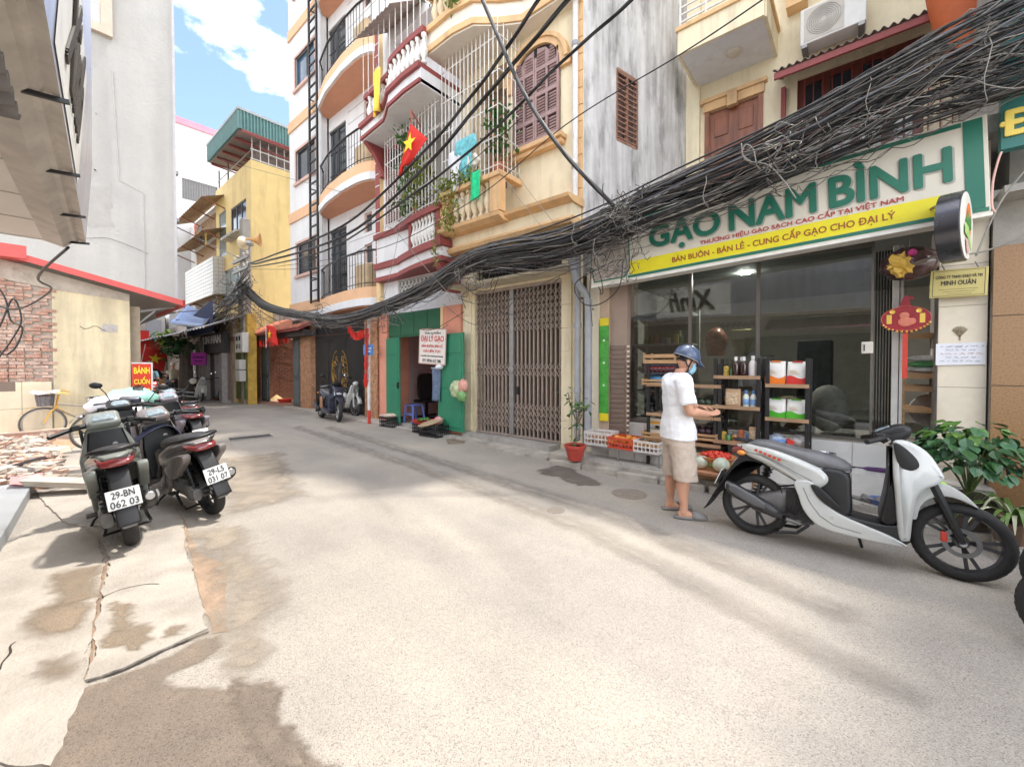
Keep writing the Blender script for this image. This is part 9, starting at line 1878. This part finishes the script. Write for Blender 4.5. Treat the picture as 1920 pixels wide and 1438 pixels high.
cable('black loop hanging before the grey pipe at the sign corner', [P(1150, 490, 5.1), P(1080, 530, 5.1), P(1092, 568, 5.1), P(1125, 570, 5.1), P(1160, 540, 5.1), P(1168, 490, 5.1)], .008)
cable('pale wire dropping from the bundle over the letter A', [P(1390, 270, 4.95), P(1398, 300, 4.95), P(1440, 310, 4.95), P(1470, 340, 4.95), P(1492, 372, 4.95)], .007, cable_w)
cable('pale wire ring standing above the bundle by the door', [P(1410, 305, 4.9), P(1392, 290, 4.9), P(1398, 272, 4.9), P(1412, 280, 4.9), P(1418, 308, 4.9)], .006, cable_w)
cable('grey drooping cable under the bundle left of the pipe', [P(870, 500, 5.2), P(930, 500, 5.2), P(1000, 508, 5.2), P(1080, 495, 5.2), P(1110, 470, 5.2)], .011, cable_g)
for i, (a, b, c) in enumerate((((880, 545), (960, 590), (1050, 520)), ((830, 570), (900, 610), (985, 545)), ((860, 560), (910, 570), (935, 520)), ((905, 590), (960, 560), (1075, 505)), ((750, 590), (800, 620), (870, 585)))):
 cable(['thin wire sagging across the folding gate top, longest', 'thin wire sagging left of the folding gate centre', 'short wire loop by the salmon pillar', 'thin wire rising to the pipe over the gate', 'thin wire loop under the bundle by the green transom'][i], [P(*a, 5.2), P(*b, 5.25), P(*c, 5.2)], .006, cable_g if i % 2 else cable_m)
cable('dark wire with a plug dangling beside the grey pipes', [P(1108, 500, 5.6), P(1106, 560, 5.6), P(1111, 612, 5.6)], .005)
def over(label, pts, r, wind=3): return cable(label, pts, r, cable_m, 'thick twisted cables over the road', 10, wind)
top = [Vector((pxp, pyp-.2, 5.35)), ]
over('thick twisted cable crossing over the road, uppermost', [P(466, 494, 5.42), P(500, 483, 5.4), P(640, 425, 5.3), P(780, 300, 5.0), P(900, 160, 4.7), P(1010, 0, 4.4), P(1100, -140, 4.1)], .014)
over('thick twisted cable crossing over the road, second down', [P(466, 494, 5.42), P(490, 492, 5.4), P(640, 445, 5.3), P(780, 330, 5.0), P(920, 170, 4.7), P(1065, 0, 4.4), P(1180, -140, 4.1)], .016)
over('twisted cable meeting the balcony corner over the road', [P(466, 494, 5.42), P(480, 500, 5.4), P(610, 470, 5.3), P(760, 375, 5.1), P(906, 262, 4.8), P(1050, 120, 4.6), P(1185, 0, 4.4), P(1300, -120, 4.2)], .011)
cable('single thin cable rising past the shutters to the upper right', [P(520, 500, 5.4), P(700, 470, 5.3), P(880, 380, 5.1), P(1060, 235, 4.9), P(1280, 100, 4.7), P(1430, 0, 4.5), P(1560, -90, 4.4)], .008)
over('heavy cable hanging down from the top of the picture to the bundle', [P(880, -60, 4.2), P(930, 60, 4.4), P(985, 180, 4.6), P(1060, 290, 4.8), P(1150, 385, 5.0)], .019, 4)
for i, (dz, lab) in enumerate(((0, 'straight thick cable running just above the bundle, upper'), (14, 'straight thick cable running just above the bundle, lower'))): cable(lab, [P(820, 492+dz, 5.3), P(1060, 414+dz, 5.15), P(1280, 312+dz, 5.1), P(1472, 222+dz, 5.05), P(1700, 104+dz, 5.0), P(1930, -16+dz, 5.0)], .011)
cable('thin cable crossing in front of the white apartment house, lower', [P(470, 505, 5.45), P(600, 500, 5.3), P(720, 440, 5.0), P(830, 350, 4.8), P(980, 220, 4.6)], .007)
cable('wire from the tall grey wall to the concrete pole', [Vector((TXw+.1, V(176, 320, TXw)[0], V(176, 320, TXw)[1])), P(330, 425, 5.0), P(460, 490, 5.4)], .014)
cable('faint wire from the tall grey wall towards the ochre house', [Vector((TXw+.1, V(178, 215, TXw)[0], V(178, 215, TXw)[1])), P(330, 275, 5.2), P(470, 315, 5.5), P(640, 360, 5.9)], .006, cable_g)
cable('dark cable hanging from the canopy end down to the brick wall', [Vector((-6.4, .3, 2.75)), Vector((-7.5, .1, 2.55)), Vector((*V(95, 545, -9.5)[:0], -9.5, V(95, 545, -9.5)[0], V(95, 545, -9.5)[1])), Vector((-11, V(30, 580, -11)[0], V(30, 580, -11)[1])), Vector((-12, V(-40, 560, -12)[0], V(-40, 560, -12)[1]))], .014)
cb = [Vector((-12, V(a, b, -12)[0], V(a, b, -12)[1])) for a, b in ((-10, 530), (10, 560), (20, 600), (42, 615), (30, 650), (8, 665), (-10, 640), (5, 600), (25, 560), (40, 600), (20, 640), (-10, 680))]
cable('tangle of dark cable loops against the bare brick wall', cb, .014)
x_ = -12; t_ = thing('hanging_tag', 'small dark sign plate hanging before the cream panel', 'sign', (x_, V(13, 725, x_)[0], V(13, 725, x_)[1])); MB().box(-.01, .01, -.09, .1, -.09, .09).build('plate', mat('tag_brown', (.2, .15, .12), .7), t_); MB().tube([(0, .02, .09), (0, .03, .6)], .004, 4).build('wire', blackm, t_)
for i, (a, b) in enumerate((((463, 570), (330, 600)), ((463, 580), (345, 640)), ((463, 560), (338, 585)), ((463, 590), (300, 650)))):
 cable(['wire fanning from the pole to the tarpaulin corner', 'wire fanning from the pole to the tan shop', 'wire fanning from the pole to the old house awning', 'lowest wire fanning from the pole down the lane'][i], [P(*a, 5.4), P((a[0]+b[0])/2, (a[1]+b[1])/2+6, 5.2), P(*b, 4.6)], .02, cable_g)
bb = knot(Vector((pxp, pyp-.25, 3.6)), 50, .45, .009, (1, 1, 2));
for q, mm in zip(bb, (cable_m, cable_g, cable_w)): q.build('pole_tangle', mm, bun, smooth=True, kind='stuff')
bb = knot(Vector((pxp+.3, pyp-.2, 4.5)), 34, .3, .009, (1, 2))
for q, mm in zip(bb, (cable_m, cable_g, cable_w)): q.build('pole_tangle', mm, bun, smooth=True, kind='stuff')
m = MB()
for k in range(26):
 a = Vector((pxp+random.uniform(-.3, .3), pyp-.2+random.uniform(-.15, .1), random.uniform(4.3, 5.3))); b = Vector((pxp+random.uniform(-3.5, 3.5), pyp+random.uniform(-.6, .5), random.uniform(2.7, 3.5)))
 m.tube(catmull([a, (a+b)/2-Vector((0, 0, random.uniform(.05, .4))), b], 5), .009, 4)
m.build('fan_of_wires', cable_g, bun, smooth=True, kind='stuff')
m = MB()
for k in range(14):
 a = P(463+random.uniform(-5, 8), random.uniform(500, 540), 5.3); b = P(random.uniform(340, 400), random.uniform(590, 640), 5.0); m.tube(catmull([a, (a+b)/2-Vector((0, 0, .2)), b], 5), .013, 4)
m.build('lane_wires', cable_m, bun, smooth=True, kind='stuff')
for i, (a, b) in enumerate((((950, 300), (1040, 420)), ((935, 320), (1020, 430)), ((740, 430), (850, 560)), ((760, 340), (720, 560)))):
 cable(['pale thin wire from the cage corner to the bundle, first', 'pale thin wire from the cage corner to the bundle, second', 'pale thin wire across the white balcony panel', 'thin drop wire beside the maroon corner band'][i], [P(*a, 5.3), P((a[0]+b[0])/2+4, (a[1]+b[1])/2+8, 5.25), P(*b, 5.2)], .005, cable_w)
cable('pink wire hanging at the right end of the shop sign', [P(1878, 285, 5.3), P(1872, 300, 5.3), P(1862, 340, 5.3), P(1860, 385, 5.3), P(1866, 398, 5.3)], .008, mat('pink_wire', (.7, .42, .36), .6)); cable('pale wire curving over the granite wall', [P(1830, 480, 5.4), P(1870, 390, 5.4), P(1905, 340, 5.4), P(1940, 300, 5.4)], .008, cable_w); cable('grey wire from the round sign to the granite wall', [P(1810, 478, 5.4), P(1850, 470, 5.4), P(1890, 455, 5.4), P(1940, 430, 5.4)], .008, cable_w)
